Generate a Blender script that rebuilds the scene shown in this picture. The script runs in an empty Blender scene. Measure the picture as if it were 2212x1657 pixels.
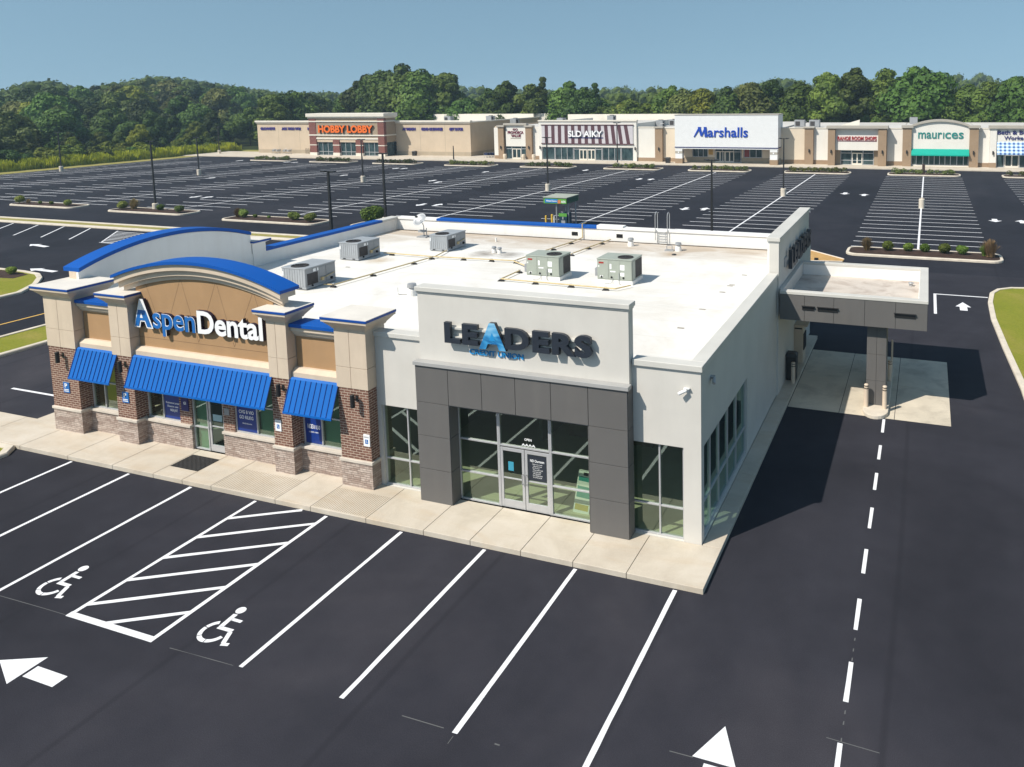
import bpy, bmesh, math, random
from mathutils import Vector, Matrix
R = math.radians
random.seed(11)
scene = bpy.context.scene
col = scene.collection

# ---------------------------------------------------------------- camera, sky, sun, exposure
cam = bpy.data.objects.new('camera', bpy.data.cameras.new('camera'))
col.objects.link(cam)
scene.camera = cam
CP, YAW, PIT, ROL = Vector((5.498, -19.703, 12.464)), 0.35526, 0.11478, -0.0141
fw = Vector((-math.sin(YAW) * math.cos(PIT), math.cos(YAW) * math.cos(PIT), -math.sin(PIT)))
r0 = Vector((math.cos(YAW), math.sin(YAW), 0)); u0 = r0.cross(fw)
rv = r0 * math.cos(ROL) + u0 * math.sin(ROL); uv = -r0 * math.sin(ROL) + u0 * math.cos(ROL)
mw = Matrix((rv, uv, -fw)).transposed().to_4x4(); mw.translation = CP
cam.matrix_world = mw
cam.data.sensor_width = 36; cam.data.sensor_fit = 'HORIZONTAL'
cam.data.lens = 1709.98 / 2212 * 36
cam.data.shift_x = -0.11961; cam.data.shift_y = -0.19465
cam.data.clip_start = 0.5; cam.data.clip_end = 6000

SUN = Vector((2.73, 3.74, -5.24)).normalized()          # the way the light travels
EL = math.asin(-SUN.z); AZ = math.atan2(-SUN.x, -SUN.y)
w = bpy.data.worlds.new("World"); scene.world = w; w.use_nodes = True
nt = w.node_tree; nt.nodes.clear()
sky = nt.nodes.new('ShaderNodeTexSky'); sky.sky_type = 'NISHITA'; sky.sun_disc = False
sky.sun_elevation = EL; sky.sun_rotation = AZ % (2 * math.pi)
sky.altitude = 0; sky.air_density = 1.0; sky.dust_density = 0.6; sky.ozone_density = 3.0
bg = nt.nodes.new('ShaderNodeBackground'); bg.inputs['Strength'].default_value = 0.108
out = nt.nodes.new('ShaderNodeOutputWorld')
# the lowest degrees of the model sky are too yellow for this hazy late-summer day: read it a little higher up
geo = nt.nodes.new('ShaderNodeTexCoord'); lift = nt.nodes.new('ShaderNodeMapping')
lift.inputs['Location'].default_value = (0, 0, 0.21); lift.inputs['Scale'].default_value = (1, 1, 0.5)
nt.links.new(geo.outputs['Generated'], lift.inputs[0]); nt.links.new(lift.outputs[0], sky.inputs[0])
tint = nt.nodes.new('ShaderNodeMix'); tint.data_type = 'RGBA'; tint.blend_type = 'MULTIPLY'
tint.inputs[0].default_value = 1.0; tint.inputs[7].default_value = (0.97, 0.99, 0.82, 1)
nt.links.new(sky.outputs[0], tint.inputs[6])
nt.links.new(tint.outputs[2], bg.inputs[0]); nt.links.new(bg.outputs[0], out.inputs[0])
sun = bpy.data.objects.new('sun', bpy.data.lights.new('sun', 'SUN')); col.objects.link(sun)
sun.data.energy = 4.2; sun.data.angle = R(0.5); sun.data.color = (1.0, 0.94, 0.85)
sun.rotation_euler = SUN.to_track_quat('-Z', 'Y').to_euler(); sun.location = (-30, -40, 60)
vs = scene.view_settings
scene.display_settings.display_device = 'sRGB'
vs.view_transform = 'Standard'; vs.look = 'None'; vs.exposure = 0.4; vs.gamma = 1.0; vs.use_curve_mapping = False
scene.cycles.max_bounces = 8; scene.cycles.transparent_max_bounces = 12

# ---------------------------------------------------------------- mesh helpers
def world_loc(o):
    p = Vector((0, 0, 0))
    while o is not None:
        p += o.location; o = o.parent
    return p

class MB:
    def __init__(s, T=None):
        s.v, s.f, s.m, s.T = [], [], [], T
    def pt(s, p):
        s.v.append(tuple(s.T(p)) if s.T else tuple(p)); return len(s.v) - 1
    def face(s, pts, mi=0):
        s.f.append([s.pt(p) for p in pts]); s.m.append(mi)
    def box(s, x0, y0, z0, x1, y1, z1, mi=0):
        if x1 < x0: x0, x1 = x1, x0
        if y1 < y0: y0, y1 = y1, y0
        if z1 < z0: z0, z1 = z1, z0
        b = [s.pt(p) for p in ((x0,y0,z0),(x1,y0,z0),(x1,y1,z0),(x0,y1,z0),(x0,y0,z1),(x1,y0,z1),(x1,y1,z1),(x0,y1,z1))]
        for q in ((0,3,2,1),(4,5,6,7),(0,1,5,4),(1,2,6,5),(2,3,7,6),(3,0,4,7)):
            s.f.append([b[i] for i in q]); s.m.append(mi)
        return s
    def frustum(s, a, z0, b, z1, mi=0):      # a, b = (x0,y0,x1,y1) rectangles
        q = [s.pt(p) for p in ((a[0],a[1],z0),(a[2],a[1],z0),(a[2],a[3],z0),(a[0],a[3],z0),(b[0],b[1],z1),(b[2],b[1],z1),(b[2],b[3],z1),(b[0],b[3],z1))]
        for t in ((0,3,2,1),(4,5,6,7),(0,1,5,4),(1,2,6,5),(2,3,7,6),(3,0,4,7)):
            s.f.append([q[i] for i in t]); s.m.append(mi)
        return s
    def prism(s, poly, z0, z1, mi=0, top=None):   # poly in xy
        n = len(poly)
        a = [s.pt((x, y, z0)) for x, y in poly]; b = [s.pt((x, y, z1)) for x, y in poly]
        s.f.append(a[::-1]); s.m.append(mi); s.f.append(b); s.m.append(mi if top is None else top)
        for i in range(n):
            j = (i + 1) % n; s.f.append([a[i], a[j], b[j], b[i]]); s.m.append(mi)
        return s
    def extr(s, poly, y0, y1, mi=0, side=None):   # poly in xz, pushed along y
        n = len(poly)
        a = [s.pt((x, y0, z)) for x, z in poly]; b = [s.pt((x, y1, z)) for x, z in poly]
        s.f.append(a); s.m.append(mi); s.f.append(b[::-1]); s.m.append(mi)
        for i in range(n):
            j = (i + 1) % n; s.f.append([a[j], a[i], b[i], b[j]]); s.m.append(mi if side is None else side)
        return s
    def cyl(s, p, q, r, r2=None, n=12, mi=0, cap=True):
        p, q = Vector(p), Vector(q); d = (q - p)
        if d.length < 1e-6: return s
        z = d.normalized(); x = z.orthogonal().normalized(); y = z.cross(x); r2 = r if r2 is None else r2
        a = [s.pt(p + (x * math.cos(t) + y * math.sin(t)) * r) for t in [2 * math.pi * i / n for i in range(n)]]
        b = [s.pt(q + (x * math.cos(t) + y * math.sin(t)) * r2) for t in [2 * math.pi * i / n for i in range(n)]]
        for i in range(n):
            j = (i + 1) % n; s.f.append([a[i], a[j], b[j], b[i]]); s.m.append(mi)
        if cap: s.f.append(a[::-1]); s.m.append(mi); s.f.append(b); s.m.append(mi)
        return s
    def tube(s, pts, r, n=8, mi=0):
        for a, b in zip(pts[:-1], pts[1:]): s.cyl(a, b, r, n=n, mi=mi)
        return s
    def lathe(s, c, prof, n=20, mi=0):   # prof = [(r,z)] round a vertical axis
        rings = []
        for r, z in prof:
            rings.append([s.pt((c[0] + r * math.cos(2*math.pi*i/n), c[1] + r * math.sin(2*math.pi*i/n), c[2] + z)) for i in range(n)])
        for A, B in zip(rings[:-1], rings[1:]):
            for i in range(n):
                j = (i + 1) % n; s.f.append([A[i], A[j], B[j], B[i]]); s.m.append(mi)
        s.f.append(rings[0][::-1]); s.m.append(mi); s.f.append(rings[-1]); s.m.append(mi)
        return s
    def wall(s, x0, x1, z0, z1, y0, y1, holes=(), mi=0):  # wall along x with rectangular holes
        xs = sorted(set([x0, x1] + [min(max(h[i], x0), x1) for h in holes for i in (0, 1)]))
        for a, b in zip(xs[:-1], xs[1:]):
            m = (a + b) / 2
            cuts = sorted([(h[2], h[3]) for h in holes if h[0] < m < h[1]])
            z = z0
            for c0, c1 in cuts:
                if c0 > z + 1e-5: s.box(a, y0, z, b, y1, c0, mi)
                z = max(z, c1)
            if z < z1 - 1e-5: s.box(a, y0, z, b, y1, z1, mi)
        return s
    def build(s, name, mats, parent=None, bevel=0, smooth=False, local=False):
        if not isinstance(mats, (list, tuple)): mats = [mats]
        o0 = Vector((0, 0, 0)) if (local or parent is None) else world_loc(parent)
        me = bpy.data.meshes.new(name)
        me.from_pydata([(x - o0.x, y - o0.y, z - o0.z) for x, y, z in s.v], [], s.f)
        for m in mats: me.materials.append(m)
        me.polygons.foreach_set('material_index', s.m)
        if smooth: me.polygons.foreach_set('use_smooth', [True] * len(s.f))
        me.update()
        o = bpy.data.objects.new(name, me); col.objects.link(o)
        if parent is not None: o.parent = parent
        if bevel:
            b = o.modifiers.new('bevel', 'BEVEL'); b.width = bevel; b.segments = 2; b.limit_method = 'ANGLE'; b.angle_limit = R(40)
        return o

def tag(o, label=None, cat=None, group=None, kind=None):
    if label: o['label'] = label
    if cat: o['category'] = cat
    if group: o['group'] = group
    if kind: o['kind'] = kind
    return o
def thing(name, label, cat, loc=(0, 0, 0), group=None, rz=0):
    o = bpy.data.objects.new(name, None); col.objects.link(o); o.location = loc; o.rotation_euler = (0, 0, rz)
    o.empty_display_size = 0.3
    return tag(o, label, cat, group)
def struct(o): return tag(o, kind='structure')
def dup(root, loc, rz=0.0, sc=None, label=None, group=None):
    def cp(o, par):
        c = o.copy(); col.objects.link(c); c.parent = par
        for ch in o.children: cp(ch, c)
        return c
    c = cp(root, None); c.location = loc; c.rotation_euler = (0, 0, rz)
    if sc is not None: c.scale = sc if isinstance(sc, (tuple, list)) else (sc, sc, sc)
    if label: c['label'] = label
    if group: c['group'] = group
    return c

# ---------------------------------------------------------------- materials
MC = {}
def new_mat(name):
    m = bpy.data.materials.new(name); m.use_nodes = True
    n = m.node_tree; b = n.nodes['Principled BSDF']
    return m, n, b
def N(n, t, **kw):
    q = n.nodes.new(t)
    for k, v in kw.items(): setattr(q, k, v)
    return q
def noise_tex(n, scale, detail=3, rough=0.5, vec=None, stretch=None, dist=0.0):
    tc = N(n, 'ShaderNodeTexCoord')
    src = tc.outputs['Object']
    if stretch:
        mp = N(n, 'ShaderNodeMapping'); mp.inputs['Scale'].default_value = stretch
        n.links.new(src, mp.inputs[0]); src = mp.outputs[0]
    t = N(n, 'ShaderNodeTexNoise'); t.inputs['Scale'].default_value = scale; t.inputs['Detail'].default_value = detail
    t.inputs['Roughness'].default_value = rough; t.inputs['Distortion'].default_value = dist
    n.links.new(src, t.inputs['Vector']); return t.outputs[0]
def ramp(n, fac, stops):
    r = N(n, 'ShaderNodeValToRGB'); e = r.color_ramp.elements
    while len(e) < len(stops): e.new(0.5)
    for i, (p, c) in enumerate(stops):
        e[i].position = p; e[i].color = (c[0], c[1], c[2], 1) if len(c) == 3 else c
    n.links.new(fac, r.inputs[0]); return r.outputs[0]
def mix(n, fac, a, b, mode='MIX'):
    x = N(n, 'ShaderNodeMix', data_type='RGBA', blend_type=mode)
    for sock, v in ((x.inputs[0], fac), (x.inputs[6], a), (x.inputs[7], b)):
        if isinstance(v, (int, float)): sock.default_value = v
        elif isinstance(v, (tuple, list)): sock.default_value = (v[0], v[1], v[2], 1)
        else: n.links.new(v, sock)
    return x.outputs[2]
def bump(n, b, h, strength=0.2, dist=0.02):
    q = N(n, 'ShaderNodeBump'); q.inputs['Strength'].default_value = strength; q.inputs['Distance'].default_value = dist
    n.links.new(h, q.inputs['Height']); n.links.new(q.outputs[0], b.inputs['Normal'])
def mat(name, c, rough=0.7, var=0.12, scale=1.5, fine=60, metal=0.0, bmp=0.0, spec=0.3, dirt=0.0, dirtc=(0.12, 0.10, 0.08), vstreak=False, coat=0):
    """plain painted / plaster / concrete surface: colour with mottling, grain and optional dirt"""
    if name in MC: return MC[name]
    m, n, b = new_mat(name)
    a = noise_tex(n, scale, 4, 0.6)
    lo = tuple(x * (1 - var) for x in c); hi = tuple(min(1, x * (1 + var * 0.7)) for x in c)
    colr = ramp(n, a, [(0.3, lo), (0.7, hi)])
    g = noise_tex(n, fine, 2, 0.6)
    colr = mix(n, 0.5 * var + 0.05, colr, ramp(n, g, [(0.3, (0.55, 0.55, 0.55)), (0.7, (1.0, 1.0, 1.0))]), 'MULTIPLY')
    if dirt:
        d = noise_tex(n, 0.9, 6, 0.65, stretch=(1.6, 1.6, 0.22) if vstreak else None, dist=0.6)
        d = ramp(n, d, [(0.48, (0, 0, 0)), (0.75, (dirt, dirt, dirt))])
        colr = mix(n, d, colr, dirtc)
    n.links.new(colr, b.inputs['Base Color'])
    b.inputs['Roughness'].default_value = rough; b.inputs['Metallic'].default_value = metal
    b.inputs['Specular IOR Level'].default_value = spec
    if coat: b.inputs['Coat Weight'].default_value = coat
    if bmp: bump(n, b, g, bmp, 0.01)
    MC[name] = m; return m

def asphalt(name, base, warm):
    m, n, b = new_mat(name)
    big = noise_tex(n, 0.07, 5, 0.6, dist=0.8)
    mid = noise_tex(n, 0.9, 5, 0.65)
    lane = noise_tex(n, 0.35, 3, 0.5, stretch=(1.0, 0.05, 1.0))
    fine = noise_tex(n, 55, 3, 0.8)
    lo = tuple(x * 0.66 for x in base); hi = tuple(x * 1.42 for x in warm)
    c = ramp(n, big, [(0.3, lo), (0.5, base), (0.72, hi)])
    c = mix(n, 0.55, c, ramp(n, mid, [(0.3, (0.72, 0.72, 0.73)), (0.7, (1.12, 1.1, 1.08))]), 'MULTIPLY')
    c = mix(n, 0.4, c, ramp(n, lane, [(0.35, (0.75, 0.76, 0.78)), (0.65, (1.15, 1.14, 1.12))]), 'MULTIPLY')
    c = mix(n, 0.75, c, ramp(n, fine, [(0.25, (0.35, 0.35, 0.36)), (0.5, (0.95, 0.95, 0.95)), (0.75, (1.9, 1.85, 1.8))]), 'MULTIPLY')
    # hairline seams left by the paving machine
    seam = N(n, 'ShaderNodeTexWave', wave_type='BANDS', bands_direction='X'); seam.inputs['Scale'].default_value = 0.062
    seam.inputs['Distortion'].default_value = 0.35; seam.inputs['Detail'].default_value = 2; seam.inputs['Detail Scale'].default_value = 0.6
    tc = N(n, 'ShaderNodeTexCoord'); n.links.new(tc.outputs['Object'], seam.inputs[0])
    c = mix(n, ramp(n, seam.outputs['Fac'], [(0.0, (0.35, 0.35, 0.35)), (0.0012, (0.0, 0.0, 0.0))]), c, tuple(x * 0.5 for x in base))
    # scattered scuffs, paler than the mat
    sc = noise_tex(n, 2.2, 6, 0.75, dist=1.5)
    c = mix(n, ramp(n, sc, [(0.66, (0, 0, 0)), (0.78, (0.25, 0.25, 0.25))]), c, (0.072, 0.068, 0.066))
    n.links.new(c, b.inputs['Base Color'])
    b.inputs['Roughness'].default_value = 0.9; b.inputs['Specular IOR Level'].default_value = 0.14
    bump(n, b, fine, 0.25, 0.01)
    return m
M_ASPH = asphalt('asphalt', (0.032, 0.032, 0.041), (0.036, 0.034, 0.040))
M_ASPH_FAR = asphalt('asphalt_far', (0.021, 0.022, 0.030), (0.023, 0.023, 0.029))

def paint(name, c, wear=0.55):
    m, n, b = new_mat(name)
    a = noise_tex(n, 14, 6, 0.75)
    f = noise_tex(n, 90, 2, 0.7)
    k = mix(n, ramp(n, a, [(0.55, (0, 0, 0)), (0.78, (wear, wear, wear))]), c, (0.12, 0.12, 0.12))
    k = mix(n, 0.25, k, ramp(n, f, [(0.3, (0.6, 0.6, 0.6)), (0.7, (1, 1, 1))]), 'MULTIPLY')
    n.links.new(k, b.inputs['Base Color']); b.inputs['Roughness'].default_value = 0.65
    b.inputs['Specular IOR Level'].default_value = 0.2
    return m
M_LINE = paint('line_paint', (0.80, 0.80, 0.82))
M_YLINE = paint('yellow_line_paint', (0.75, 0.45, 0.10))
M_LINE_FAINT = paint('worn_line_paint', (0.13, 0.13, 0.13), 1.0)

def sidewalk_mat():
    m, n, b = new_mat('sidewalk_concrete')
    a = noise_tex(n, 0.8, 6, 0.65, dist=0.5); g = noise_tex(n, 45, 3, 0.7); st = noise_tex(n, 0.5, 6, 0.7, stretch=(0.5, 2.2, 1), dist=1.0)
    c = ramp(n, a, [(0.25, (0.46, 0.395, 0.315)), (0.5, (0.55, 0.485, 0.395)), (0.75, (0.62, 0.555, 0.47))])
    c = mix(n, ramp(n, st, [(0.5, (0, 0, 0)), (0.72, (0.5, 0.5, 0.5))]), c, (0.50, 0.38, 0.25))
    c = mix(n, 0.3, c, ramp(n, g, [(0.3, (0.65, 0.65, 0.65)), (0.7, (1.05, 1.05, 1.05))]), 'MULTIPLY')
    n.links.new(c, b.inputs['Base Color']); b.inputs['Roughness'].default_value = 0.85; bump(n, b, g, 0.15, 0.005)
    return m
M_SIDE = sidewalk_mat()
M_JOINT = mat('joint_dirt', (0.13, 0.11, 0.085), 0.95)
M_KERB = mat('kerb_concrete', (0.64, 0.57, 0.47), 0.85, 0.15, 1.2, dirt=0.35, dirtc=(0.3, 0.24, 0.17))
M_PAD = mat('pad_concrete', (0.60, 0.53, 0.42), 0.85, 0.14, 0.5, dirt=0.55, dirtc=(0.24, 0.20, 0.16))

def uvnode(n):      # u runs along the wall, v up: works for walls facing any side
    tc = N(n, 'ShaderNodeTexCoord'); sp = N(n, 'ShaderNodeSeparateXYZ'); n.links.new(tc.outputs['Object'], sp.inputs[0])
    ad = N(n, 'ShaderNodeMath', operation='ADD'); n.links.new(sp.outputs[0], ad.inputs[0]); n.links.new(sp.outputs[1], ad.inputs[1])
    cb = N(n, 'ShaderNodeCombineXYZ'); n.links.new(ad.outputs[0], cb.inputs[0]); n.links.new(sp.outputs[2], cb.inputs[1])
    return cb.outputs[0]
def brick_mat(name, c1, c2, mortar, bw, bh, ms=0.012, bump_s=0.5):
    m, n, b = new_mat(name)
    t = N(n, 'ShaderNodeTexBrick'); t.inputs['Scale'].default_value = 1.0
    t.inputs['Brick Width'].default_value = bw; t.inputs['Row Height'].default_value = bh
    t.inputs['Mortar Size'].default_value = ms; t.inputs['Mortar Smooth'].default_value = 0.2
    t.inputs['Color1'].default_value = (*c1, 1); t.inputs['Color2'].default_value = (*c2, 1); t.inputs['Mortar'].default_value = (*mortar, 1)
    t.inputs['Bias'].default_value = 0.0
    n.links.new(uvnode(n), t.inputs[0])
    g = noise_tex(n, 9, 4, 0.7)
    c = mix(n, 0.35, t.outputs['Color'], ramp(n, g, [(0.3, (0.6, 0.58, 0.55)), (0.7, (1.15, 1.12, 1.1))]), 'MULTIPLY')
    n.links.new(c, b.inputs['Base Color']); b.inputs['Roughness'].default_value = 0.85
    inv = N(n, 'ShaderNodeMath', operation='SUBTRACT'); inv.inputs[0].default_value = 1; n.links.new(t.outputs['Fac'], inv.inputs[1])
    bump(n, b, inv.outputs[0], bump_s, 0.02)
    return m
M_BRICK = brick_mat('brown_brick', (0.13, 0.052, 0.034), (0.21, 0.10, 0.068), (0.50, 0.40, 0.32), 0.235, 0.083, 0.010)
M_REDBRICK = brick_mat('red_brick', (0.16, 0.05, 0.038), (0.20, 0.065, 0.05), (0.24, 0.12, 0.10), 0.5, 0.2, 0.02)

def stone_mat():
    m, n, b = new_mat('stacked_stone')
    uvv = uvnode(n)
    wob = noise_tex(n, 2.2, 3, 0.6)
    ad = N(n, 'ShaderNodeMix', data_type='VECTOR'); ad.inputs[0].default_value = 0.035
    n.links.new(uvv, ad.inputs[4]); n.links.new(wob, ad.inputs[5])
    cols, facs = [], []
    for bw, bh, off in ((0.24, 0.068, 0.37), (0.41, 0.136, 0.21)):
        t = N(n, 'ShaderNodeTexBrick'); t.offset = off; t.squash = 0.7; t.squash_frequency = 3
        t.inputs['Scale'].default_value = 1.0; t.inputs['Brick Width'].default_value = bw; t.inputs['Row Height'].default_value = bh
        t.inputs['Mortar Size'].default_value = 0.006; t.inputs['Mortar Smooth'].default_value = 0.6
        t.inputs['Color1'].default_value = (0.31, 0.225, 0.185, 1); t.inputs['Color2'].default_value = (0.60, 0.505, 0.44, 1); t.inputs['Mortar'].default_value = (0.16, 0.125, 0.105, 1)
        n.links.new(ad.outputs[1], t.inputs[0]); cols.append(t.outputs['Color']); facs.append(t.outputs['Fac'])
    c = mix(n, 0.38, cols[0], cols[1])
    g = noise_tex(n, 16, 5, 0.75)
    c = mix(n, 0.55, c, ramp(n, g, [(0.3, (0.5, 0.47, 0.45)), (0.7, (1.15, 1.13, 1.12))]), 'MULTIPLY')
    n.links.new(c, b.inputs['Base Color']); b.inputs['Roughness'].default_value = 0.9
    inv = N(n, 'ShaderNodeMath', operation='SUBTRACT'); inv.inputs[0].default_value = 1; n.links.new(facs[0], inv.inputs[1])
    h = mix(n, 0.4, inv.outputs[0], cols[0]); bump(n, b, h, 0.9, 0.05)
    return m
M_STONE = stone_mat()
M_SILL = mat('limestone_sill', (0.60, 0.535, 0.46), 0.8, 0.12, 3)
M_EIFS = mat('beige_plaster', (0.61, 0.50, 0.385), 0.85, 0.06, 1.2, bmp=0.08, dirt=0.22, dirtc=(0.36, 0.28, 0.2), vstreak=True)
M_TAN = mat('tan_plaster', (0.40, 0.245, 0.125), 0.85, 0.07, 1.0, bmp=0.08, dirt=0.2, dirtc=(0.28, 0.17, 0.09), vstreak=True)
M_GROOVE = mat('tan_groove', (0.20, 0.12, 0.065), 0.9)
M_STUCCO = mat('grey_stucco', (0.60, 0.572, 0.525), 0.85, 0.05, 0.9, bmp=0.08, dirt=0.16, dirtc=(0.45, 0.43, 0.38), vstreak=True)
M_COPING = mat('coping_metal', (0.58, 0.56, 0.515), 0.5, 0.07, 0.8, spec=0.4)
M_PANEL = mat('dark_grey_panel', (0.128, 0.122, 0.117), 0.5, 0.05, 0.7, spec=0.35, dirt=0.15, dirtc=(0.22, 0.2, 0.18), vstreak=True)
M_PANEL_BACK = mat('panel_gap', (0.03, 0.03, 0.03), 0.8)
M_PANEL_TOP = mat('panel_cap', (0.36, 0.355, 0.345), 0.45, 0.06)
M_BLUE = mat('blue_painted_metal', (0.003, 0.082, 0.37), 0.5, 0.05, 0.8, spec=0.2)
M_AWN = mat('blue_awning_metal', (0.004, 0.115, 0.43), 0.5, 0.05, 0.8, spec=0.2)
M_BLUEDARK = mat('dark_blue_metal', (0.004, 0.06, 0.30), 0.4, 0.05)
M_SEAM = mat('seam_blue', (0.004, 0.045, 0.24), 0.45, 0.05)
M_ALU = mat('aluminium_frame', (0.52, 0.52, 0.53), 0.4, 0.05, 3, metal=0.35, spec=0.5)
M_BLACK = mat('black_metal', (0.018, 0.017, 0.017), 0.45, 0.1, spec=0.5)
M_WHITE = mat('white_paint', (0.78, 0.78, 0.77), 0.5, 0.04)
M_LET_DARK = mat('charcoal_sign', (0.022, 0.028, 0.040), 0.4, 0.08, spec=0.5)
M_NAVY = mat('navy_sign', (0.02, 0.02, 0.13), 0.5, 0.05)
M_SIGNWHITE = mat('white_sign_face', (0.86, 0.86, 0.86), 0.35, 0.02)
M_SIGNBLUE = mat('blue_sign_face', (0.015, 0.14, 0.44), 0.35, 0.05)
M_CUBLUE = mat('credit_blue', (0.02, 0.26, 0.58), 0.4, 0.05)
M_DECAL = mat('blue_poster', (0.006, 0.035, 0.22), 0.35, 0.06, spec=0.5)
M_GALV = mat('galvanised_steel', (0.42, 0.43, 0.44), 0.45, 0.15, 3, metal=0.4)
M_RTU = mat('grey_unit_metal', (0.30, 0.31, 0.32), 0.5, 0.10, 1.5, spec=0.4, dirt=0.3, dirtc=(0.18, 0.17, 0.16))
M_RTU_TOP = mat('grey_unit_top', (0.33, 0.35, 0.37), 0.45, 0.10, 1.5, spec=0.4)
M_COIL = mat('condenser_coil', (0.055, 0.05, 0.05), 0.7, 0.3, 5)
M_SAGE = mat('sage_unit_metal', (0.335, 0.365, 0.315), 0.5, 0.08, 1.5, spec=0.4)
M_DARK = mat('dark_hole', (0.012, 0.012, 0.013), 0.8, 0.1)
M_GASY = mat('yellow_pipe_paint', (0.58, 0.46, 0.25), 0.7, 0.15, 4)
M_YEL = mat('yellow_bollard_paint', (0.72, 0.46, 0.06), 0.5, 0.06)
M_CREAM = mat('cream_bollard_paint', (0.66, 0.54, 0.42), 0.5, 0.06)
M_RED = mat('red_badge', (0.35, 0.03, 0.02), 0.4)
M_MULCH = mat('mulch', (0.050, 0.028, 0.020), 0.95, 0.5, 3, fine=25, bmp=0.8)
M_LAWN = None
def grass_mat(name, a, b_, c_, sc=0.35):
    m, n, b = new_mat(name)
    big = noise_tex(n, sc, 5, 0.65, dist=0.6); f = noise_tex(n, 14, 4, 0.75); ff = noise_tex(n, 60, 2, 0.7)
    c = ramp(n, big, [(0.3, a), (0.5, b_), (0.72, c_)])
    c = mix(n, 0.65, c, ramp(n, f, [(0.3, (0.55, 0.58, 0.5)), (0.7, (1.25, 1.2, 1.1))]), 'MULTIPLY')
    c = mix(n, 0.6, c, ramp(n, ff, [(0.3, (0.5, 0.5, 0.5)), (0.7, (1.3, 1.3, 1.3))]), 'MULTIPLY')
    n.links.new(c, b.inputs['Base Color']); b.inputs['Roughness'].default_value = 0.9; b.inputs['Specular IOR Level'].default_value = 0.1
    bump(n, b, ff, 0.6, 0.04)
    return m
M_LAWN = grass_mat('lawn_grass', (0.21, 0.24, 0.028), (0.25, 0.26, 0.036), (0.32, 0.28, 0.07))
M_DRYGRASS = grass_mat('mown_verge', (0.27, 0.27, 0.07), (0.33, 0.29, 0.10), (0.36, 0.32, 0.13), 0.2)
M_FIELD = grass_mat('field_ground', (0.06, 0.08, 0.02), (0.09, 0.11, 0.025), (0.12, 0.12, 0.04), 0.05)
M_STRAW = mat('straw_plank', (0.50, 0.30, 0.11), 0.85, 0.2, 2.5)

ZROOF = 4.42
def roof_mat():
    m, n, b = new_mat('white_roof_membrane')
    a = noise_tex(n, 0.35, 5, 0.6); g = noise_tex(n, 5, 4, 0.7)
    c = ramp(n, a, [(0.3, (0.67, 0.65, 0.61)), (0.65, (0.76, 0.745, 0.71))])
    # grime where water ponds against the rear parapet
    tc = N(n, 'ShaderNodeTexCoord'); sp = N(n, 'ShaderNodeSeparateXYZ'); n.links.new(tc.outputs['Object'], sp.inputs[0])
    mr = N(n, 'ShaderNodeMapRange'); mr.inputs[1].default_value = 4.0; mr.inputs[2].default_value = 9.4; n.links.new(sp.outputs[1], mr.inputs[0])
    st = noise_tex(n, 0.45, 6, 0.7, stretch=(0.6, 1.3, 1), dist=1.2)
    mu = N(n, 'ShaderNodeMath', operation='MULTIPLY'); n.links.new(mr.outputs[0], mu.inputs[0]); n.links.new(st, mu.inputs[1])
    c = mix(n, ramp(n, mu.outputs[0], [(0.16, (0, 0, 0)), (0.50, (0.85, 0.85, 0.85))]), c, (0.40, 0.31, 0.22))
    st2 = noise_tex(n, 0.16, 6, 0.7, dist=2.0)
    c = mix(n, ramp(n, st2, [(0.5, (0, 0, 0)), (0.75, (0.5, 0.5, 0.5))]), c, (0.50, 0.43, 0.34))
    # soot where the two low vents blow across the membrane, and rust by the nearer drain
    for (px, py, pr, pc) in ((-2.9, 4.9, 1.5, (0.20, 0.17, 0.14)), (-1.6, 5.0, 1.3, (0.24, 0.21, 0.18)), (6.1, 7.4, 1.2, (0.42, 0.32, 0.22)), (-7.2, 1.9, 1.3, (0.50, 0.40, 0.28))):
        vd = N(n, 'ShaderNodeVectorMath', operation='DISTANCE'); vd.inputs[1].default_value = (px, py, ZROOF); n.links.new(tc.outputs['Object'], vd.inputs[0])
        q = N(n, 'ShaderNodeMapRange'); q.inputs[1].default_value = pr; q.inputs[2].default_value = 0.0; n.links.new(vd.outputs['Value'], q.inputs[0])
        q2 = N(n, 'ShaderNodeMath', operation='MULTIPLY'); n.links.new(q.outputs[0], q2.inputs[0]); n.links.new(noise_tex(n, 1.1, 5, 0.7, dist=1.0), q2.inputs[1])
        c = mix(n, ramp(n, q2.outputs[0], [(0.15, (0, 0, 0)), (0.5, (0.9, 0.9, 0.9))]), c, pc)
    c = mix(n, 0.15, c, ramp(n, g, [(0.3, (0.75, 0.75, 0.75)), (0.7, (1, 1, 1))]), 'MULTIPLY')
    # welded sheet seams
    wv = N(n, 'ShaderNodeTexWave', wave_type='BANDS', bands_direction='Y'); wv.inputs['Scale'].default_value = 0.17; n.links.new(tc.outputs['Object'], wv.inputs[0])
    c = mix(n, ramp(n, wv.outputs['Fac'], [(0.0, (0.3, 0.3, 0.3)), (0.006, (0, 0, 0))]), c, (0.5, 0.47, 0.43))
    n.links.new(c, b.inputs['Base Color']); b.inputs['Roughness'].default_value = 0.75
    return m
M_ROOF = roof_mat()
M_MEMB = mat('parapet_membrane', (0.80, 0.785, 0.755), 0.7, 0.04, 0.8, dirt=0.2, dirtc=(0.55, 0.5, 0.43), vstreak=True)
M_STAIN = mat('roof_grime', (0.30, 0.27, 0.23), 0.9, 0.3, 1.5)

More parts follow.
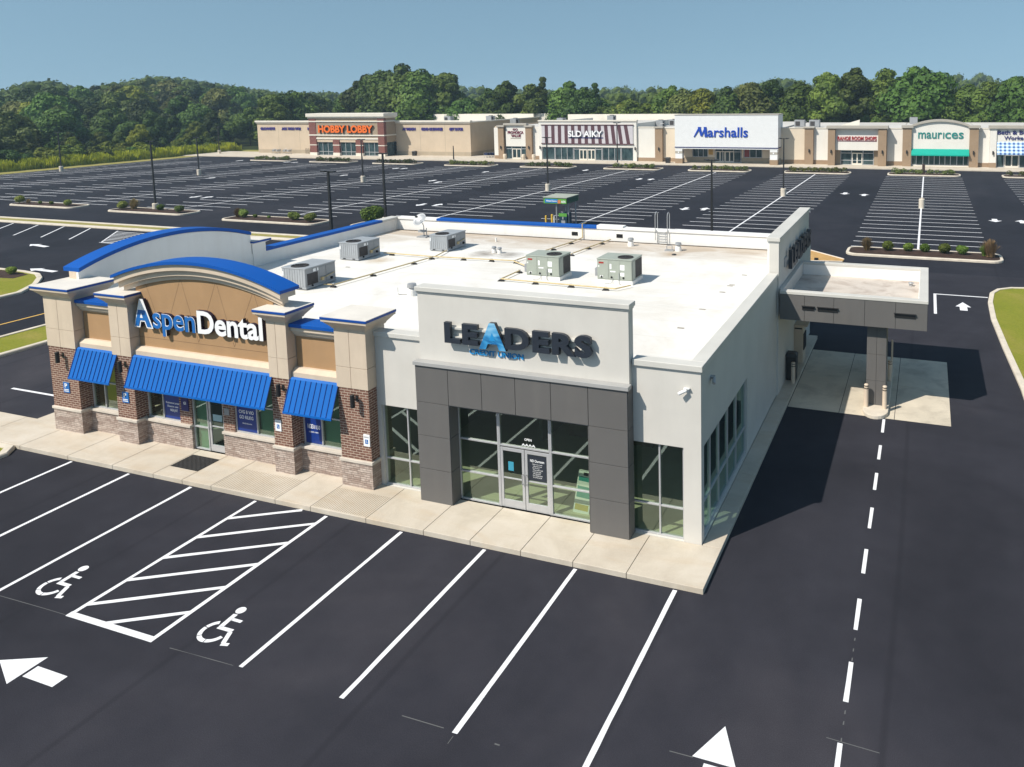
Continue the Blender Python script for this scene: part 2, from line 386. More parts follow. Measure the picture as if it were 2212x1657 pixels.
def glass(name, tintc, gloss=0.22, gcol=(0.85, 0.95, 0.92, 1)):
    m, n, b = new_mat(name); n.nodes.remove(b)
    tr = N(n, 'ShaderNodeBsdfTransparent'); tr.inputs[0].default_value = (*tintc, 1)
    gl = N(n, 'ShaderNodeBsdfGlossy'); gl.inputs['Roughness'].default_value = 0.02; gl.inputs[0].default_value = gcol
    fr = N(n, 'ShaderNodeLayerWeight'); fr.inputs[0].default_value = 0.5        # facing angle: the same from both sides of the pane
    pw_ = N(n, 'ShaderNodeMath', operation='POWER'); pw_.inputs[1].default_value = 4.0; n.links.new(fr.outputs['Facing'], pw_.inputs[0])
    ad = N(n, 'ShaderNodeMath', operation='ADD', use_clamp=True); ad.inputs[1].default_value = gloss; n.links.new(pw_.outputs[0], ad.inputs[0])
    mx = N(n, 'ShaderNodeMixShader'); n.links.new(ad.outputs[0], mx.inputs[0]); n.links.new(tr.outputs[0], mx.inputs[1]); n.links.new(gl.outputs[0], mx.inputs[2])
    n.links.new(mx.outputs[0], n.nodes['Material Output'].inputs[0]); return m
M_GLASS = glass('storefront_glass', (0.60, 0.70, 0.58), 0.17, (0.80, 0.95, 0.80, 1))
M_GLASS_DK = glass('tinted_glass', (0.34, 0.48, 0.44), 0.13, (0.7, 0.92, 0.85, 1))
def solid_glass(name, a, b_, rough=0.12):
    m, n, b = new_mat(name)
    t = noise_tex(n, 0.9, 4, 0.6, stretch=(1.5, 1.5, 0.7)); n.links.new(ramp(n, t, [(0.35, a), (0.62, b_)]), b.inputs['Base Color'])
    b.inputs['Roughness'].default_value = rough; b.inputs['Specular IOR Level'].default_value = 0.6; return m
M_SHOPGLASS = solid_glass('shop_glass', (0.012, 0.028, 0.034), (0.05, 0.085, 0.09))
M_TEAL_BLIND = mat('teal_blind', (0.17, 0.36, 0.28), 0.6, 0.06, 0.8)
M_FLOOR_IN = mat('office_floor', (0.62, 0.60, 0.46), 0.6, 0.08, 1)
M_WALL_IN = mat('office_wall', (0.18, 0.19, 0.17), 0.8, 0.05)
M_CEIL_IN = mat('office_ceiling', (0.22, 0.22, 0.21), 0.8, 0.05)

# ---------------------------------------------------------------- lettering (built-in font turned to meshes)
GC = {}
def font_set(wanted):
    """turns every needed (character, boldness) into raw mesh data, all in one depsgraph update"""
    jobs = []
    def add(key, body, bold, ext):
        cu = bpy.data.curves.new('t', 'FONT'); cu.body = body; cu.size = 1.0; cu.offset = bold; cu.extrude = ext; cu.resolution_u = 4
        o = bpy.data.objects.new('t', cu); col.objects.link(o); jobs.append((key, o))
    for ch, bold in sorted(wanted):
        if ch != ' ': add(('g', ch, bold), ch, bold, 0.5)
        add(('a', ch, bold), ch + '|', bold, 0)
    for bold in sorted(set(b for _, b in wanted)): add(('b', '|', bold), '|', bold, 0)
    dg = bpy.context.evaluated_depsgraph_get(); raw = {}
    for k, o in jobs:
        me = bpy.data.meshes.new_from_object(o.evaluated_get(dg))
        raw[k] = ([tuple(v.co) for v in me.vertices], [list(p.vertices) for p in me.polygons], [p.normal.z for p in me.polygons]); bpy.data.meshes.remove(me)
    for k, o in jobs: cu = o.data; bpy.data.objects.remove(o); bpy.data.curves.remove(cu)
    for ch, bold in wanted:
        GC[(ch, bold)] = (raw.get(('g', ch, bold), ([], [], [])), max(v[0] for v in raw[('a', ch, bold)][0]) - max(v[0] for v in raw[('b', '|', bold)][0]))
FONT_NEED = [
    (0.0, 'Gen Cu tob Lobby Hours and Drive Thru Hours Mon 8:30-5:00 Tues 8:30-5:00 Wed 8:30 Thu 8:30-5:00 Fri 8:30-5:30 RESERVED H'),
    (0.02, 'ND Ournoon OPEN H Katmtout arom Eluarm oav NEB JNT CVG B VIO GO RILKG dontbole.com 1633 1150 C.E. EXAM + X-RAYS GI Wesd bure GO Beth & Body Worke'),
    (0.03, 'AAAA H P AEX FRONORCA VALUE SLD AIKY'), (0.028, 'AspenDental'), (0.012, 'AspenDental CREDIT UNION maur l ces x Marshalls'),
    (0.045, 'HOBBY LOBBY LEADERS'), (0.05, 'GLOANDTS AGO THOD WOS NOS AS WEADN GOND OE BIANPLES GIFT SATOR H'), (0.025, 'RANOE ROOM SHOPS H')]
font_set(sorted(set((ch, b) for b, cs in FONT_NEED for ch in cs)))
def glyph(ch, bold): return GC[(ch, bold)]

# ---------------------------------------------------------------- ground, pavements, kerbs, markings
m = MB(); m.face([(-1100, -90, -0.05), (500, -90, -0.05), (500, 1150, -0.05), (-1100, 1150, -0.05)])
struct(m.build('ground', M_FIELD))
M_FOREST = grass_mat('forest_floor', (0.018, 0.026, 0.008), (0.03, 0.04, 0.012), (0.045, 0.055, 0.016), 0.1)
m = MB(); m.face([(-900, 40, -0.045), (-157, 40, -0.045), (-157, 131, -0.045), (-900, 131, -0.045)]); m.face([(-900, 131, -0.045), (400, 131, -0.045), (400, 900, -0.045), (-900, 900, -0.045)]); struct(m.build('forest_ground', M_FOREST))
m = MB(); m.face([(-40, -60, 0), (60, -60, 0), (60, 37, 0), (-40, 37, 0)])
struct(m.build('asphalt_front_lot', M_ASPH))
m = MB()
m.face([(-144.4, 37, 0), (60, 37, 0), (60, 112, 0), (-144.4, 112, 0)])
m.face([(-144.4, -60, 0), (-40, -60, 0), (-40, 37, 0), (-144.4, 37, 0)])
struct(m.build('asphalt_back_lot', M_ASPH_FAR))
m = MB(); m.face([(-149.5, 30, -0.02), (-144.4, 30, -0.02), (-144.4, 128, -0.02), (-149.5, 128, -0.02)])
m.face([(-144.4, 112, -0.02), (-139, 112, -0.02), (-139, 128, -0.02), (-144.4, 128, -0.02)])
struct(m.build('mown_verge_grass', M_DRYGRASS))

def rounded(x0, y0, x1, y1, r, n=5):
    pts = []
    for cx, cy, a0 in ((x1 - r, y1 - r, 0), (x0 + r, y1 - r, 90), (x0 + r, y0 + r, 180), (x1 - r, y0 + r, 270)):
        for i in range(n + 1):
            a = R(a0 + 90 * i / n); pts.append((cx + r * math.cos(a), cy + r * math.sin(a)))
    return pts
def shrink(poly, d):
    n = len(poly); res = []
    for i in range(n):
        p, q, s_ = Vector(poly[i - 1]), Vector(poly[i]), Vector(poly[(i + 1) % n])
        a = (q - p).normalized(); b = (s_ - q).normalized()
        nrm = Vector((-(a.y + b.y), a.x + b.x)); L = nrm.length
        nrm = nrm / L if L > 1e-6 else Vector((-a.y, a.x))
        k = 1 / max(0.35, nrm.dot(Vector((-a.y, a.x))))
        res.append((q.x + nrm.x * d * k, q.y + nrm.y * d * k))
    return res
def kerbed(name, poly, top_mat, h=0.14, kw=0.2, soil=0.10, top_name='lawn'):
    """counter-clockwise outline -> kerb ring (rounded top edge) and what fills it"""
    inn = shrink(poly, kw); mid = shrink(poly, 0.035); n = len(poly)
    k = MB()
    for i in range(n):
        j = (i + 1) % n
        (a, b, c, d) = poly[i], poly[j], inn[i], inn[j]; e, f = mid[i], mid[j]
        k.face([(*a, 0), (*b, 0), (*b, h - 0.04), (*a, h - 0.04)])
        k.face([(*a, h - 0.04), (*b, h - 0.04), (*f, h), (*e, h)])
        k.face([(*e, h), (*f, h), (*d, h), (*c, h)])
        k.face([(*c, h), (*d, h), (*d, soil - 0.03), (*c, soil - 0.03)])
    struct(k.build(name + '_kerb', M_KERB))
    t = MB(); t.face([(x, y, soil) for x, y in inn]); 
    return struct(t.build(top_name, top_mat))
# lawn right of the drive-through lane
kerbed('right_lawn', [(9.45, -8), (40, -8), (40, 33.9), (12.0, 33.9), (10.6, 33.6), (9.75, 32.9), (9.3, 31.8), (9.05, 29.5), (8.98, 26), (9.15, 21), (9.4, 15.5), (9.45, 10)], M_LAWN, kw=0.26, top_name='right_lawn')
# grass strip and islands to the left
kerbed('side_strip', rounded(-40.4, -60, -36.9, 11.0, 1.2), M_LAWN, kw=0.3, top_name='side_strip_lawn')
kerbed('far_strip', [(-75, 11.5), (-49.6, 11.5), (-49.7, 13.8), (-51.2, 15.8), (-52.9, 17.2), (-54.4, 18.0), (-56.5, 18.3), (-75, 18.6)], M_LAWN, kw=0.35, top_name='corner_lawn')
m = MB(); m.face([(-72, 16.2, 0.107), (-57, 16.0, 0.107), (-54.6, 16.3, 0.107), (-54.9, 17.5, 0.107), (-57, 17.9, 0.107), (-72, 18.1, 0.107)])
struct(m.build('corner_mulch', M_MULCH))
kerbed('front_left', [(-60, -14), (-24.75, -14), (-24.75, -2.35), (-25.15, -1.86), (-60, -1.86)], M_LAWN, kw=0.28, top_name='front_left_lawn')
kerbed('median', [(-120, 33.9), (-44.2, 33.9), (-43.6, 34.5), (-43.6, 35.5), (-44.2, 36.1), (-120, 36.1)], M_DRYGRASS, kw=0.55, top_name='median_grass')

# sidewalk in front of and beside the building: slabs with open joints over a bed
def slabs(name, ring, xcuts=None, ycuts=None, z0=-0.02, z1=0.15, gap=0.014, tilt=None):
    x0, y0, x1, y1 = ring; m = MB()
    xs = [x0] + [c for c in (xcuts or []) if x0 < c < x1] + [x1]; ys = [y0] + [c for c in (ycuts or []) if y0 < c < y1] + [y1]
    for a, b in zip(xs[:-1], xs[1:]):
        for c, d in zip(ys[:-1], ys[1:]):
            m.box(a + gap / 2, c + (gap / 2 if c > y0 else 0), z0, b - gap / 2, d - (gap / 2 if d < y1 else 0), z1)
    struct(m.build(name, M_SIDE, bevel=0.012))
    q = MB(); q.box(x0 + 0.02, y0 + 0.03, z0 - 0.01, x1 - 0.02, y1 - 0.02, z1 - 0.02); struct(q.build(name + '_bed', M_JOINT))
front_cuts = [-30.5, -27.4, -24.9, -22.4, -20.2, -18.3, -17.0, -15.75, -13.12, -11.75, -9.7, -7.7, -6.16, -4.58, -3.02, -1.5]
slabs('front_sidewalk', (-45, -1.86, 0.56, -0.005), front_cuts)
slabs('side_sidewalk', (0.012, 0.012, 0.56, 19.9), None, [1.9, 4.4, 7, 9.6, 12.2, 14.8, 17.4])
slabs('west_sidewalk', (-26.85, 0.012, -25.2, 19.9), None, [2.5, 5, 7.5, 10, 12.5, 15, 17.5])
slabs('mall_sidewalk', (-150, 109.6, 60, 122), [-150 + 6 * i for i in range(1, 36)], [113.2])
# grooved ramps
m = MB()
for x0, x1 in ((-15.72, -13.15), (-11.72, -9.73)):
    for i in range(26):
        x = x0 + 0.05 + (x1 - x0 - 0.1) * i / 25
        m.face([(x - 0.011, -1.80, 0.1512), (x + 0.011, -1.80, 0.1512), (x + 0.011, -0.62, 0.1512), (x - 0.011, -0.62, 0.1512)])
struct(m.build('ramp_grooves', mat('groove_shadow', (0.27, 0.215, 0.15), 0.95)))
# concrete pad under the canopy
m = MB()
for a, b in ((0.58, 2.55), (2.56, 4.6), (4.61, 6.62)):
    for c, d in ((10.72, 14.4), (14.41, 18.1)):
        m.box(a, c, -0.05, b - 0.012, d - 0.012, 0.008)
struct(m.build('drive_through_pad', M_PAD))

def flat(mb, pts, z=0.004): mb.face([(x, y, z) for x, y in pts])
def line(mb, a, b, wd, z=0.004):
    a, b = Vector(a), Vector(b); d = (b - a).normalized(); nn = Vector((-d.y, d.x)) * wd / 2
    k = max(1, int((b - a).length / 0.6)) if wd < 0.13 and (b - a).length < 9 else 1
    L, Rr = [], []
    for i in range(k + 1):
        p = a.lerp(b, i / k); j1 = random.uniform(-0.006, 0.006) if k > 1 else 0; j2 = random.uniform(-0.006, 0.006) if k > 1 else 0
        L.append(p - nn * (1 + j1 / wd * 2)); Rr.append(p + nn * (1 + j2 / wd * 2))
    for i in range(k):
        mb.face([(*L[i], z), (*L[i + 1], z), (*Rr[i + 1], z), (*Rr[i], z)])
for x in (-0.164, -2.914, -5.664, -8.41, -16.55, -19.35, -22.13):
    m = MB(); line(m, (x, -1.92), (x, -7.64), 0.115); struct(m.build('parking_line', M_LINE))
m = MB(); line(m, (-13.83, -1.93), (-13.83, -7.72), 0.115); line(m, (-11.09, -1.93), (-11.09, -7.72), 0.115)
flat(m, [(-13.90, -7.72), (-11.03, -7.72), (-11.03, -7.55), (-13.90, -7.55)], 0.0055)
for (a, b) in (((-13.83, -3.01), (-12.03, -1.89)), ((-13.83, -4.08), (-11.09, -2.37)), ((-13.83, -5.14), (-11.09, -3.43)), ((-13.83, -6.2), (-11.09, -4.5)), ((-13.83, -7.25), (-11.09, -5.56)), ((-12.7, -7.6), (-11.09, -6.6))):
    line(m, a, b, 0.12, 0.0048)
struct(m.build('access_aisle_marking', M_LINE))
for y0, y1 in ((9.38, 10.62), (7.12, 8.26), (4.93, 6.1), (2.6, 3.8), (0.34, 1.5), (-1.96, -0.76), (-4.28, -3.07), (-6.6, -5.38)):
    m = MB(); line(m, (4.235, y0), (4.235, y1), 0.10); struct(m.build('lane_dash', M_LINE))
m = MB()
for y in (-2.3, -2.67, -2.98, -4.57, -4.86, -5.3):
    flat(m, [(4.235, y - .05), (4.262, y - .04), (4.26, y + .06), (4.238, y + .05)])
line(m, (3.97, -5.33), (4.96, -5.37), 0.018); line(m, (-4.17, -7.61), (-3.19, -7.6), 0.02); line(m, (-2.04, -7.6), (-1.93, -7.6), 0.03)
line(m, (-2.90, -7.71), (-2.90, -7.9), 0.015); line(m, (-16.3, -7.73), (-13.95, -7.69), 0.012); line(m, (-10.45, -7.71), (-8.6, -7.66), 0.012); line(m, (1.2, -6.64), (1.66, -6.63), 0.02)
struct(m.build('layout_chalk_marks', M_LINE_FAINT))
m = MB(); flat(m, [(6.1, 26.4), (6.26, 26.4), (6.26, 30.9), (9.15, 30.9), (9.15, 31.06), (6.1, 31.06)]); struct(m.build('stop_line_corner', M_LINE))
m = MB(); line(m, (-31.8, 2.14), (-28.6, 2.14), 0.13); struct(m.build('side_lot_line', M_LINE))
m = MB(); line(m, (-43.2, -20), (-43.2, 26), 0.14); struct(m.build('road_centre_line', M_YLINE))
# angled bays west of the building
m = MB()
for k in range(-1, 6):
    x = -82.75 - 3.78 * 1 + 3.78 * k
    if x > -70.5: continue
    line(m, (x, 33.75), (x + 4.2, 28.8), 0.13)
line(m, (-67.2, 33.4), (-62.7, 28.5), 0.13); line(m, (-62.9, 28.5), (-52, 28.5), 0.13)
for k in range(9):
    x0 = -66.9 + 0.49 * k; line(m, (x0, 33.0 - 0.53 * k), (-52, 33.0 - 0.53 * k), 0.12)
struct(m.build('angled_bay_markings', M_LINE))

BAYS = [20.5, 5.12, -10.1, -25.3, -39.9, -55.5, -70.8, -86.9, -102.2, -117.6, -132.8]     # centre lines at the shop end
NEAR = [20.4, 5.05, -10.95, -25.8, -41.7, -57.6, -74.9, -91.7, -107.8, -124.2, -140.5]     # and at the near end: the rows fan slightly
NEARY = {5.12: 45.1, 20.5: 51}
for bx, nx in zip(BAYS, NEAR):
    m = MB(); y = NEARY.get(bx, 46.6); hw = 5.1
    ctr = lambda y: bx + (nx - bx) * (99.5 - y) / 52.5
    ys = []
    while y < 99.6: ys.append(y); y += 2.25
    for y in ys:
        l = ctr(y) - hw; r_ = ctr(y) + hw
        if bx < -90: l = max(l, -143.8)
        line(m, (l, y), (r_, y), 0.13)
    line(m, (ctr(ys[0]), ys[0] - (0.6 if bx < 6 else 0)), (bx, 100.0), 0.16, 0.0055)
    struct(m.build('parking_bay_markings', M_LINE))
m = MB()
for i in range(22):
    y = 66 + 1.9 * i; line(m, (-143.9, y), (-140.5, y + 1.2), 0.13)
struct(m.build('edge_bay_markings', M_LINE))

# wheelchair symbols: strokes of the stencil, drawn flat
def wheelchair(cx, cy, label):
    m = MB(); s = 1.25
    def P(x, y): return (cx + x * s, cy + y * s)
    n = 14
    m.face([(*P(0.02 + 0.10 * math.cos(2 * math.pi * i / n), 0.86 + 0.10 * math.sin(2 * math.pi * i / n)), 0.004) for i in range(n)])
    def st(a, b, wd): line(m, P(*a), P(*b), wd * s)
    st((0.02, 0.735), (0.045, 0.37), 0.10); st((0.065, 0.60), (0.31, 0.60), 0.07)
    st((0.005, 0.34), (0.36, 0.34), 0.085); st((0.345, 0.30), (0.47, 0.03), 0.09); st((0.45, -0.005), (0.60, 0.03), 0.075)
    for a0, a1 in ((118, 168), (172, 222), (226, 276), (280, 345)):
        k = 6; c = (0.05, 0.22); ro, ri = 0.30, 0.215
        for i in range(k):
            t0, t1 = R(a0 + (a1 - a0) * i / k), R(a0 + (a1 - a0) * (i + 1) / k)
            flat(m, [P(c[0] + ri * math.cos(t0), c[1] + ri * math.sin(t0)), P(c[0] + ro * math.cos(t0), c[1] + ro * math.sin(t0)), P(c[0] + ro * math.cos(t1), c[1] + ro * math.sin(t1)), P(c[0] + ri * math.cos(t1), c[1] + ri * math.sin(t1))])
    tag(m.build('wheelchair_symbol', M_LINE), label, 'road marking', 'wheelchair symbols painted on the asphalt')
wheelchair(-15.45, -7.28, 'white wheelchair symbol in the bay left of the hatched aisle')
wheelchair(-10.0, -7.22, 'white wheelchair symbol in the bay right of the hatched aisle')
def arrow(tip, d, hl, hw_, sl, sw, gap, label, name='lane_arrow', cat='road marking', group=None, z=0.004):
    m = MB(); d = Vector(d).normalized(); s = Vector((-d.y, d.x)); t = Vector(tip); b = t - d * hl
    flat(m, [t, b + s * hw_, b - s * hw_], z); q = b - d * gap
    flat(m, [q + s * sw, q - d * sl + s * sw, q - d * sl - s * sw, q - s * sw], z)
    tag(m.build(name, M_LINE), label, cat, group)
arrow((-13.75, -9.28), (-1, 0), 0.001 + 0.95, 0.43, 0.95, 0.165, 0.08, 'big white arrow pointing left at the near left corner')
arrow((2.06, -5.71), (0, 1), 0.9, 0.42, 1.0, 0.17, 0.08, 'big white arrow pointing ahead beside the dashed line, cut by the frame')
arrow((7.69, 29.4), (0, 1), 1.05, 0.42, 0.8, 0.2, 0.0, 'white arrow pointing ahead beside the painted corner line by the lawn')
arrow((-68.2, 26.1), (-1, 0.15), 1.0, 0.5, 1.8, 0.22, 0.0, 'white arrow on the side lot nearer the angled bays')
arrow((-57.4, 19.2), (-1, 0.05), 1.0, 0.5, 2.0, 0.22, 0.0, 'white arrow on the side lot beside the corner lawn')
for i, (x, y) in enumerate([(-3.7,78.3),(11.7,61.4),(-33.7,87.9),(-18.8,61.2),(-46.9,98.5),(-63.0,79.0),(-49.1,56.5),(-82.5,55.2),(-111.7,101.2),(-81.1,94.4)]):
    arrow((x, y - 0.9), (0, -1), 0.9, 0.62, 1.0, 0.24, 0, 'small white arrow in a far lane pointing away from the shops', group='lane arrows in the back lot')
for i, (x, y) in enumerate([(-1.4,77.6),(14.0,61.4),(-31.9,88.0),(-16.7,61.7),(-60.9,77.5),(-47.1,57.0),(-80.5,55.4),(-109.5,101.0),(-79.5,94.7),(-62,92.5),(-82.1,82.6),(-101.1,74.3),(-124.6,102.1)]):
    arrow((x, y + 0.9), (0, 1), 0.9, 0.62, 1.0, 0.24, 0, 'small white arrow in a far lane pointing at the shops', group='lane arrows in the back lot')

def frontmap(x, y, z): return lambda u, v, w_: (x + u, y - w_, z + v)          # faces -y
def rightmap(x, y, z): return lambda u, v, w_: (x + w_, y + u, z + v)          # faces +x
def letters(parent, text, mp, width, height, depth, mats, bold=0.0, ref='H', single=None, shear=0.0, stand=0.0, track=0.0, part='letter', only=None):
    """one mesh per letter (or one mesh for the whole line when `single` names it); mats = (face, side)"""
    pos, x = [], 0.0
    for ch in text:
        pos.append(x); x += glyph(ch, bold)[1] + track
    vs_ = [(p + v[0]) for p, ch in zip(pos, text) for v in glyph(ch, bold)[0][0]]
    x0, x1 = min(vs_), max(vs_); sx = width / (x1 - x0)
    ry = [v[1] for v in glyph(ref, bold)[0][0]]; y0 = min(ry); sy = height / (max(ry) - y0)
    m = MB(); made = []
    for i, (ch, p) in enumerate(zip(text, pos)):
        (V, F, Z), a = glyph(ch, bold)
        if not V or (only is not None and i not in only): continue
        if single is None: m = MB()
        b = len(m.v)
        for vx, vy, vz in V:
            vv = (vy - y0) * sy
            m.v.append(mp((p + vx - x0) * sx + shear * vv, vv, stand + depth * (0.5 + vz)))
        for f, nz in zip(F, Z):
            m.f.append([q + b for q in f]); m.m.append(0 if abs(nz) > 0.5 else (1 if len(mats) > 1 else 0))
        if single is None: made.append(m.build(part, list(mats), parent))
    if single: made.append(m.build(single, list(mats), parent))
    return made

# ---------------------------------------------------------------- windows
def window(parent, T, u0, u1, v0, v1, us=(), vs_=(), fw_=0.05, dp=0.09, pane=None, frame=None, rec=0.0, name='window', skip=()):
    """frame mesh as the part, glass as its sub-part; T maps (u, depth inwards, v)"""
    f = MB(T)
    e = [u0] + list(us) + [u1]; g = [v0] + list(vs_) + [v1]
    f.box(u0, rec, v0, u0 + fw_, rec + dp, v1); f.box(u1 - fw_, rec, v0, u1, rec + dp, v1)
    f.box(u0 + fw_, rec, v0, u1 - fw_, rec + dp, v0 + fw_); f.box(u0 + fw_, rec, v1 - fw_, u1 - fw_, rec + dp, v1)
    for u in us: f.box(u - fw_ / 2, rec + 0.002, v0 + fw_, u + fw_ / 2, rec + dp - 0.002, v1 - fw_)
    for v in vs_:
        for a, b in zip(e[:-1], e[1:]):
            f.box(a + (fw_ if a == u0 else fw_ / 2), rec + 0.004, v - fw_ / 2, b - (fw_ if b == u1 else fw_ / 2), rec + dp - 0.004, v + fw_ / 2)
    o = f.build(name, frame or M_ALU, parent, bevel=0.006)
    p = MB(T)
    if pane is None: pane = M_GLASS
    y = rec + dp * 0.55
    p.face([(u0 + fw_ / 2, y, v0 + fw_ / 2), (u1 - fw_ / 2, y, v0 + fw_ / 2), (u1 - fw_ / 2, y, v1 - fw_ / 2), (u0 + fw_ / 2, y, v1 - fw_ / 2)])
    p.build('pane', pane, o)
    return o
FRONT = lambda p: (p[0], p[1], p[2])
RIGHT = lambda p: (-p[1], p[0], p[2])      # wall on x = 0 facing +x, u runs along y

# ================================================================ the two-tenant building in front
B = thing('commercial_building', 'white-roofed two-tenant building with blue-trimmed brick end and grey stucco end', 'building', (-12.5, 10, 0))
ZR = 4.42
m = MB(); m.box(-24.7, 0.31, ZR - 0.25, -0.31, 19.7, ZR); m.build('roof_deck', M_ROOF, B)
# --- side wall on the right, with the taller sign wall to the rear
m = MB(RIGHT); m.wall(0.0, 11.4, 0.0, 5.08, 0.0, 0.3, holes=[(0.28, 5.82, 0.2, 2.86)]); m.build('side_wall', M_STUCCO, B)
m = MB(RIGHT); m.box(11.4, -0.06, 0.0, 19.9, 0.32, 6.5); m.build('tall_side_wall', M_STUCCO, B)
m = MB(); m.box(-0.25, 19.9, 0.0, 0.05, 20.75, 4.95); m.build('rear_buttress', M_STUCCO, B)
m = MB(); m.box(-0.42, 11.33, 6.5, 0.12, 20.0, 6.66); m.build('tall_wall_coping', M_COPING, B, bevel=0.015)
m = MB(); m.box(-0.36, 0.33, 5.08, 0.06, 11.325, 5.22); m.build('side_coping', M_COPING, B, bevel=0.015)
m = MB(); m.box(-0.36, 0.36, ZR, -0.302, 11.3, 5.079); m.box(-0.40, 11.41, ZR, -0.322, 19.66, 6.49); m.build('side_parapet_lining', M_MEMB, B)
o = window(B, RIGHT, 0.28, 5.82, 0.2, 2.86, us=(1.2, 2.2, 3.3, 4.45), vs_=(1.12,), fw_=0.06, rec=0.06, pane=M_GLASS_DK)
# --- front wall of the grey tenant
m = MB()
m.wall(-10.6, -8.79, 0.0, 5.05, 0.0, 0.3, holes=[(-10.44, -8.79, 0.155, 2.82)])
m.wall(-1.95, -0.3, 0.0, 5.05, 0.0, 0.3, holes=[(-1.95, -0.5, 0.155, 2.86)])
m.wall(-8.79, -1.95, 3.3, 5.05, 0.0, 0.3)
m.build('front_wall', M_STUCCO, B)
for a, b, c_, d in ((-10.6, -8.76, 0.36, 5.2), (-1.94, 0.06, 0.33, 5.22)): m = MB(); m.box(a, -0.07, 5.05, b, c_, d); m.build('front_coping', M_COPING, B, bevel=0.015)
m = MB(); m.box(-10.5, 0.302, ZR, -0.37, 0.35, 5.05); m.build('front_parapet_lining', M_MEMB, B)
window(B, FRONT, -10.44, -8.60, 0.155, 2.82, us=(-9.52,), vs_=(1.04,), rec=0.08)
window(B, FRONT, -2.1, -0.5, 0.155, 2.86, us=(-1.22,), vs_=(1.04,), rec=0.08)
# sign wall over the entrance
m = MB(); m.box(-8.74, -0.2, 4.4, -1.97, 0.14, 6.66); m.build('sign_wall', M_STUCCO, B)
m = MB(); m.box(-8.80, -0.27, 6.66, -1.91, 0.20, 6.80); m.box(-8.77, -0.23, 6.60, -1.94, 0.17, 6.66); m.build('sign_wall_coping', M_COPING, B, bevel=0.015)
# dark panelled portal
m = MB(); m.box(-8.775, -0.40, 0.15, -7.67, 0.0, 3.3); m.box(-3.13, -0.40, 0.15, -1.965, 0.0, 3.3); m.box(-8.775, -0.40, 3.3, -1.965, -0.01, 4.44); m.build('portal_frame', M_PANEL_BACK, B)
def panel(x0, z0, x1, z1, y0=-0.425, y1=-0.401):
    q = MB(); q.box(x0 + 0.007, y0, z0 + 0.007, x1 - 0.007, y1, z1 - 0.007); q.build('portal_panel', M_PANEL, B, bevel=0.004)
for a, b in zip((-8.79, -7.65, -6.51, -5.4, -4.27, -3.12), (-7.65, -6.51, -5.4, -4.27, -3.12, -1.95)): panel(a, 3.3, b, 4.45)
for a, b in ((-8.79, -7.65), (-3.12, -1.95)):
    for z0, z1 in ((0.15, 1.2), (1.2, 2.25), (2.25, 3.3)): panel(a, z0, b, z1)
def panelx(x, y0, z0, y1, z1, s):
    q = MB(); q.box(x, y0 + 0.007, z0 + 0.007, x + 0.022 * s, y1 - 0.004, z1 - 0.007); q.build('portal_panel', M_PANEL, B, bevel=0.004)
for z0, z1 in ((0.15, 1.2), (1.2, 2.25), (2.25, 3.3), (3.3, 4.45)):
    panelx(-1.964, -0.402, z0, 0.0, z1, 1); panelx(-8.776, -0.402, z0, 0.0, z1, -1)
    if z0 < 3: panelx(-7.669, -0.402, z0, 0.06, z1, 1); panelx(-3.131, -0.402, z0, 0.06, z1, -1)
m = MB(); m.box(-8.83, -0.48, 4.445, -1.90, -0.205, 4.56); m.build('portal_cap', M_PANEL_TOP, B, bevel=0.01)
m = MB(); m.box(-7.67, -0.39, 3.27, -3.13, 0.03, 3.3); m.build('portal_soffit', M_PANEL, B)
# entrance glazing, doors
window(B, FRONT, -7.67, -6.27, 0.155, 3.2, us=(), vs_=(1.07, 2.1), rec=0.04)
window(B, FRONT, -4.57, -3.12, 0.155, 3.2, us=(), vs_=(1.07, 2.1), rec=0.04)
window(B, FRONT, -6.27, -4.57, 2.07, 3.2, rec=0.04)
def door(x0, x1, z0, z1, y, handle_side, pane, parent=B, rail=0.24, dark=None):
    st = 0.085
    d = MB(); d.box(x0, y, z0, x0 + st, y + 0.05, z1); d.box(x1 - st, y, z0, x1, y + 0.05, z1)
    d.box(x0 + st, y, z0, x1 - st, y + 0.05, z0 + rail); d.box(x0 + st, y, z1 - 0.10, x1 - st, y + 0.05, z1)
    d.box(x0 + st, y + 0.004, 1.06, x1 - st, y + 0.046, 1.10)
    o = d.build('door', M_ALU, parent, bevel=0.005)
    p = MB(); p.face([(x0 + st, y + 0.025, z0 + rail), (x1 - st, y + 0.025, z0 + rail), (x1 - st, y + 0.025, z1 - 0.1), (x0 + st, y + 0.025, z1 - 0.1)]); p.build('pane', pane, o)
    hx = x1 - 0.05 if handle_side > 0 else x0 + 0.05
    h = MB(); h.tube([(hx, y, 0.98), (hx, y - 0.07, 0.98), (hx, y - 0.07, 1.28), (hx, y, 1.28)], 0.013); h.build('handle', M_GALV, o)
    return o
door(-6.23, -5.43, 0.16, 2.03, 0.05, 1, M_GLASS); door(-5.41, -4.61, 0.16, 2.03, 0.05, -1, M_GLASS)
m = MB(); m.box(-6.27, 0.04, 0.155, -6.235, 0.12, 2.07); m.box(-4.605, 0.04, 0.155, -4.57, 0.12, 2.07); m.build('door_frame', M_ALU, B)
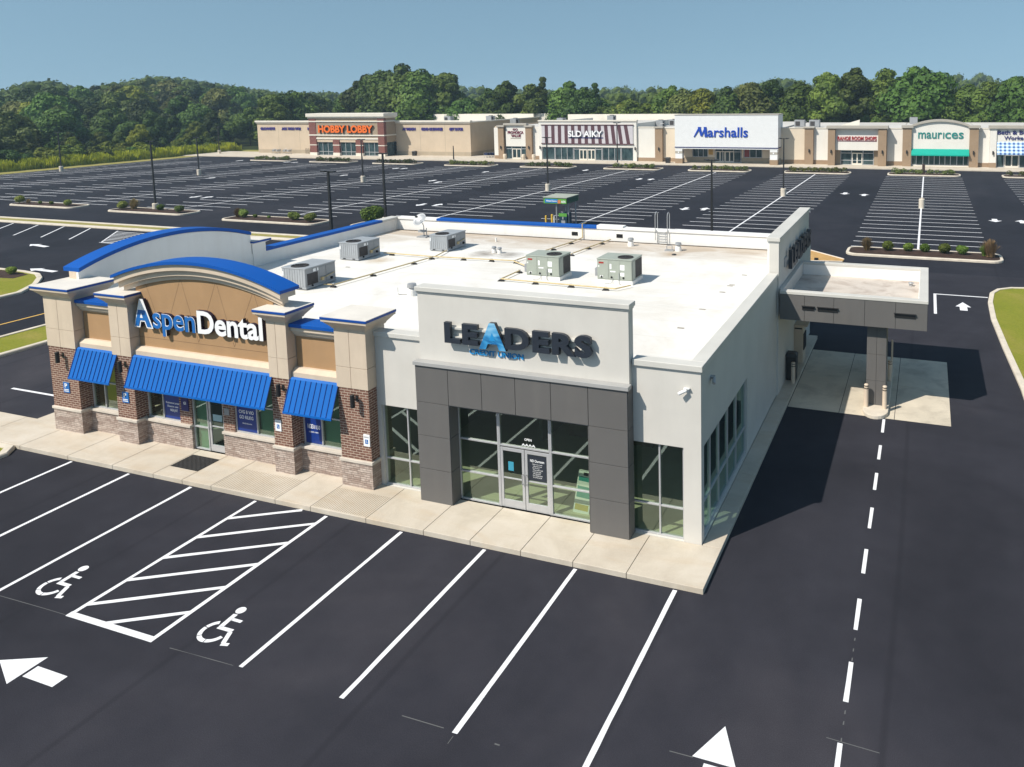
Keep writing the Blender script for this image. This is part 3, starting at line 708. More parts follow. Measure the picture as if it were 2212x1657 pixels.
# hours panel and stickers on the glass
m = MB(); m.box(-5.31, 0.066, 1.12, -4.71, 0.070, 1.90); o = m.build('hours_panel', M_LET_DARK, B)
letters(o, 'ND Ournoon', frontmap(-5.24, 0.064, 1.70), 0.46, 0.08, 0.002, (M_SIGNWHITE,), 0.02, single='lettering')
for i, t in enumerate(('Gen Cu tob', 'Lobby Hours and', 'Drive Thru Hours', 'Mon 8:30-5:00', 'Tues 8:30-5:00', 'Wed 8:30', 'Thu 8:30-5:00', 'Fri 8:30-5:30')):
    letters(o, t, frontmap(-5.17 + 0.02 * (i % 2), 0.064, 1.625 - 0.058 * i), 0.32 - 0.04 * (i % 3), 0.03, 0.002, (M_SIGNWHITE,), 0.0, single='lettering')
m = MB(); m.box(-5.98, 0.066, 1.32, -5.80, 0.069, 1.60); m.build('door_sticker', mat('cyan_sticker', (0.05, 0.30, 0.42), 0.4), B)
q = MB(); letters(B, 'OPEN', frontmap(-5.42, 0.08, 2.32), 0.24, 0.07, 0.003, (M_SIGNWHITE,), 0.02, single='door_number')
letters(B, 'AAAA', frontmap(-5.52, 0.08, 2.15), 0.46, 0.075, 0.003, (M_SIGNWHITE,), 0.03, single='transom_lettering')
# room behind the glass
m = MB(); m.box(-10.5, 0.31, 0.02, -0.31, 8.2, 0.16); m.build('interior_floor', M_FLOOR_IN, B)
m = MB(); m.box(-10.5, 8.2, 0.16, -0.31, 8.3, 3.5); m.box(-10.56, 0.31, 0.16, -10.46, 8.2, 3.5); m.box(-7.2, 4.4, 0.16, -7.05, 8.2, 2.9); m.build('interior_wall', M_WALL_IN, B)
m = MB(); m.box(-10.5, 0.31, 3.32, -0.31, 8.3, 3.4); m.build('interior_ceiling', M_CEIL_IN, B)
m = MB(); m.box(-6.4, 5.2, 0.16, -3.2, 5.8, 1.15); m.box(-6.5, 5.1, 1.15, -3.1, 5.9, 1.2); m.build('teller_counter', mat('counter_wood', (0.16, 0.12, 0.08), 0.5), B)

# --- brick and plaster tenant -------------------------------------------------
PIERS = [(-25.12, -23.66), (-21.72, -20.80), (-14.47, -13.70), (-11.74, -10.58)]
for i, (a, b) in enumerate(PIERS):
    yb = 0.9 if i in (0,) else (0.32 if i < 3 else 0.5)
    q = MB(); q.box(a - 0.02, -0.42, 0.0, b + 0.02, 0.1, 0.97)
    po = q.build('pier', M_STONE, B)
    q = MB(); q.box(a - 0.06, -0.46, 0.97, b + 0.06, 0.08, 1.07); q.build('sill', M_SILL, po, bevel=0.012)
    q = MB(); q.box(a, -0.40, 1.07, b, 0.1, 3.40); q.build('brick_shaft', M_BRICK, po)
    # plaster shaft in four panels with reveals between them
    mid = (a + b) / 2 - 0.04; g = 0.012
    q = MB(); q.box(a + 0.01, -0.40, 3.40, b - 0.01, yb - 0.01, 5.30); q.build('shaft_core', M_GROOVE, po)
    q = MB()
    for x0, x1 in ((a - 0.02, mid - g / 2), (mid + g / 2, b + 0.02)):
        for z0, z1 in ((3.40, 4.07), (4.07 + g, 5.30)):
            q.box(x0, -0.42, z0, x1, yb, z1)
    q.build('plaster_shaft', M_EIFS, po, bevel=0.005)
    q = MB()
    q.frustum((a - 0.05, -0.45, b + 0.05, yb + 0.03), 5.30, (a - 0.08, -0.48, b + 0.08, yb + 0.06), 5.36)
    q.frustum((a - 0.08, -0.48, b + 0.08, yb + 0.06), 5.36, (a - 0.26, -0.66, b + 0.26, yb + 0.24), 5.56)
    q.box(a - 0.28, -0.68, 5.56, b + 0.28, yb + 0.26, 5.63)
    q.build('capital', M_EIFS, po)
    q = MB(); q.box(a - 0.30, -0.70, 5.63, b + 0.30, yb + 0.28, 5.705); q.build('blue_band', M_BLUEDARK, po, bevel=0.008)
    q = MB(); q.box(a - 0.29, -0.69, 5.705, b + 0.29, yb + 0.27, 5.72); q.build('cap_top', mat('cap_top_white', (0.66, 0.62, 0.56), 0.7, 0.08), po)
# bays: stone base, sill, wall with window openings, plaster above
def bay(x0, x1, holes):
    low = [h for h in holes if h[2] < 0.5]; cuts = [x0] + [e_ for h in low for e_ in h[:2]] + [x1]
    for a, b in zip(cuts[::2], cuts[1::2]):
        q = MB(); q.box(a, -0.06, 0.0, b, 0.28, 0.95); q.build('stone_base', M_STONE, B)
        q = MB(); q.box(a, -0.13, 0.95, b, 0.28, 1.04); q.build('window_sill', M_SILL, B, bevel=0.01)
    q = MB(); q.wall(x0, x1, 1.04, 3.34, -0.02, 0.28, holes=holes); q.build('brick_wall', M_BRICK, B)
bay(-23.64, -21.74, [(-23.60, -21.80, 1.04, 3.25)])
bay(-20.78, -14.49, [(-20.74, -19.14, 1.04, 3.25), (-18.58, -17.10, 0.15, 2.62), (-16.60, -14.55, 1.04, 3.25)])
bay(-13.68, -11.76, [(-13.64, -11.80, 1.04, 3.25)])
window(B, FRONT, -23.60, -21.80, 1.04, 3.25, us=(-22.95,), vs_=(2.05,), rec=0.03, pane=M_GLASS)
window(B, FRONT, -20.74, -19.14, 1.04, 3.25, us=(-20.0,), vs_=(2.05,), rec=0.03, pane=M_GLASS)
window(B, FRONT, -16.60, -14.55, 1.04, 3.25, us=(-15.64,), vs_=(2.05,), rec=0.03, pane=M_GLASS)
window(B, FRONT, -13.64, -11.80, 1.04, 3.25, us=(-12.88,), vs_=(2.05,), rec=0.03, pane=M_GLASS)
window(B, FRONT, -18.58, -17.87, 0.155, 2.62, vs_=(0.98,), rec=0.03, pane=M_GLASS)
door(-17.85, -17.12, 0.16, 2.2, 0.045, -1, M_GLASS_DK)
m = MB(); m.box(-17.87, 0.03, 2.2, -17.10, 0.12, 2.62); m.build('door_transom', M_ALU, B)
# blinds and floor behind the glass
m = MB(); m.box(-18.55, 0.16, 0.16, -17.88, 0.18, 2.6); m.box(-15.6, 0.16, 1.06, -14.57, 0.18, 3.2); m.box(-12.85, 0.16, 1.06, -11.82, 0.18, 3.2)
m.build('window_blind', M_TEAL_BLIND, B)
m = MB(); m.box(-24.6, 0.3, 0.02, -10.6, 6, 0.16); m.build('clinic_floor', M_FLOOR_IN, B)
m = MB(); m.box(-24.6, 3.2, 0.16, -10.6, 3.3, 3.4); m.build('clinic_back_wall', M_WALL_IN, B)
m = MB(); m.box(-24.6, 0.3, 3.36, -10.6, 3.3, 3.42); m.build('clinic_ceiling', M_CEIL_IN, B)
# posters in the windows
def poster(x0, z0, x1, z1, lines, y=0.062, nm='window_poster'):
    q = MB(); q.box(x0, y, z0, x1, y + 0.006, z1); o = q.build(nm, M_DECAL, B)
    for t, u, v, wd, h in lines: letters(o, t, frontmap(x0 + u, y - 0.001, z0 + v), wd, h, 0.002, (M_SIGNWHITE,), 0.02, single='lettering')
poster(-19.96, 1.1, -19.18, 2.0, [('Katmtout arom', 0.08, 0.55, 0.66, 0.07), ('Eluarm oav', 0.14, 0.42, 0.52, 0.07), ('NEB JNT', 0.26, 0.27, 0.36, 0.09)])
poster(-16.55, 1.1, -15.68, 2.0, [('CVG B VIO', 0.09, 0.63, 0.66, 0.12), ('GO RILKG', 0.10, 0.44, 0.62, 0.12), ('dontbole.com', 0.22, 0.26, 0.42, 0.05)])
poster(-13.59, 1.1, -12.92, 2.0, [('1633', 0.10, 0.50, 0.24, 0.15), ('1150', 0.37, 0.50, 0.24, 0.13), ('C.E. EXAM + X-RAYS', 0.14, 0.36, 0.40, 0.045)])
m = MB(); m.box(-19.02, -0.05, 1.52, -18.68, -0.021, 1.98); o = m.build('entry_plaque', M_NAVY, B); letters(o, 'GI', frontmap(-18.9, -0.052, 1.76), 0.12, 0.1, 0.003, (M_SIGNWHITE,), 0.02, single='lettering')
m = MB(); m.box(-17.68, 0.06, 1.28, -17.26, 0.064, 1.52); m.build('door_sticker', mat('pale_sticker', (0.30, 0.45, 0.48), 0.4), B)
m = MB(); m.box(-17.02, -0.04, 1.62, -16.80, -0.021, 1.86); m.build('entry_tablet', M_RTU, B)
# plaster fascia above the awnings
def fascia(x0, x1, top, tan0, tan1):
    q = MB(); q.box(x0, -0.02, 3.34, x1, 0.29, top); q.build('plaster_wall', M_EIFS, B)
    q = MB(); q.frustum((x0, -0.30, x1, -0.021), 3.46, (x0, -0.30, x1, -0.021), 3.62); q.frustum((x0, -0.30, x1, -0.021), 3.62, (x0, -0.16, x1, -0.021), 3.74); q.build('ledge', M_EIFS, B)
    q = MB(); q.box(x0 + 0.02, -0.05, tan0, x1 - 0.02, -0.021, tan1); q.build('tan_panel', M_TAN, B)
for x0, x1 in ((-23.62, -21.76), (-13.66, -11.78)):
    fascia(x0, x1, 5.1, 3.74, 4.78)
    q = MB(); q.box(x0, -0.10, 4.78, x1, -0.021, 4.86); q.box(x0, -0.18, 4.86, x1, -0.021, 4.98); q.box(x0, -0.26, 4.98, x1, 0.05, 5.12); q.build('bay_cornice', M_EIFS, B, bevel=0.01)
    q = MB(); q.box(x0, -0.32, 5.12, x1, 0.40, 5.24); q.build('bay_blue_cap', M_BLUE, B, bevel=0.01)
# central arch
ACX, ARS = -17.63, 3.86
def arcz(x, zc, zs): # parabola-like arc: zc at the crown, zs at the springing
    Rr = (ARS ** 2 + (zc - zs) ** 2) / (2 * (zc - zs)); return zc - Rr + math.sqrt(max(0, Rr * Rr - (x - ACX) ** 2))
def arcband(x0, x1, lo, hi, n=40):
    xs = [x0 + (x1 - x0) * i / n for i in range(n + 1)]
    return [(x, lo(x)) for x in xs] + [(x, hi(x)) for x in reversed(xs)]
m = MB(); m.box(-20.78, -0.02, 3.34, -14.49, 0.29, 3.72)
m.extr(arcband(-20.78, -14.49, lambda x: 3.72, lambda x: arcz(x, 6.9, 6.2)), -0.02, 0.29)
m.build('arch_wall', M_EIFS, B)
m = MB(); m.frustum((-20.78, -0.30, -14.49, -0.021), 3.46, (-20.78, -0.30, -14.49, -0.021), 3.62); m.frustum((-20.78, -0.30, -14.49, -0.021), 3.62, (-20.78, -0.16, -14.49, -0.021), 3.74); m.build('ledge', M_EIFS, B)
m = MB(); m.extr(arcband(-20.76, -14.51, lambda x: 3.74, lambda x: arcz(x, 6.34, 5.60)), -0.055, -0.021); o = m.build('tan_panel', M_TAN, B)
# diagonal reveals: rays meeting the lower line, as a zigzag
q = MB()
def groove(a, b, wd=0.016):
    a, b = Vector(a), Vector(b); d = (b - a).normalized(); nn = Vector((-d.y, d.x)) * wd / 2
    q.face([(p.x, -0.0562, p.y) for p in (a - nn, b - nn, b + nn, a + nn)])
zl = 4.06
for i in range(4):
    xa = -19.55 + 1.62 * i
    groove((xa, zl + 0.05), (xa - 0.62 if i else xa - .7, arcz(xa - 0.62, 6.34, 5.6))); groove((xa, zl + 0.05), (xa + 0.98, arcz(xa + 0.98, 6.34, 5.6)))
groove((-20.76, zl), (-14.51, zl))
q.build('reveal_lines', M_GROOVE, o)
m = MB()
m.extr(arcband(-21.25, -14.0, lambda x: arcz(x, 6.34, 5.60) + 0.0, lambda x: arcz(x, 6.58, 5.86)), -0.12, -0.056)
m.extr(arcband(-21.35, -13.92, lambda x: arcz(x, 6.50, 5.78), lambda x: arcz(x, 6.72, 6.0)), -0.24, 0.02)
m.extr(arcband(-21.40, -13.88, lambda x: arcz(x, 6.70, 5.98), lambda x: arcz(x, 6.92, 6.20)), -0.36, 0.30)
m.build('arch_cornice', M_EIFS, B)
m = MB(); m.extr(arcband(-21.46, -13.80, lambda x: arcz(x, 6.92, 6.20) + 0.004, lambda x: arcz(x, 7.03, 6.31)), -0.44, 0.40); m.build('arch_blue_cap', M_BLUE, B)
# awnings with standing seams
def awning(x0, x1, name='awning'):
    q = MB(); prof = [(-0.03, 3.44), (-0.34, 3.47), (-0.40, 3.42), (-0.79, 2.47)]
    for (a, za), (b, zb) in zip(prof[:-1], prof[1:]):
        q.face([(x0, a, za), (x1, a, za), (x1, b, zb), (x0, b, zb)][::-1]); q.face([(x0, a, za - 0.02), (x1, a, za - 0.02), (x1, b, zb - 0.02), (x0, b, zb - 0.02)])
    o = q.build(name, M_AWN, B)
    n = max(2, round((x1 - x0) / 0.212)); q = MB()
    for i in range(n + 1):
        x = x0 + (x1 - x0) * i / n; wd = 0.010
        P = [(-0.40, 3.42), (-0.79, 2.47), (-0.806, 2.477), (-0.416, 3.432)]
        a = [q.pt((x - wd, y, z)) for y, z in P]; b = [q.pt((x + wd, y, z)) for y, z in P]
        q.f += [a, b[::-1], [a[1], b[1], b[2], a[2]], [a[2], b[2], b[3], a[3]]]; q.m += [0] * 4
    q.build('seam', M_SEAM, o)['kind'] = 'stuff'
    q = MB(); q.box(x0 - 0.01, -0.815, 2.42, x1 + 0.01, -0.775, 2.485); q.build('hem', M_AWN, o)
awning(-23.60, -21.52); awning(-20.74, -14.40); awning(-13.64, -11.73)
# --- west and rear parapets -----------------------------------------------------
m = MB(); m.box(-25.1, 0.9, 0, -24.7, 20.0, 5.06); m.build('west_wall', M_EIFS, B)
m = MB(); m.box(-24.7, 0.9, ZR, -24.66, 19.7, 5.06); m.build('west_parapet_lining', M_MEMB, B)
m = MB(); m.box(-25.2, 9.7, 5.06, -24.6, 18.5, 5.2); m.build('west_blue_cap', M_BLUE, B, bevel=0.01)
m = MB(); m.box(-25.2, 18.503, 5.06, -24.58, 20.1, 5.19); m.build('west_white_cap', M_COPING, B, bevel=0.01)
YC, YR = 4.72, 4.15
def arcy(y, zc, zs):
    Rr = (YR ** 2 + (zc - zs) ** 2) / (2 * (zc - zs)); return zc - Rr + math.sqrt(max(0, Rr * Rr - (y - YC) ** 2))
TW = lambda p: (p[1], p[0], p[2])
n = 36; ysn = [0.62 + 8.2 * i / n for i in range(n + 1)]
def yband(lo, hi): return [(y, lo(y)) for y in ysn] + [(y, hi(y)) for y in reversed(ysn)]
m = MB(TW); m.extr(yband(lambda y: 5.06, lambda y: arcy(y, 6.72, 5.98)), -25.15, -24.75); m.build('west_arch', M_EIFS, B)
m = MB(TW); m.extr(yband(lambda y: ZR, lambda y: arcy(y, 6.70, 5.96)), -24.75, -24.64); m.build('west_arch_back', M_MEMB, B)
m = MB(TW); m.extr(yband(lambda y: arcy(y, 6.72, 5.98) + 0.003, lambda y: arcy(y, 6.87, 6.13)), -25.45, -24.58); m.build('west_arch_cap', M_BLUE, B)
m = MB(); m.box(-25.2, 8.86, 5.06, -24.6, 9.66, 5.52); m.box(-24.72, 8.9, ZR, -24.62, 9.6, 5.06); m.frustum((-25.2, 8.86, -24.6, 9.66), 5.52, (-25.4, 8.8, -24.45, 9.85), 5.6); m.build('west_pier', M_MEMB, B)
m = MB(); m.box(-25.42, 8.78, 5.6, -24.43, 9.87, 5.68); m.build('west_pier_band', M_BLUEDARK, B)
m = MB(); m.box(-25.4, 8.8, 5.68, -24.45, 9.85, 5.70); m.build('west_pier_top', MC['cap_top_white'], B)
m = MB(); m.box(-25.1, 20.0, 0, -0.3, 20.3, 5.06); m.build('rear_wall', M_EIFS, B)
m = MB(); m.box(-24.66, 19.94, ZR, -0.4, 20.0, 5.06); m.build('rear_parapet_lining', M_MEMB, B)
m = MB(); m.box(-25.2, 19.69, ZR, -24.64, 19.995, 5.055); m.build('rear_corner', M_MEMB, B)
m = MB(); m.box(-21.8, 19.88, 5.06, -11.45, 20.38, 5.2); m.build('rear_blue_cap', M_BLUE, B, bevel=0.01)
for a, b, c_ in ((-24.57, -21.803, 5.19), (-11.447, -9.9, 5.26), (-9.89, -0.43, 5.17)): m = MB(); m.box(a, 19.88, 5.06, b, 20.38, c_); m.build('rear_coping', M_MEMB, B, bevel=0.01)
for x in (-12.98, -10.3): m = MB(); m.box(x, 19.92, 4.62, x + 0.36, 19.94, 4.82); m.build('roof_scupper', M_DARK, B)

# ================================================================ signs on the front building
s = thing('clinic_sign', 'blue and white AspenDental letters on the tan arched wall', 'sign', (-17.7, -0.06, 4.5))
M_LETSIDE = mat('letter_return_dark', (0.02, 0.014, 0.035), 0.5)
t = 'AspenDental'
W0, W1 = -20.62, -14.86
letters(s, t, frontmap(W0, -0.056, 4.50), W1 - W0, 0.80, 0.13, (M_SIGNWHITE, M_LETSIDE), 0.028, ref='D', stand=0.03, only=range(1, 11))
letters(s, t, frontmap(W0, -0.056, 4.50), W1 - W0, 0.80, 0.012, (M_SIGNBLUE, M_SIGNBLUE), 0.012, ref='D', stand=0.161, only=range(1, 5), part='letter_face')
q = MB()
def ltr_poly(mb, pts, y0, y1, mi=0, side=1): mb.extr([(x, z) for x, z in pts], y0, y1, mi, side)
ltr_poly(q, [(-20.78, 4.46), (-20.43, 5.50), (-20.25, 5.50), (-19.84, 4.46), (-20.16, 4.46), (-20.24, 4.68), (-20.42, 4.68), (-20.48, 4.46)], -0.215, -0.09)
q.build('letter', [M_SIGNWHITE, M_LETSIDE], s)
q = MB()
ltr_poly(q, [(-20.71, 4.51), (-20.51, 5.10), (-20.16, 5.10), (-19.92, 4.51), (-20.12, 4.51), (-20.20, 4.73), (-20.45, 4.73), (-20.53, 4.51)], -0.228, -0.2155, 0, 0)
q.build('letter_face', M_SIGNBLUE, s)
q = MB(); ltr_poly(q, [(-20.43, 4.82), (-20.36, 5.0), (-20.29, 4.82)], -0.2335, -0.2285, 0, 0); ltr_poly(q, [(-20.40, 5.13), (-20.35, 5.38), (-20.30, 5.13)], -0.2335, -0.2155, 0, 0); q.build('leaf_emblem', M_SIGNWHITE, s)

s = thing('credit_union_sign', 'dark LEADERS letters with a bright blue A over the entrance', 'sign', (-5.4, -0.3, 5.2))
x0, x1 = -7.70, -2.98
letters(s, 'LEADERS', frontmap(x0, -0.30, 5.23), x1 - x0, 0.62, 0.12, (M_LET_DARK, M_LET_DARK), 0.045, ref='E', track=0.07, only=[0, 1, 3, 4, 5, 6])
def abl():
    m_, n_, b_ = new_mat('blue_a_face'); tc = N(n_, 'ShaderNodeTexCoord'); nz = noise_tex(n_, 1.3, 2, 0.5, stretch=(1, 1, 2.2), dist=0.8)
    n_.links.new(ramp(n_, nz, [(0.35, (0.01, 0.11, 0.30)), (0.5, (0.05, 0.30, 0.58)), (0.7, (0.35, 0.62, 0.78))]), b_.inputs['Base Color']); b_.inputs['Roughness'].default_value = 0.25; return m_
q = MB(); cx = -6.08
ltr_poly(q, [(cx - 0.44, 5.17), (cx - 0.09, 5.96), (cx + 0.09, 5.96), (cx + 0.44, 5.17), (cx + 0.22, 5.17), (cx + 0.15, 5.34), (cx - 0.15, 5.34), (cx - 0.22, 5.17)], -0.44, -0.30)
q.build('letter', [abl(), M_LET_DARK], s)
q = MB(); ltr_poly(q, [(cx - 0.10, 5.44), (cx, 5.68), (cx + 0.10, 5.44)], -0.444, -0.4405, 0, 0); q.build('counter_mark', M_CUBLUE, s)
letters(s, 'CREDIT UNION', frontmap(-6.98, -0.203, 4.90), 1.78, 0.155, 0.03, (M_CUBLUE, M_CUBLUE), 0.012, ref='E', stand=0.004)
q = MB(); q.box(-7.62, -0.30, 5.34, -3.1, -0.20, 5.40); q.box(-7.62, -0.30, 5.62, -3.1, -0.20, 5.68); q.build('mounting_rail', M_COPING, s)
s = thing('side_wall_sign', 'dark raised letters high on the shaded right-hand wall', 'sign', (0.1, 16, 5.1))
letters(s, 'LEADERS', rightmap(0.16, 13.15, 5.02), 5.7, 0.80, 0.16, (M_LET_DARK, M_LET_DARK), 0.045, ref='E', track=0.07)
q = MB(); q.box(0.062, 13.2, 5.22, 0.155, 18.8, 5.30); q.box(0.062, 12.62, 5.20, 0.12, 13.05, 5.58); q.build('mounting_rail', M_GALV, s)

# plaques on the piers
for i, (x, z0, z1, wd) in enumerate(((-24.33, 1.66, 2.06, 0.32), (-21.26, 1.66, 2.06, 0.32))):
    t = thing('pier_plaque', ('blue parking plaque on the corner pier at the far left of the brick front', 'blue parking plaque on the brick pier between the two left awnings')[i], 'sign', (x, -0.41, z0), 'plaques on the brick piers')
    q = MB(); q.box(x - wd / 2, -0.425, z0, x + wd / 2, -0.401, z1); q.build('panel', M_SIGNBLUE, t, bevel=0.004)
    letters(t, 'P', frontmap(x - 0.08, -0.426, z0 + 0.2), 0.14, 0.16, 0.003, (M_SIGNWHITE,), 0.03, single='lettering')
    q = MB(); q.box(x - 0.12, -0.4275, z0 + 0.05, x + 0.12, -0.4255, z0 + 0.08); q.box(x - 0.12, -0.4275, z0 + 0.11, x + 0.12, -0.4255, z0 + 0.14); q.build('lettering_bar', M_SIGNWHITE, t)
for i, (x, z0, z1, wd) in enumerate(((-14.26, 1.58, 1.96, 0.25), (-10.72, 1.57, 1.96, 0.24))):
    t = thing('pier_plaque', ('white accessibility plaque on the pier between the two right awnings', 'white accessibility plaque on the brick pier next to the grey wall')[i], 'sign', (x, -0.41, z0), 'plaques on the brick piers')
    q = MB(); q.box(x - wd / 2, -0.425, z0, x + wd / 2, -0.401, z1); q.build('panel', M_SIGNWHITE, t, bevel=0.004)
    q = MB(); q.box(x - 0.055, -0.428, z0 + 0.09, x + 0.055, -0.4255, z0 + 0.23); q.build('symbol', M_SIGNBLUE, t)
    q = MB(); q.lathe((x - 0.005, -0.429, z0 + 0.20), [(0.012, -0.008), (0.012, 0.008)], 8); q.box(x - 0.012, -0.4305, z0 + 0.13, x + 0.004, -0.4285, z0 + 0.19); q.box(x - 0.012, -0.4305, z0 + 0.125, x + 0.03, -0.4285, z0 + 0.14); q.build('figure', M_SIGNWHITE, t)
    letters(t, 'RESERVED', frontmap(x - 0.09, -0.426, z0 + 0.29), 0.18, 0.035, 0.003, (M_RTU,), 0.0, single='lettering')
# wall lamps
lamp_l = ['black cylinder wall lamp on the left corner pier', 'black cylinder wall lamp on the pier left of the widest awning', 'black cylinder wall lamp on the pier right of the widest awning', 'black cylinder wall lamp on the pier beside the grey wall']
t = thing('wall_lamp', lamp_l[0], 'wall lamp', (-24.37, -0.40, 3.08), 'cylinder lamps on the brick piers')
q = MB(); q.lathe((0, -0.21, 0), [(0.06, -0.21), (0.072, -0.20), (0.072, 0.20), (0.06, 0.21)], 16); q.build('lamp_body', M_BLACK, t, local=True, smooth=False)
q = MB(); q.cyl((0, -0.15, 0.02), (0, 0.0, 0.02), 0.02, n=8); q.box(-0.05, -0.02, -0.08, 0.05, 0.001, 0.12); q.build('bracket', M_BLACK, t, local=True)
for x, l in zip((-21.14, -13.96, -11.02), lamp_l[1:]): dup(t, (x, -0.40, 3.08), label=l)
# entrance mat
q = MB()
for i in range(12):
    for j in range(10):
        if (i + j) % 2 == 0: q.box(-18.22 + 0.1 * i, -1.25 + 0.085 * j, 0.152, -18.22 + 0.1 * i + 0.094, -1.25 + 0.085 * j + 0.08, 0.166)
q.box(-18.24, -1.27, 0.151, -17.0, -0.38, 0.156)
tag(q.build('door_mat', mat('rubber_mat', (0.035, 0.033, 0.032), 0.9, 0.2, 4)), 'dark checkered rubber mat on the sidewalk outside the brick clinic door', 'door mat')
# security cameras
def seccam(p, d, label, white):
    t = thing('security_camera', label, 'camera', p, 'security cameras at the building corner'); mt = M_WHITE if white else M_GALV
    v = Vector(d).normalized(); P = Vector(p); q = MB()
    q.cyl(P + v * 0.10 + Vector((0, 0, 0.03)), P + v * 0.10 + Vector((-0.20, -0.06, -0.07)) if white else P + v * 0.1 + Vector((0.05, -0.22, -0.05)), 0.045, n=12); q.build('camera_body', mt, t)
    q = MB(); q.cyl(P, P + v * 0.10 + Vector((0, 0, 0.03)), 0.022, n=8); q.cyl(P, P + v * 0.02, 0.06, n=12); q.build('mount', mt, t)
    q = MB(); q.box(P.x - 0.08 if white else P.x, P.y - 0.02 if white else P.y - 0.08, P.z + 0.06, P.x + 0.08 if white else P.x + 0.12, P.y - 0.10 if white else P.y + 0.08, P.z + 0.08); q.build('hood', mt, t)
seccam((-0.38, -0.002, 4.50), (0, -1, 0), 'white security camera on the sunlit front wall near the corner', True)
seccam((0.002, 1.0, 4.52), (1, 0, 0), 'security camera on the shaded side wall near the corner', False)
# tilted easel sign inside the glass
t = thing('a_frame_sign', 'teal and white folding sandwich sign leaning inside the entrance glass', 'sign', (-3.75, 0.75, 0.16))
TL = lambda p: (-3.80 + p[0] * 0.97 - 0.26 + p[2] * 0.05, 0.42 + p[1] + p[2] * 0.32, 0.17 + p[2] + p[0] * -0.05)
q = MB(TL); q.box(0, 0, 0, 0.52, 0.03, 1.15); q.build('front_board', M_SIGNWHITE, t)
q = MB(TL); q.box(0.04, -0.004, 0.42, 0.48, 0.0, 0.72); q.box(0.04, -0.004, 0.86, 0.48, 0.0, 0.98); q.build('teal_print', mat('teal_print', (0.05, 0.33, 0.30), 0.5), t)
q = MB(TL); q.box(0.04, -0.004, 0.08, 0.48, 0.0, 0.24); q.build('yellow_print', mat('yellow_print', (0.55, 0.42, 0.10), 0.5), t)
q = MB(TL); q.box(0.18, -0.006, 1.02, 0.34, -0.001, 1.10); q.build('handle_slot', M_DARK, t)
q = MB(lambda p: (-4.02 + p[0] * 0.97 + p[2] * 0.05, 1.14 + p[1] - p[2] * 0.32, 0.17 + p[2])); q.box(0, 0, 0, 0.52, 0.03, 1.15); q.build('rear_board', M_SIGNWHITE, t)

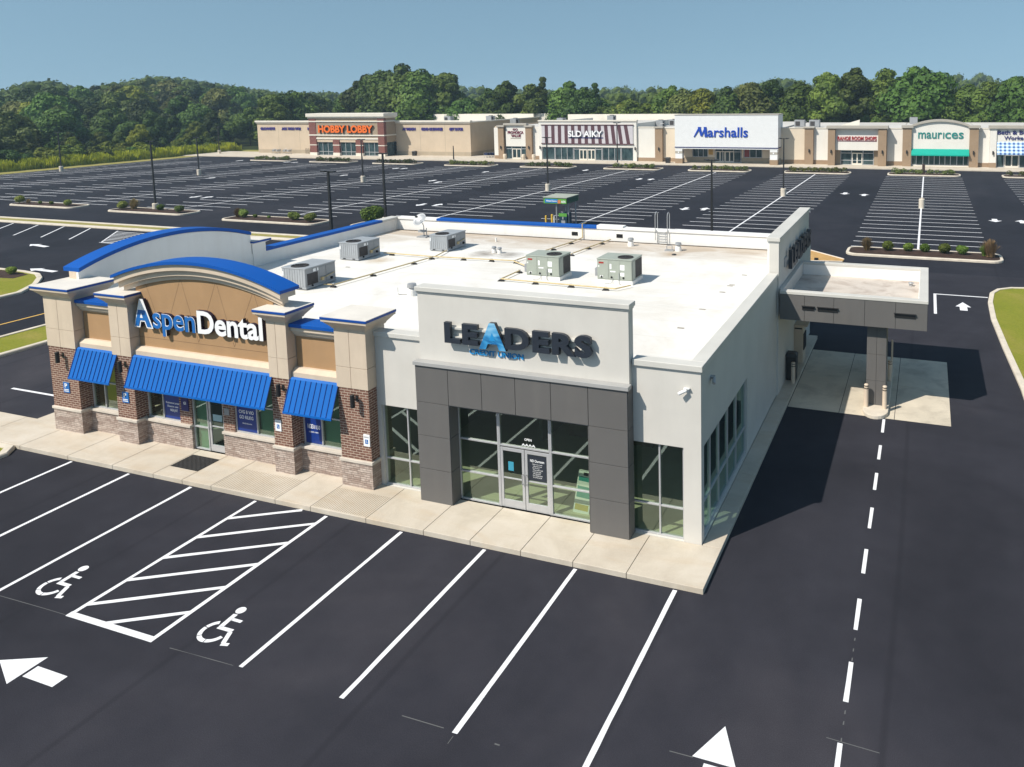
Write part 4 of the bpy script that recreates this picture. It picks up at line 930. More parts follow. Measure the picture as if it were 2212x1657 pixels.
# ================================================================ rooftop plant
def grey_unit(x0, y0, x1, y1, h, label):
    z = ZR + 0.03; t = thing('rooftop_unit', label, 'air conditioner', ((x0 + x1) / 2, (y0 + y1) / 2, z), 'air-conditioning units on the white roof')
    q = MB(); q.box(x0, y0, z, x1, y1, z + 0.11); q.build('base_rail', M_RTU_TOP, t, bevel=0.01)
    q = MB()
    for k in (0.18, 0.68): q.box(x0 + (x1 - x0) * k, y0 - 0.004, z + 0.03, x0 + (x1 - x0) * (k + 0.14), y0 + 0.02, z + 0.08)
    q.build('lifting_slot', M_DARK, t)
    q = MB(); q.box(x0 + 0.012, y0 + 0.012, z + 0.11, x1 - 0.012, y1 - 0.012, z + h - 0.05); q.build('cabinet', M_RTU, t)
    q = MB(); n = 9
    for k in range(n):                      # ribbed end panel
        a = x0 + 0.02 + (x1 - x0 - 0.04) * k / n; q.box(a + 0.008, y0 - 0.004, z + 0.12, a + (x1 - x0) / n - 0.014, y0 + 0.013, z + h - 0.06)
    q.build('ribbed_panel', M_RTU_TOP, t)
    q = MB(); q.box(x0 - 0.015, y0 - 0.015, z + h - 0.05, x1 + 0.015, y1 + 0.015, z + h); q.build('top_cover', M_RTU_TOP, t, bevel=0.012)
    q = MB(); c = ((x0 + x1) / 2 - 0.03, y0 + 0.42, z + h); r_ = 0.36
    q.lathe(c, [(r_, 0.001), (r_, 0.03), (r_ - 0.03, 0.03), (r_ - 0.03, 0.004), (0.02, 0.004)], 28); q.build('fan_ring', M_COIL, t)
    q = MB()
    for k in range(8): a = math.pi * k / 8; q.tube([(c[0] - r_ * math.cos(a), c[1] - r_ * math.sin(a), c[2] + 0.034), (c[0] + r_ * math.cos(a), c[1] + r_ * math.sin(a), c[2] + 0.034)], 0.004, n=4)
    q.build('fan_grille', M_BLACK, t)
    # service side: coil opening, panels, badges, valves
    q = MB(); q.box(x1 - 0.014, y0 + 0.10, z + 0.16, x1 - 0.004, y0 + 0.72, z + h * 0.72); q.build('coil', M_COIL, t)
    q = MB(); q.box(x1 - 0.014, y0 + 0.80, z + 0.15, x1 + 0.004, y0 + 1.18, z + h - 0.09); q.box(x1 - 0.014, y0 + 1.21, z + 0.15, x1 + 0.004, y1 - 0.05, z + h - 0.09); q.build('service_panel', M_RTU, t, bevel=0.006)
    q = MB(); q.box(x1 + 0.004, y0 + 0.44, z + h * 0.76, x1 + 0.008, y0 + 0.60, z + h * 0.9); q.box(x1 + 0.004, y0 + 0.68, z + h * 0.76, x1 + 0.008, y0 + 0.76, z + h * 0.9); q.box(x0 + 0.04, y0 - 0.008, z + h * 0.6, x0 + 0.09, y0 - 0.004, z + h * 0.8); q.build('label_plate', M_SIGNWHITE, t)
    q = MB(); q.tube([(x1 + 0.05, y0 + 0.9, z + 0.30), (x1 + 0.05, y1 - 0.15, z + 0.42)], 0.02); q.box(x1 + 0.005, y0 + 0.86, z + 0.22, x1 + 0.09, y0 + 0.98, z + 0.36); q.build('gas_valve', M_GASY, t)
    q = MB(); q.cyl((x1 + 0.005, y1 - 0.3, z + 0.2), (x1 + 0.06, y1 - 0.3, z + 0.2), 0.06, n=12); q.cyl((x1 + 0.005, y0 + 0.35, z + 0.12), (x1 + 0.05, y0 + 0.35, z + 0.12), 0.04, n=10); q.build('vent_port', M_DARK, t)
grey_unit(-20.02, 5.95, -18.76, 7.75, 0.90, 'grey ribbed rooftop unit closest to the blue arch')
grey_unit(-21.76, 11.48, -20.62, 13.15, 0.86, 'grey ribbed rooftop unit by the west parapet, middle of the grey three')
grey_unit(-18.72, 14.70, -17.62, 16.45, 0.83, 'grey ribbed rooftop unit beside the satellite dish')
def sage_unit(x0, y0, x1, y1, h, label):
    z = ZR; t = thing('rooftop_unit', label, 'air conditioner', ((x0 + x1) / 2, (y0 + y1) / 2, z), 'air-conditioning units on the white roof')
    q = MB(); q.box(x0 - 0.03, y0 - 0.03, z, x1 + 0.03, y1 + 0.03, z + 0.16); q.build('roof_curb', M_MEMB, t, bevel=0.01)
    z += 0.16
    q = MB(); q.box(x0, y0, z, x1, y1, z + h); q.build('cabinet', M_SAGE, t, bevel=0.01)
    q = MB(); q.box(x0 - 0.02, y0 - 0.02, z + h - 0.002, x1 + 0.02, y1 + 0.02, z + h + 0.04); q.build('top_cover', M_SAGE, t, bevel=0.012)
    c = (x1 - 0.46, y0 + 0.48, z + h + 0.04); q = MB(); q.lathe(c, [(0.34, 0.001), (0.34, 0.03), (0.31, 0.03), (0.31, 0.004), (0.02, 0.004)], 28); q.build('fan_ring', M_COIL, t)
    q = MB()
    for k in range(8): a = math.pi * k / 8; q.tube([(c[0] - .33 * math.cos(a), c[1] - .33 * math.sin(a), c[2] + 0.034), (c[0] + .33 * math.cos(a), c[1] + .33 * math.sin(a), c[2] + 0.034)], 0.004, n=4)
    q.build('fan_grille', M_BLACK, t)
    wd = (x1 - x0) / 3
    for k in range(3):
        q = MB(); q.box(x0 + wd * k + 0.02, y0 - 0.012, z + 0.04, x0 + wd * (k + 1) - 0.012, y0 - 0.001, z + h - 0.03); q.build('service_panel', M_SAGE, t, bevel=0.006)
    q = MB(); q.box(x0 + 0.08, y0 - 0.018, z + h * 0.80, x0 + 0.30, y0 - 0.0125, z + h * 0.88); q.build('red_badge', M_RED, t)
    q = MB()
    for a, b, c_, d in ((0.06, 0.10, 0.62, 0.70), (0.58, 0.66, 0.55, 0.80), (0.60, 0.84, 0.40, 0.46), (1.05, 1.25, 0.52, 0.78), (1.06, 1.24, 0.22, 0.40), (0.12, 0.26, 0.12, 0.20)):
        q.box(x0 + a, y0 - 0.017, z + h * c_, x0 + b, y0 - 0.0125, z + h * d)
    q.build('label_plate', M_SIGNWHITE, t)
    q = MB()
    for a in (0.2, 0.66, 1.2): q.cyl((x0 + a, y0 - 0.03, z + 0.12), (x0 + a, y0 - 0.012, z + 0.12), 0.045, n=12)
    q.build('vent_port', M_DARK, t)
    q = MB(); q.box(x1 + 0.001, y0 + 0.42, z + 0.06, x1 + 0.012, y1 - 0.05, z + h - 0.05); q.build('coil', M_COIL, t)
    q = MB(); q.box(x1 + 0.001, y0 + 0.06, z + 0.06, x1 + 0.014, y0 + 0.38, z + h - 0.05); q.build('side_panel', M_SAGE, t)
    q = MB(); q.box(x0 - 0.13, y0 + 0.06, z + 0.12, x0 - 0.005, y0 + 0.30, z + 0.46); q.build('electrical_box', M_RTU, t)
    q = MB(); q.tube([(x0 + 1.0, y0 - 0.05, z + 0.35), (x0 + 1.0, y0 - 0.05, z - 0.12), (x0 + 1.12, y0 - 0.12, z - 0.12)], 0.012); q.tube([(x0 + 0.7, y0 - 0.05, z + 0.1), (x0 + 0.7, y0 - 0.1, z - 0.1), (x0 + 0.4, y0 - 0.2, z - 0.13)], 0.014); q.build('drain_pipe', M_GALV, t)
sage_unit(-10.87, 10.63, -9.28, 11.80, 0.86, 'sage-green rooftop unit with a red badge, left of the two')
sage_unit(-7.58, 10.83, -6.00, 12.08, 0.87, 'sage-green rooftop unit with a red badge, nearer the side wall')
# gas piping with blocks
zp = ZR + 0.11
t = thing('gas_pipe', 'yellowed gas piping running across the white roof between the units', 'pipe', (-14, 12, ZR))
runs = [[(-18.5, 6.7), (-18.05, 6.8), (-17.35, 12.95)], [(-20.4, 13.15), (-17.35, 13.05), (-13.0, 13.35)], [(-11.7, 9.84), (-6.3, 9.66), (-5.9, 10.4)], [(-11.7, 9.84), (-11.71, 11.58)], [(-13.0, 13.35), (-12.34, 18.62), (-12.3, 19.8)], [(-12.9, 13.2), (-11.1, 11.9)], [(-11.03, 15.65), (-10.71, 18.94), (-10.6, 19.8)], [(-17.62, 14.6), (-17.3, 13.1)]]
for rn in runs:
    q = MB(); q.tube([(x, y, zp) for x, y in rn], 0.03); q.build('pipe_run', M_GASY, t)
q = MB(); q.tube([(-12.3, 19.8, zp), (-12.3, 19.86, zp), (-12.3, 19.86, 5.3), (-12.3, 20.4, 5.3)], 0.03); q.build('riser', M_GASY, t)
bl = thing('pipe_block', 'black rubber support block under the yellowed roof pipe', 'pipe support', (-18.05, 6.75, ZR), 'support blocks under the gas pipe')
q = MB(); q.frustum((-0.16, -0.06, 0.16, 0.06), 0, (-0.09, -0.05, 0.09, 0.05), 0.075); q.build('rubber_foot', M_BLACK, bl, local=True)
q = MB(); q.tube([(-0.05, 0, 0.07), (-0.05, 0, 0.16), (0.05, 0, 0.16), (0.05, 0, 0.07)], 0.01, n=6); q.build('strap', M_GALV, bl, local=True)
for i, (x, y) in enumerate(((-17.77, 8.99), (-17.50, 11.66), (-17.35, 12.9), (-19.9, 13.14), (-15.69, 13.15), (-14.19, 13.28), (-11.7, 9.84), (-10.01, 9.78), (-8.31, 9.72), (-6.73, 9.68), (-11.7, 11.5), (-12.85, 13.3), (-12.53, 16.69), (-12.36, 18.5), (-11.03, 15.65), (-10.87, 17.45), (-10.72, 18.9))):
    dup(bl, (x, y, ZR), rz=random.uniform(-.3, .3))
# vents, dish, ladder
def gooseneck(x, y, sc, label, stack=True):
    t = thing('roof_vent', label, 'roof vent', (x, y, ZR), 'vents on the white roof')
    q = MB(); q.lathe((x, y, ZR), [(0.17 * sc, 0.0), (0.15 * sc, 0.22 * sc), (0.11 * sc, 0.25 * sc)], 16); q.build('vent_base', M_MEMB, t, smooth=False)
    q = MB(); q.cyl((x, y, ZR + 0.2 * sc), (x, y, ZR + 0.32 * sc), 0.08 * sc); q.lathe((x, y, ZR + 0.30 * sc), [(0.16 * sc, 0.0), (0.17 * sc, 0.02 * sc), (0.15 * sc, 0.13 * sc), (0.02, 0.15 * sc)], 16); q.build('vent_cap', M_GALV, t)
    return t
gooseneck(-9.08, 18.9, 1.0, 'round roof vent on a white base by the rear parapet left of the ladder')
gooseneck(-6.28, 18.35, 1.0, 'round roof vent on a white base right of the ladder')
gooseneck(-13.95, 6.6, 1.15, 'round capped roof vent behind the entrance sign wall')
gooseneck(-15.2, 15.25, 0.75, 'low vent in the dirty patch of roof, left of its pair'); gooseneck(-14.85, 15.2, 0.7, 'low vent in the dirty patch of roof, right of its pair')
q = MB(); q.lathe((-16.66, 17.96, ZR), [(0.05, 0), (0.05, 0.22)], 10); tag(q.build('vent_pipe', M_MEMB), 'thin white pipe stub near the rear parapet', 'roof vent', 'pipe stubs on the roof')
q = MB(); q.lathe((-14.62, 6.55, ZR), [(0.09, 0), (0.06, 0.08), (0.025, 0.10), (0.025, 0.30)], 10); q.tube([(-14.62, 6.55, ZR + 0.06), (-14.15, 6.6, ZR + 0.06)], 0.03); tag(q.build('vent_pipe', M_MEMB), 'white pipe stub beside the capped vent behind the entrance sign', 'roof vent', 'pipe stubs on the roof')
q = MB(); q.tube([(-6.85, 18.2, ZR), (-6.85, 18.2, ZR + 0.28), (-6.6, 18.3, ZR + 0.28), (-6.6, 18.3, ZR)], 0.02); q.box(-6.95, 18.1, ZR, -6.5, 18.4, ZR + 0.05); tag(q.build('pipe_stand', M_GALV), 'small grey pipe stand at the foot of the roof ladder', 'pipe support')
q = MB(); q.lathe((-10.5, 12.6, ZR), [(0.03, 0), (0.03, 0.75)], 8); tag(q.build('vent_pipe', M_GALV), 'thin grey pipe rising behind the left sage-green unit', 'roof vent', 'pipe stubs on the roof')
q = MB(); q.lathe((-6.18, 17.3, ZR), [(0.13, 0), (0.10, 0.05), (0.02, 0.06)], 12); tag(q.build('roof_drain', M_BLACK), 'dark round drain cap on the roof near the ladder', 'roof drain')
t = thing('satellite_dish', 'grey satellite dish on a mast at the rear left of the roof', 'satellite dish', (-21.4, 18.0, ZR))
q = MB(); dc = Vector((-21.52, 17.95, 5.38)); ax = Vector((-0.12, -0.72, 0.68)).normalized(); ux = ax.orthogonal().normalized(); uy = ax.cross(ux)
rings = []
for k in range(6):
    r_ = 0.44 * k / 5; rings.append([q.pt(dc + (ux * math.cos(2*math.pi*i/24) * 0.95 + uy * math.sin(2*math.pi*i/24)) * max(r_, 0.01) + ax * (r_ * r_ * 0.75)) for i in range(24)])
for A, Bq in zip(rings[:-1], rings[1:]):
    for i in range(24): j = (i + 1) % 24; q.f.append([A[i], A[j], Bq[j], Bq[i]]); q.m.append(0)
o = q.build('reflector', M_GALV, t, smooth=True); sm = o.modifiers.new('solid', 'SOLIDIFY'); sm.thickness = 0.015
q = MB(); q.tube([(-21.5, 18.02, 5.33), (-21.45, 18.1, 5.05), (-21.45, 18.1, ZR)], 0.025); q.build('mast', M_GALV, t)
q = MB(); q.tube([dc + uy * -0.42 + ax * 0.12, dc + ax * 0.5 - uy * 0.1], 0.012); q.box(-21.58, 17.5, 5.62, -21.46, 17.6, 5.72); q.build('feed_arm', M_BLACK, t)
q = MB(); q.box(-21.75, 17.8, ZR, -21.15, 18.4, ZR + 0.06); q.tube([(-21.2, 18.0, ZR), (-21.2, 18.0, ZR + 0.55)], 0.025); q.box(-21.7, 17.9, ZR + 0.3, -21.3, 18.1, ZR + 0.42); q.build('base_frame', M_RTU, t)
t = thing('roof_ladder', 'grey steel ladder with hooped grab rails at the rear parapet', 'ladder', (-7.68, 19.85, ZR))
for x in (-8.02, -7.34):
    pts = [(x, 19.82, 4.62)] + [(x, 19.82, 5.9)] + [(x, 20.02 - 0.2 * math.cos(R(a)), 5.9 + 0.22 * math.sin(R(a))) for a in range(20, 181, 20)] + [(x, 20.22, 5.2)]
    q = MB(); q.tube(pts, 0.022); q.build('grab_rail', M_GALV, t)
q = MB()
for z in (4.62, 4.78, 4.92, 5.06): q.tube([(-7.9, 19.86, z), (-7.46, 19.86, z)], 0.014)
q.tube([(-7.92, 19.86, 4.5), (-7.92, 19.86, 5.1)], 0.018); q.tube([(-7.44, 19.86, 4.5), (-7.44, 19.86, 5.1)], 0.018)
q.build('rung', M_GALV, t)
# small scars on the membrane
q = MB()
for x, y in ((-2.27, 5.6), (-2.19, 8.1), (-2.1, 10.8), (-2.05, 11.9), (-2.0, 12.1), (-1.9, 14), (-21.3, 8.6), (-20.2, 10.2), (-22.5, 7.4)):
    q.box(x - 0.12, y - 0.05, ZR + 0.002, x + 0.12, y + 0.05, ZR + 0.012)
struct(q.build('roof_patches', M_STAIN))

# ================================================================ drive-through canopy
t = thing('drive_through_canopy', 'flat grey-panelled canopy on one column beside the building', 'canopy', (3, 14, 0))
CX0, CX1, CY0, CY1 = 0.14, 5.68, 11.2, 17.2
q = MB(); q.box(CX0, CY0 + 0.03, 3.42, CX1 - 0.03, CY0 + 0.3, 4.44); q.box(CX0, CY1 - 0.3, 3.42, CX1 - 0.03, CY1, 4.44); q.box(CX1 - 0.3, CY0 + 0.3, 3.42, CX1 - 0.03, CY1 - 0.3, 4.44); q.build('fascia_core', M_PANEL_BACK, t)
e = [CX0, 1.12, 2.25, 3.41, 4.54, CX1]
for a, b in zip(e[:-1], e[1:]):
    q = MB(); q.box(a + 0.006, CY0, 3.40, b - 0.006, CY0 + 0.029, 4.44); q.build('fascia_panel', M_PANEL, t, bevel=0.004)
for k in range(5):
    q = MB(); a = CY0 + 0.03 + 1.19 * k; q.box(CX1 - 0.029, a + 0.006, 3.40, CX1, a + 1.184, 4.44); q.build('fascia_panel', M_PANEL, t, bevel=0.004)
for x0, x1 in ((1.03, 1.5), (1.63, 2.40), (4.5, 5.26)):
    q = MB(); q.box(x0, CY0 - 0.035, 3.86, x1, CY0 - 0.001, 4.01); o = q.build('lane_display', M_BLACK, t, bevel=0.006)
    q = MB(); q.box(x0 - 0.02, CY0 - 0.10, 4.01, x1 + 0.02, CY0 - 0.001, 4.025); q.build('display_hood', M_BLACK, o)
q = MB(); q.box(CX0, CY0 - 0.02, 4.44, CX1 + 0.02, CY0 + 0.32, 4.56); q.box(CX0, CY1 - 0.34, 4.44, CX1 + 0.02, CY1 + 0.02, 4.56); q.box(CX1 - 0.32, CY0 + 0.32, 4.44, CX1 + 0.02, CY1 - 0.34, 4.56); q.box(CX0 - 0.07, CY0 + 0.32, 3.5, CX0 + 0.1, CY1 - 0.34, 4.56); q.build('coping', M_COPING, t, bevel=0.012)
q = MB(); q.box(CX0 + 0.1, CY0 + 0.30, 3.9, CX1 - 0.3, CY1 - 0.3, 3.98); q.build('roof_membrane', mat('stained_membrane', (0.58, 0.52, 0.46), 0.8, 0.12, 0.6, dirt=0.8, dirtc=(0.26, 0.19, 0.15)), t)
q = MB(); q.box(CX0 + 0.102, CY1 - 0.34, 3.98, CX1 - 0.302, CY1 - 0.303, 4.44); q.box(CX1 - 0.34, CY0 + 0.302, 3.98, CX1 - 0.302, CY1 - 0.342, 4.44); q.build('parapet_lining', M_MEMB, t)
q = MB(); q.box(CX0, CY0 + 0.31, 3.42, CX1 - 0.31, CY1 - 0.31, 3.5); q.build('soffit', M_COPING, t)
q = MB(); q.box(3.52, 11.60, 0.0, 4.20, 12.70, 3.42); o = q.build('column', M_PANEL_BACK, t)
for z0, z1 in ((0.15, 1.14), (1.14, 2.2), (2.2, 3.40)):
    for a, b in ((3.50, 3.86), (3.86, 4.22)):
        q = MB(); q.box(a + 0.005, 11.575, z0 + 0.005, b - 0.005, 11.599, z1 - 0.005); q.build('column_panel', M_PANEL, o, bevel=0.003)
    q = MB(); q.box(4.201, 11.58, z0 + 0.005, 4.225, 12.72, z1 - 0.005); q.box(3.495, 11.58, z0 + 0.005, 3.519, 12.72, z1 - 0.005); q.build('column_panel', M_PANEL, o, bevel=0.003)
q = MB(); q.lathe((5.0, 15.9, 3.98), [(0.08, 0), (0.08, 0.12), (0.12, 0.12), (0.10, 0.17)], 12); q.build('vent_cap', M_GALV, t)
island = [(3.42, 16.8), (3.42, 11.1)] + [(3.89 + 0.47 * math.cos(R(a)), 11.1 + 0.62 * math.sin(R(a))) for a in range(190, 351, 16)] + [(4.36, 11.1), (4.36, 16.8)]
q = MB(); q.prism(island, 0.0, 0.15); struct(q.build('canopy_kerb_island', M_KERB, bevel=0.02))
# bollards, bin, teller machine
def bollard(p, h, r_, mt, label, group, ring=True):
    t = thing('bollard', label, 'bollard', p, group); q = MB()
    q.lathe((0, 0, 0), [(r_, 0), (r_, h - r_ * 0.4), (r_ * 0.75, h - r_ * 0.08), (r_ * 0.2, h)], 16); q.build('post', mt, t, local=True)
    if ring:
        q = MB(); q.lathe((0, 0, h - 0.19), [(r_ + 0.004, 0), (r_ + 0.004, 0.035)], 16); q.lathe((0, 0, h - 0.09), [(r_ + 0.004, 0), (r_ + 0.004, 0.03)], 16); q.build('band', M_BLACK, t, local=True)
    return t
G = 'cream bollards in the drive-through'
b0 = bollard((3.52, 11.32, 0.15), 0.92, 0.085, M_CREAM, 'cream bollard at the left foot of the canopy column', G)
dup(b0, (4.21, 11.32, 0.15), label='cream bollard at the right foot of the canopy column'); dup(b0, (0.43, 12.95, 0.15), label='cream bollard by the building wall in front of the black bin'); dup(b0, (4.26, 14.5, 0.15), label='cream bollard in shade behind the canopy column')
q = MB(); q.tube([(4.30, 15.6, 0.15), (4.30, 15.6, 1.6)], 0.04); tag(q.build('clearance_post', M_CREAM), 'thin cream post standing behind the canopy column', 'post')
t = thing('litter_bin', 'black waste bin standing against the shaded side wall', 'bin', (0.3, 13.4, 0.15))
q = MB(); q.frustum((0.10, 13.2, 0.50, 13.62), 0.15, (0.07, 13.17, 0.53, 13.65), 1.2); q.build('body', M_BLACK, t, bevel=0.02)
q = MB(); q.frustum((0.05, 13.15, 0.55, 13.67), 1.2, (0.10, 13.2, 0.50, 13.62), 1.34); q.build('lid', M_BLACK, t, bevel=0.02)
t = thing('teller_machine', 'beige drive-up teller machine against the shaded wall under the canopy', 'cash machine', (0.3, 15.9, 0.15))
q = MB(); q.box(0.03, 15.5, 0.15, 0.46, 16.4, 1.88); q.build('cabinet', M_EIFS, t, bevel=0.02)
q = MB(); q.box(0.46, 15.6, 0.75, 0.50, 16.3, 1.5); q.build('screen_panel', M_DARK, t, bevel=0.01)
q = MB(); q.box(0.08, 15.49, 1.74, 0.42, 15.499, 1.80); q.build('vent_slot', M_DARK, t)
q = MB(); q.box(0.03, 15.45, 1.88, 0.66, 16.45, 1.95); q.build('hood', M_EIFS, t, bevel=0.01)
t = thing('plank_enclosure', 'tan wedge of planking behind the right rear corner of the building', 'enclosure', (-1, 33.5, 0))
q = MB(); q.prism([(-3.2, 31.4), (0.55, 31.95), (0.60, 32.7), (-1.92, 35.1), (-3.2, 36.3)], 1.36, 1.46); q.build('board_top', M_STRAW, t)
q = MB(); q.prism([(-3.1, 31.5), (0.45, 32.02), (0.5, 32.6), (-1.95, 34.95), (-3.1, 36.1)], 0.0, 1.36); q.build('dark_wall', mat('brown_board', (0.07, 0.03, 0.02), 0.8), t)
q = MB(); q.tube([(-1.4, 31.64, 1.47), (0.56, 31.95, 1.47)], 0.035); q.tube([(0.60, 32.7, 1.47), (-1.92, 35.1, 1.47)], 0.05); q.build('edge_trim', M_SILL, t)
q = MB(); q.box(-1.2, 31.75, 1.46, -0.95, 31.95, 1.62); q.build('hinge_block', M_DARK, t)

# ================================================================ drive-up kiosk in the back lot
t = thing('bank_kiosk', 'small drive-up cash kiosk under a green and blue canopy in the back lot', 'kiosk', (-26, 46, 0))
M_KG = mat('kiosk_green', (0.12, 0.36, 0.06), 0.5); M_KB = mat('kiosk_blue', (0.02, 0.20, 0.50), 0.5)
q = MB(); q.box(-27.9, 45.9, 2.36, -25.56, 48.6, 2.90); q.build('canopy', M_KG, t, bevel=0.02)
q = MB(); q.box(-27.95, 45.85, 2.90, -25.5, 48.65, 2.96); q.build('canopy_top', mat('kiosk_top', (0.36, 0.38, 0.32), 0.6), t)
q = MB(); q.box(-27.75, 45.88, 2.45, -26.45, 45.899, 2.80); o = q.build('blue_panel', M_KB, t); letters(o, 'Wesd bure', frontmap(-27.65, 45.879, 2.54), 1.1, 0.16, 0.004, (M_SIGNWHITE,), 0.02, single='lettering')
q = MB(); q.box(-26.45, 45.88, 2.40, -26.15, 45.899, 2.72); q.build('orange_panel', mat('kiosk_orange', (0.6, 0.22, 0.08), 0.5), t); letters(t, 'AEX', frontmap(-26.12, 45.899, 2.47), 0.5, 0.2, 0.004, (M_SIGNWHITE,), 0.03, single='lettering')
q = MB(); q.box(-25.559, 46.0, 2.38, -25.54, 48.5, 2.88); q.build('dark_side', mat('kiosk_dark_green', (0.02, 0.10, 0.06), 0.5), t)
for x, y in ((-26.72, 46.2), (-25.7, 46.6), (-26.72, 48.2), (-25.7, 48.2)):
    q = MB(); q.cyl((x, y, 0), (x, y, 2.36), 0.07); q.build('post', M_GALV, t)
q = MB(); q.box(-26.55, 46.3, 0.0, -25.75, 47.4, 1.40); q.build('machine', mat('kiosk_machine', (0.02, 0.05, 0.08), 0.4, 0.4, 3), t, bevel=0.03)
q = MB(); q.box(-26.56, 46.28, 1.12, -25.74, 46.299, 1.42); q.build('green_header', M_KG, t)
q = MB(); q.box(-26.3, 46.26, 0.35, -25.9, 46.299, 0.75); q.box(-26.2, 46.27, 0.85, -26.08, 46.299, 1.1); q.build('keypad_shelf', M_GALV, t)
b1 = bollard((-27.75, 46, 0), 1.2, 0.09, M_YEL, 'yellow bollard beside the green kiosk, farther from its posts', 'yellow bollards by the kiosk', False)
dup(b1, (-27.12, 46, 0), sc=(1.1, 1.1, 1.12), label='yellow bollard beside the green kiosk, close against its posts')
q = MB(); q.cyl((-26.9, 46, 0), (-26.9, 46, 1.15), 0.06); tag(q.build('guard_post', M_WHITE), 'white guard post touching the kiosk leg', 'post')

# ================================================================ the row of shops across the back lot
M_HT = mat('shop_tan_wall', (0.56, 0.45, 0.33), 0.85, 0.06, 0.4, dirt=0.15, dirtc=(0.4, 0.31, 0.22), vstreak=True)
M_HD = mat('shop_dark_tan', (0.34, 0.265, 0.185), 0.85, 0.06, 0.4)
M_HB = mat('shop_base_band', (0.40, 0.33, 0.24), 0.85, 0.08, 1)
M_CORN = mat('shop_cornice', (0.72, 0.67, 0.58), 0.7, 0.05, 0.5)
M_CW = mat('shop_white_wall', (0.74, 0.71, 0.65), 0.8, 0.04, 0.4, dirt=0.12, dirtc=(0.6, 0.53, 0.42), vstreak=True)
M_CCREAM = mat('shop_cream_wall', (0.68, 0.58, 0.45), 0.8, 0.05, 0.4)
M_PIER = mat('shop_brown_pier', (0.32, 0.225, 0.145), 0.85, 0.08, 0.8)
M_GCOR = mat('shop_grey_cornice', (0.42, 0.385, 0.33), 0.7, 0.06, 0.8)
M_SROOF = mat('shop_roof', (0.55, 0.53, 0.50), 0.85, 0.12, 0.12)
M_ORANGE = mat('orange_sign_face', (0.80, 0.16, 0.02), 0.4, 0.03)
M_ORSIDE = mat('orange_sign_return', (0.10, 0.02, 0.01), 0.5)
M_PURP = mat('indigo_letters', (0.045, 0.03, 0.20), 0.5)
M_MARB = mat('royal_blue_letters', (0.01, 0.06, 0.42), 0.45)
M_TEALT = mat('teal_letters', (0.03, 0.22, 0.20), 0.45)
M_GREENAWN = mat('green_awning', (0.0, 0.33, 0.25), 0.6, 0.05)
M_REDL = mat('red_letters', (0.38, 0.015, 0.02), 0.45)
M_PLUM = mat('plum_stripe', (0.10, 0.045, 0.055), 0.6, 0.06)
M_PALE = mat('pale_stripe', (0.56, 0.53, 0.55), 0.6, 0.05)
M_MAROON = mat('maroon_letters', (0.17, 0.02, 0.045), 0.5)
F0 = 115.0
def shop(name, label, x, y=F0): return thing(name, label, 'shop', (x, y, 0))
APART = {'wall', 'base_band', 'coping', 'entrance_side', 'side_wall', 'soffit_wall', 'recess_wall', 'recess_base', 'awning_end', 'west_side_wall'}
def bx(parent, name, mt, *boxes, bevel=0):
    if name in APART and len(boxes) > 1:                        # pieces that stand apart are parts of their own
        for b in boxes[1:]: bx(parent, name, mt, b, bevel=bevel)
        boxes = boxes[:1]
    q = MB()
    for b in boxes: q.box(*b)
    return q.build(name, mt, parent, bevel=bevel)
def shopfront(parent, x0, x1, z0, z1, y, us, doors=(), vs_=(), pane=None, fw_=0.09):
    o = window(parent, FRONT, x0, x1, z0, z1, us=us, vs_=vs_, fw_=fw_, dp=0.12, pane=pane or M_SHOPGLASS, rec=y)
    for a, b in doors:
        q = MB(); q.box(a, y - 0.06, z0, a + 0.13, y - 0.001, 2.15); q.box(b - 0.13, y - 0.06, z0, b, y - 0.001, 2.15); q.box(a + 0.13, y - 0.06, 2.0, b - 0.13, y - 0.001, 2.15); q.box((a + b) / 2 - 0.09, y - 0.06, z0, (a + b) / 2 + 0.09, y - 0.001, 2.0)
        q.box(a + 0.13, y - 0.055, z0, b - 0.13, y - 0.001, z0 + 0.28)
        q.build('door', M_CORN, parent)
    return o
lamp0 = thing('wall_lamp', 'small dark wall lamp on a brown pier of the far shops', 'wall lamp', (-40, 114.7, 2.4), 'wall lamps on the far shops')
q = MB(); q.lathe((0, -0.16, 0), [(0.10, -0.28), (0.12, -0.26), (0.12, 0.26), (0.10, 0.28)], 8); q.box(-0.05, -0.16, -0.05, 0.05, 0.01, 0.05); q.build('lamp_body', M_BLACK, lamp0, local=True)
lamp0.location = (-71.65, 114.49, 2.4)
for x, y in ((-65.6, 114.49), (-39.5, 114.39), (-13.0, 114.39), (-9.3, 113.39), (-1.25, 113.39), (2.45, 114.09), (12.3, 114.09), (15.1, 114.39), (-63.3, 114.68), (-44.1, 114.68)): dup(lamp0, (x, y, 2.45))

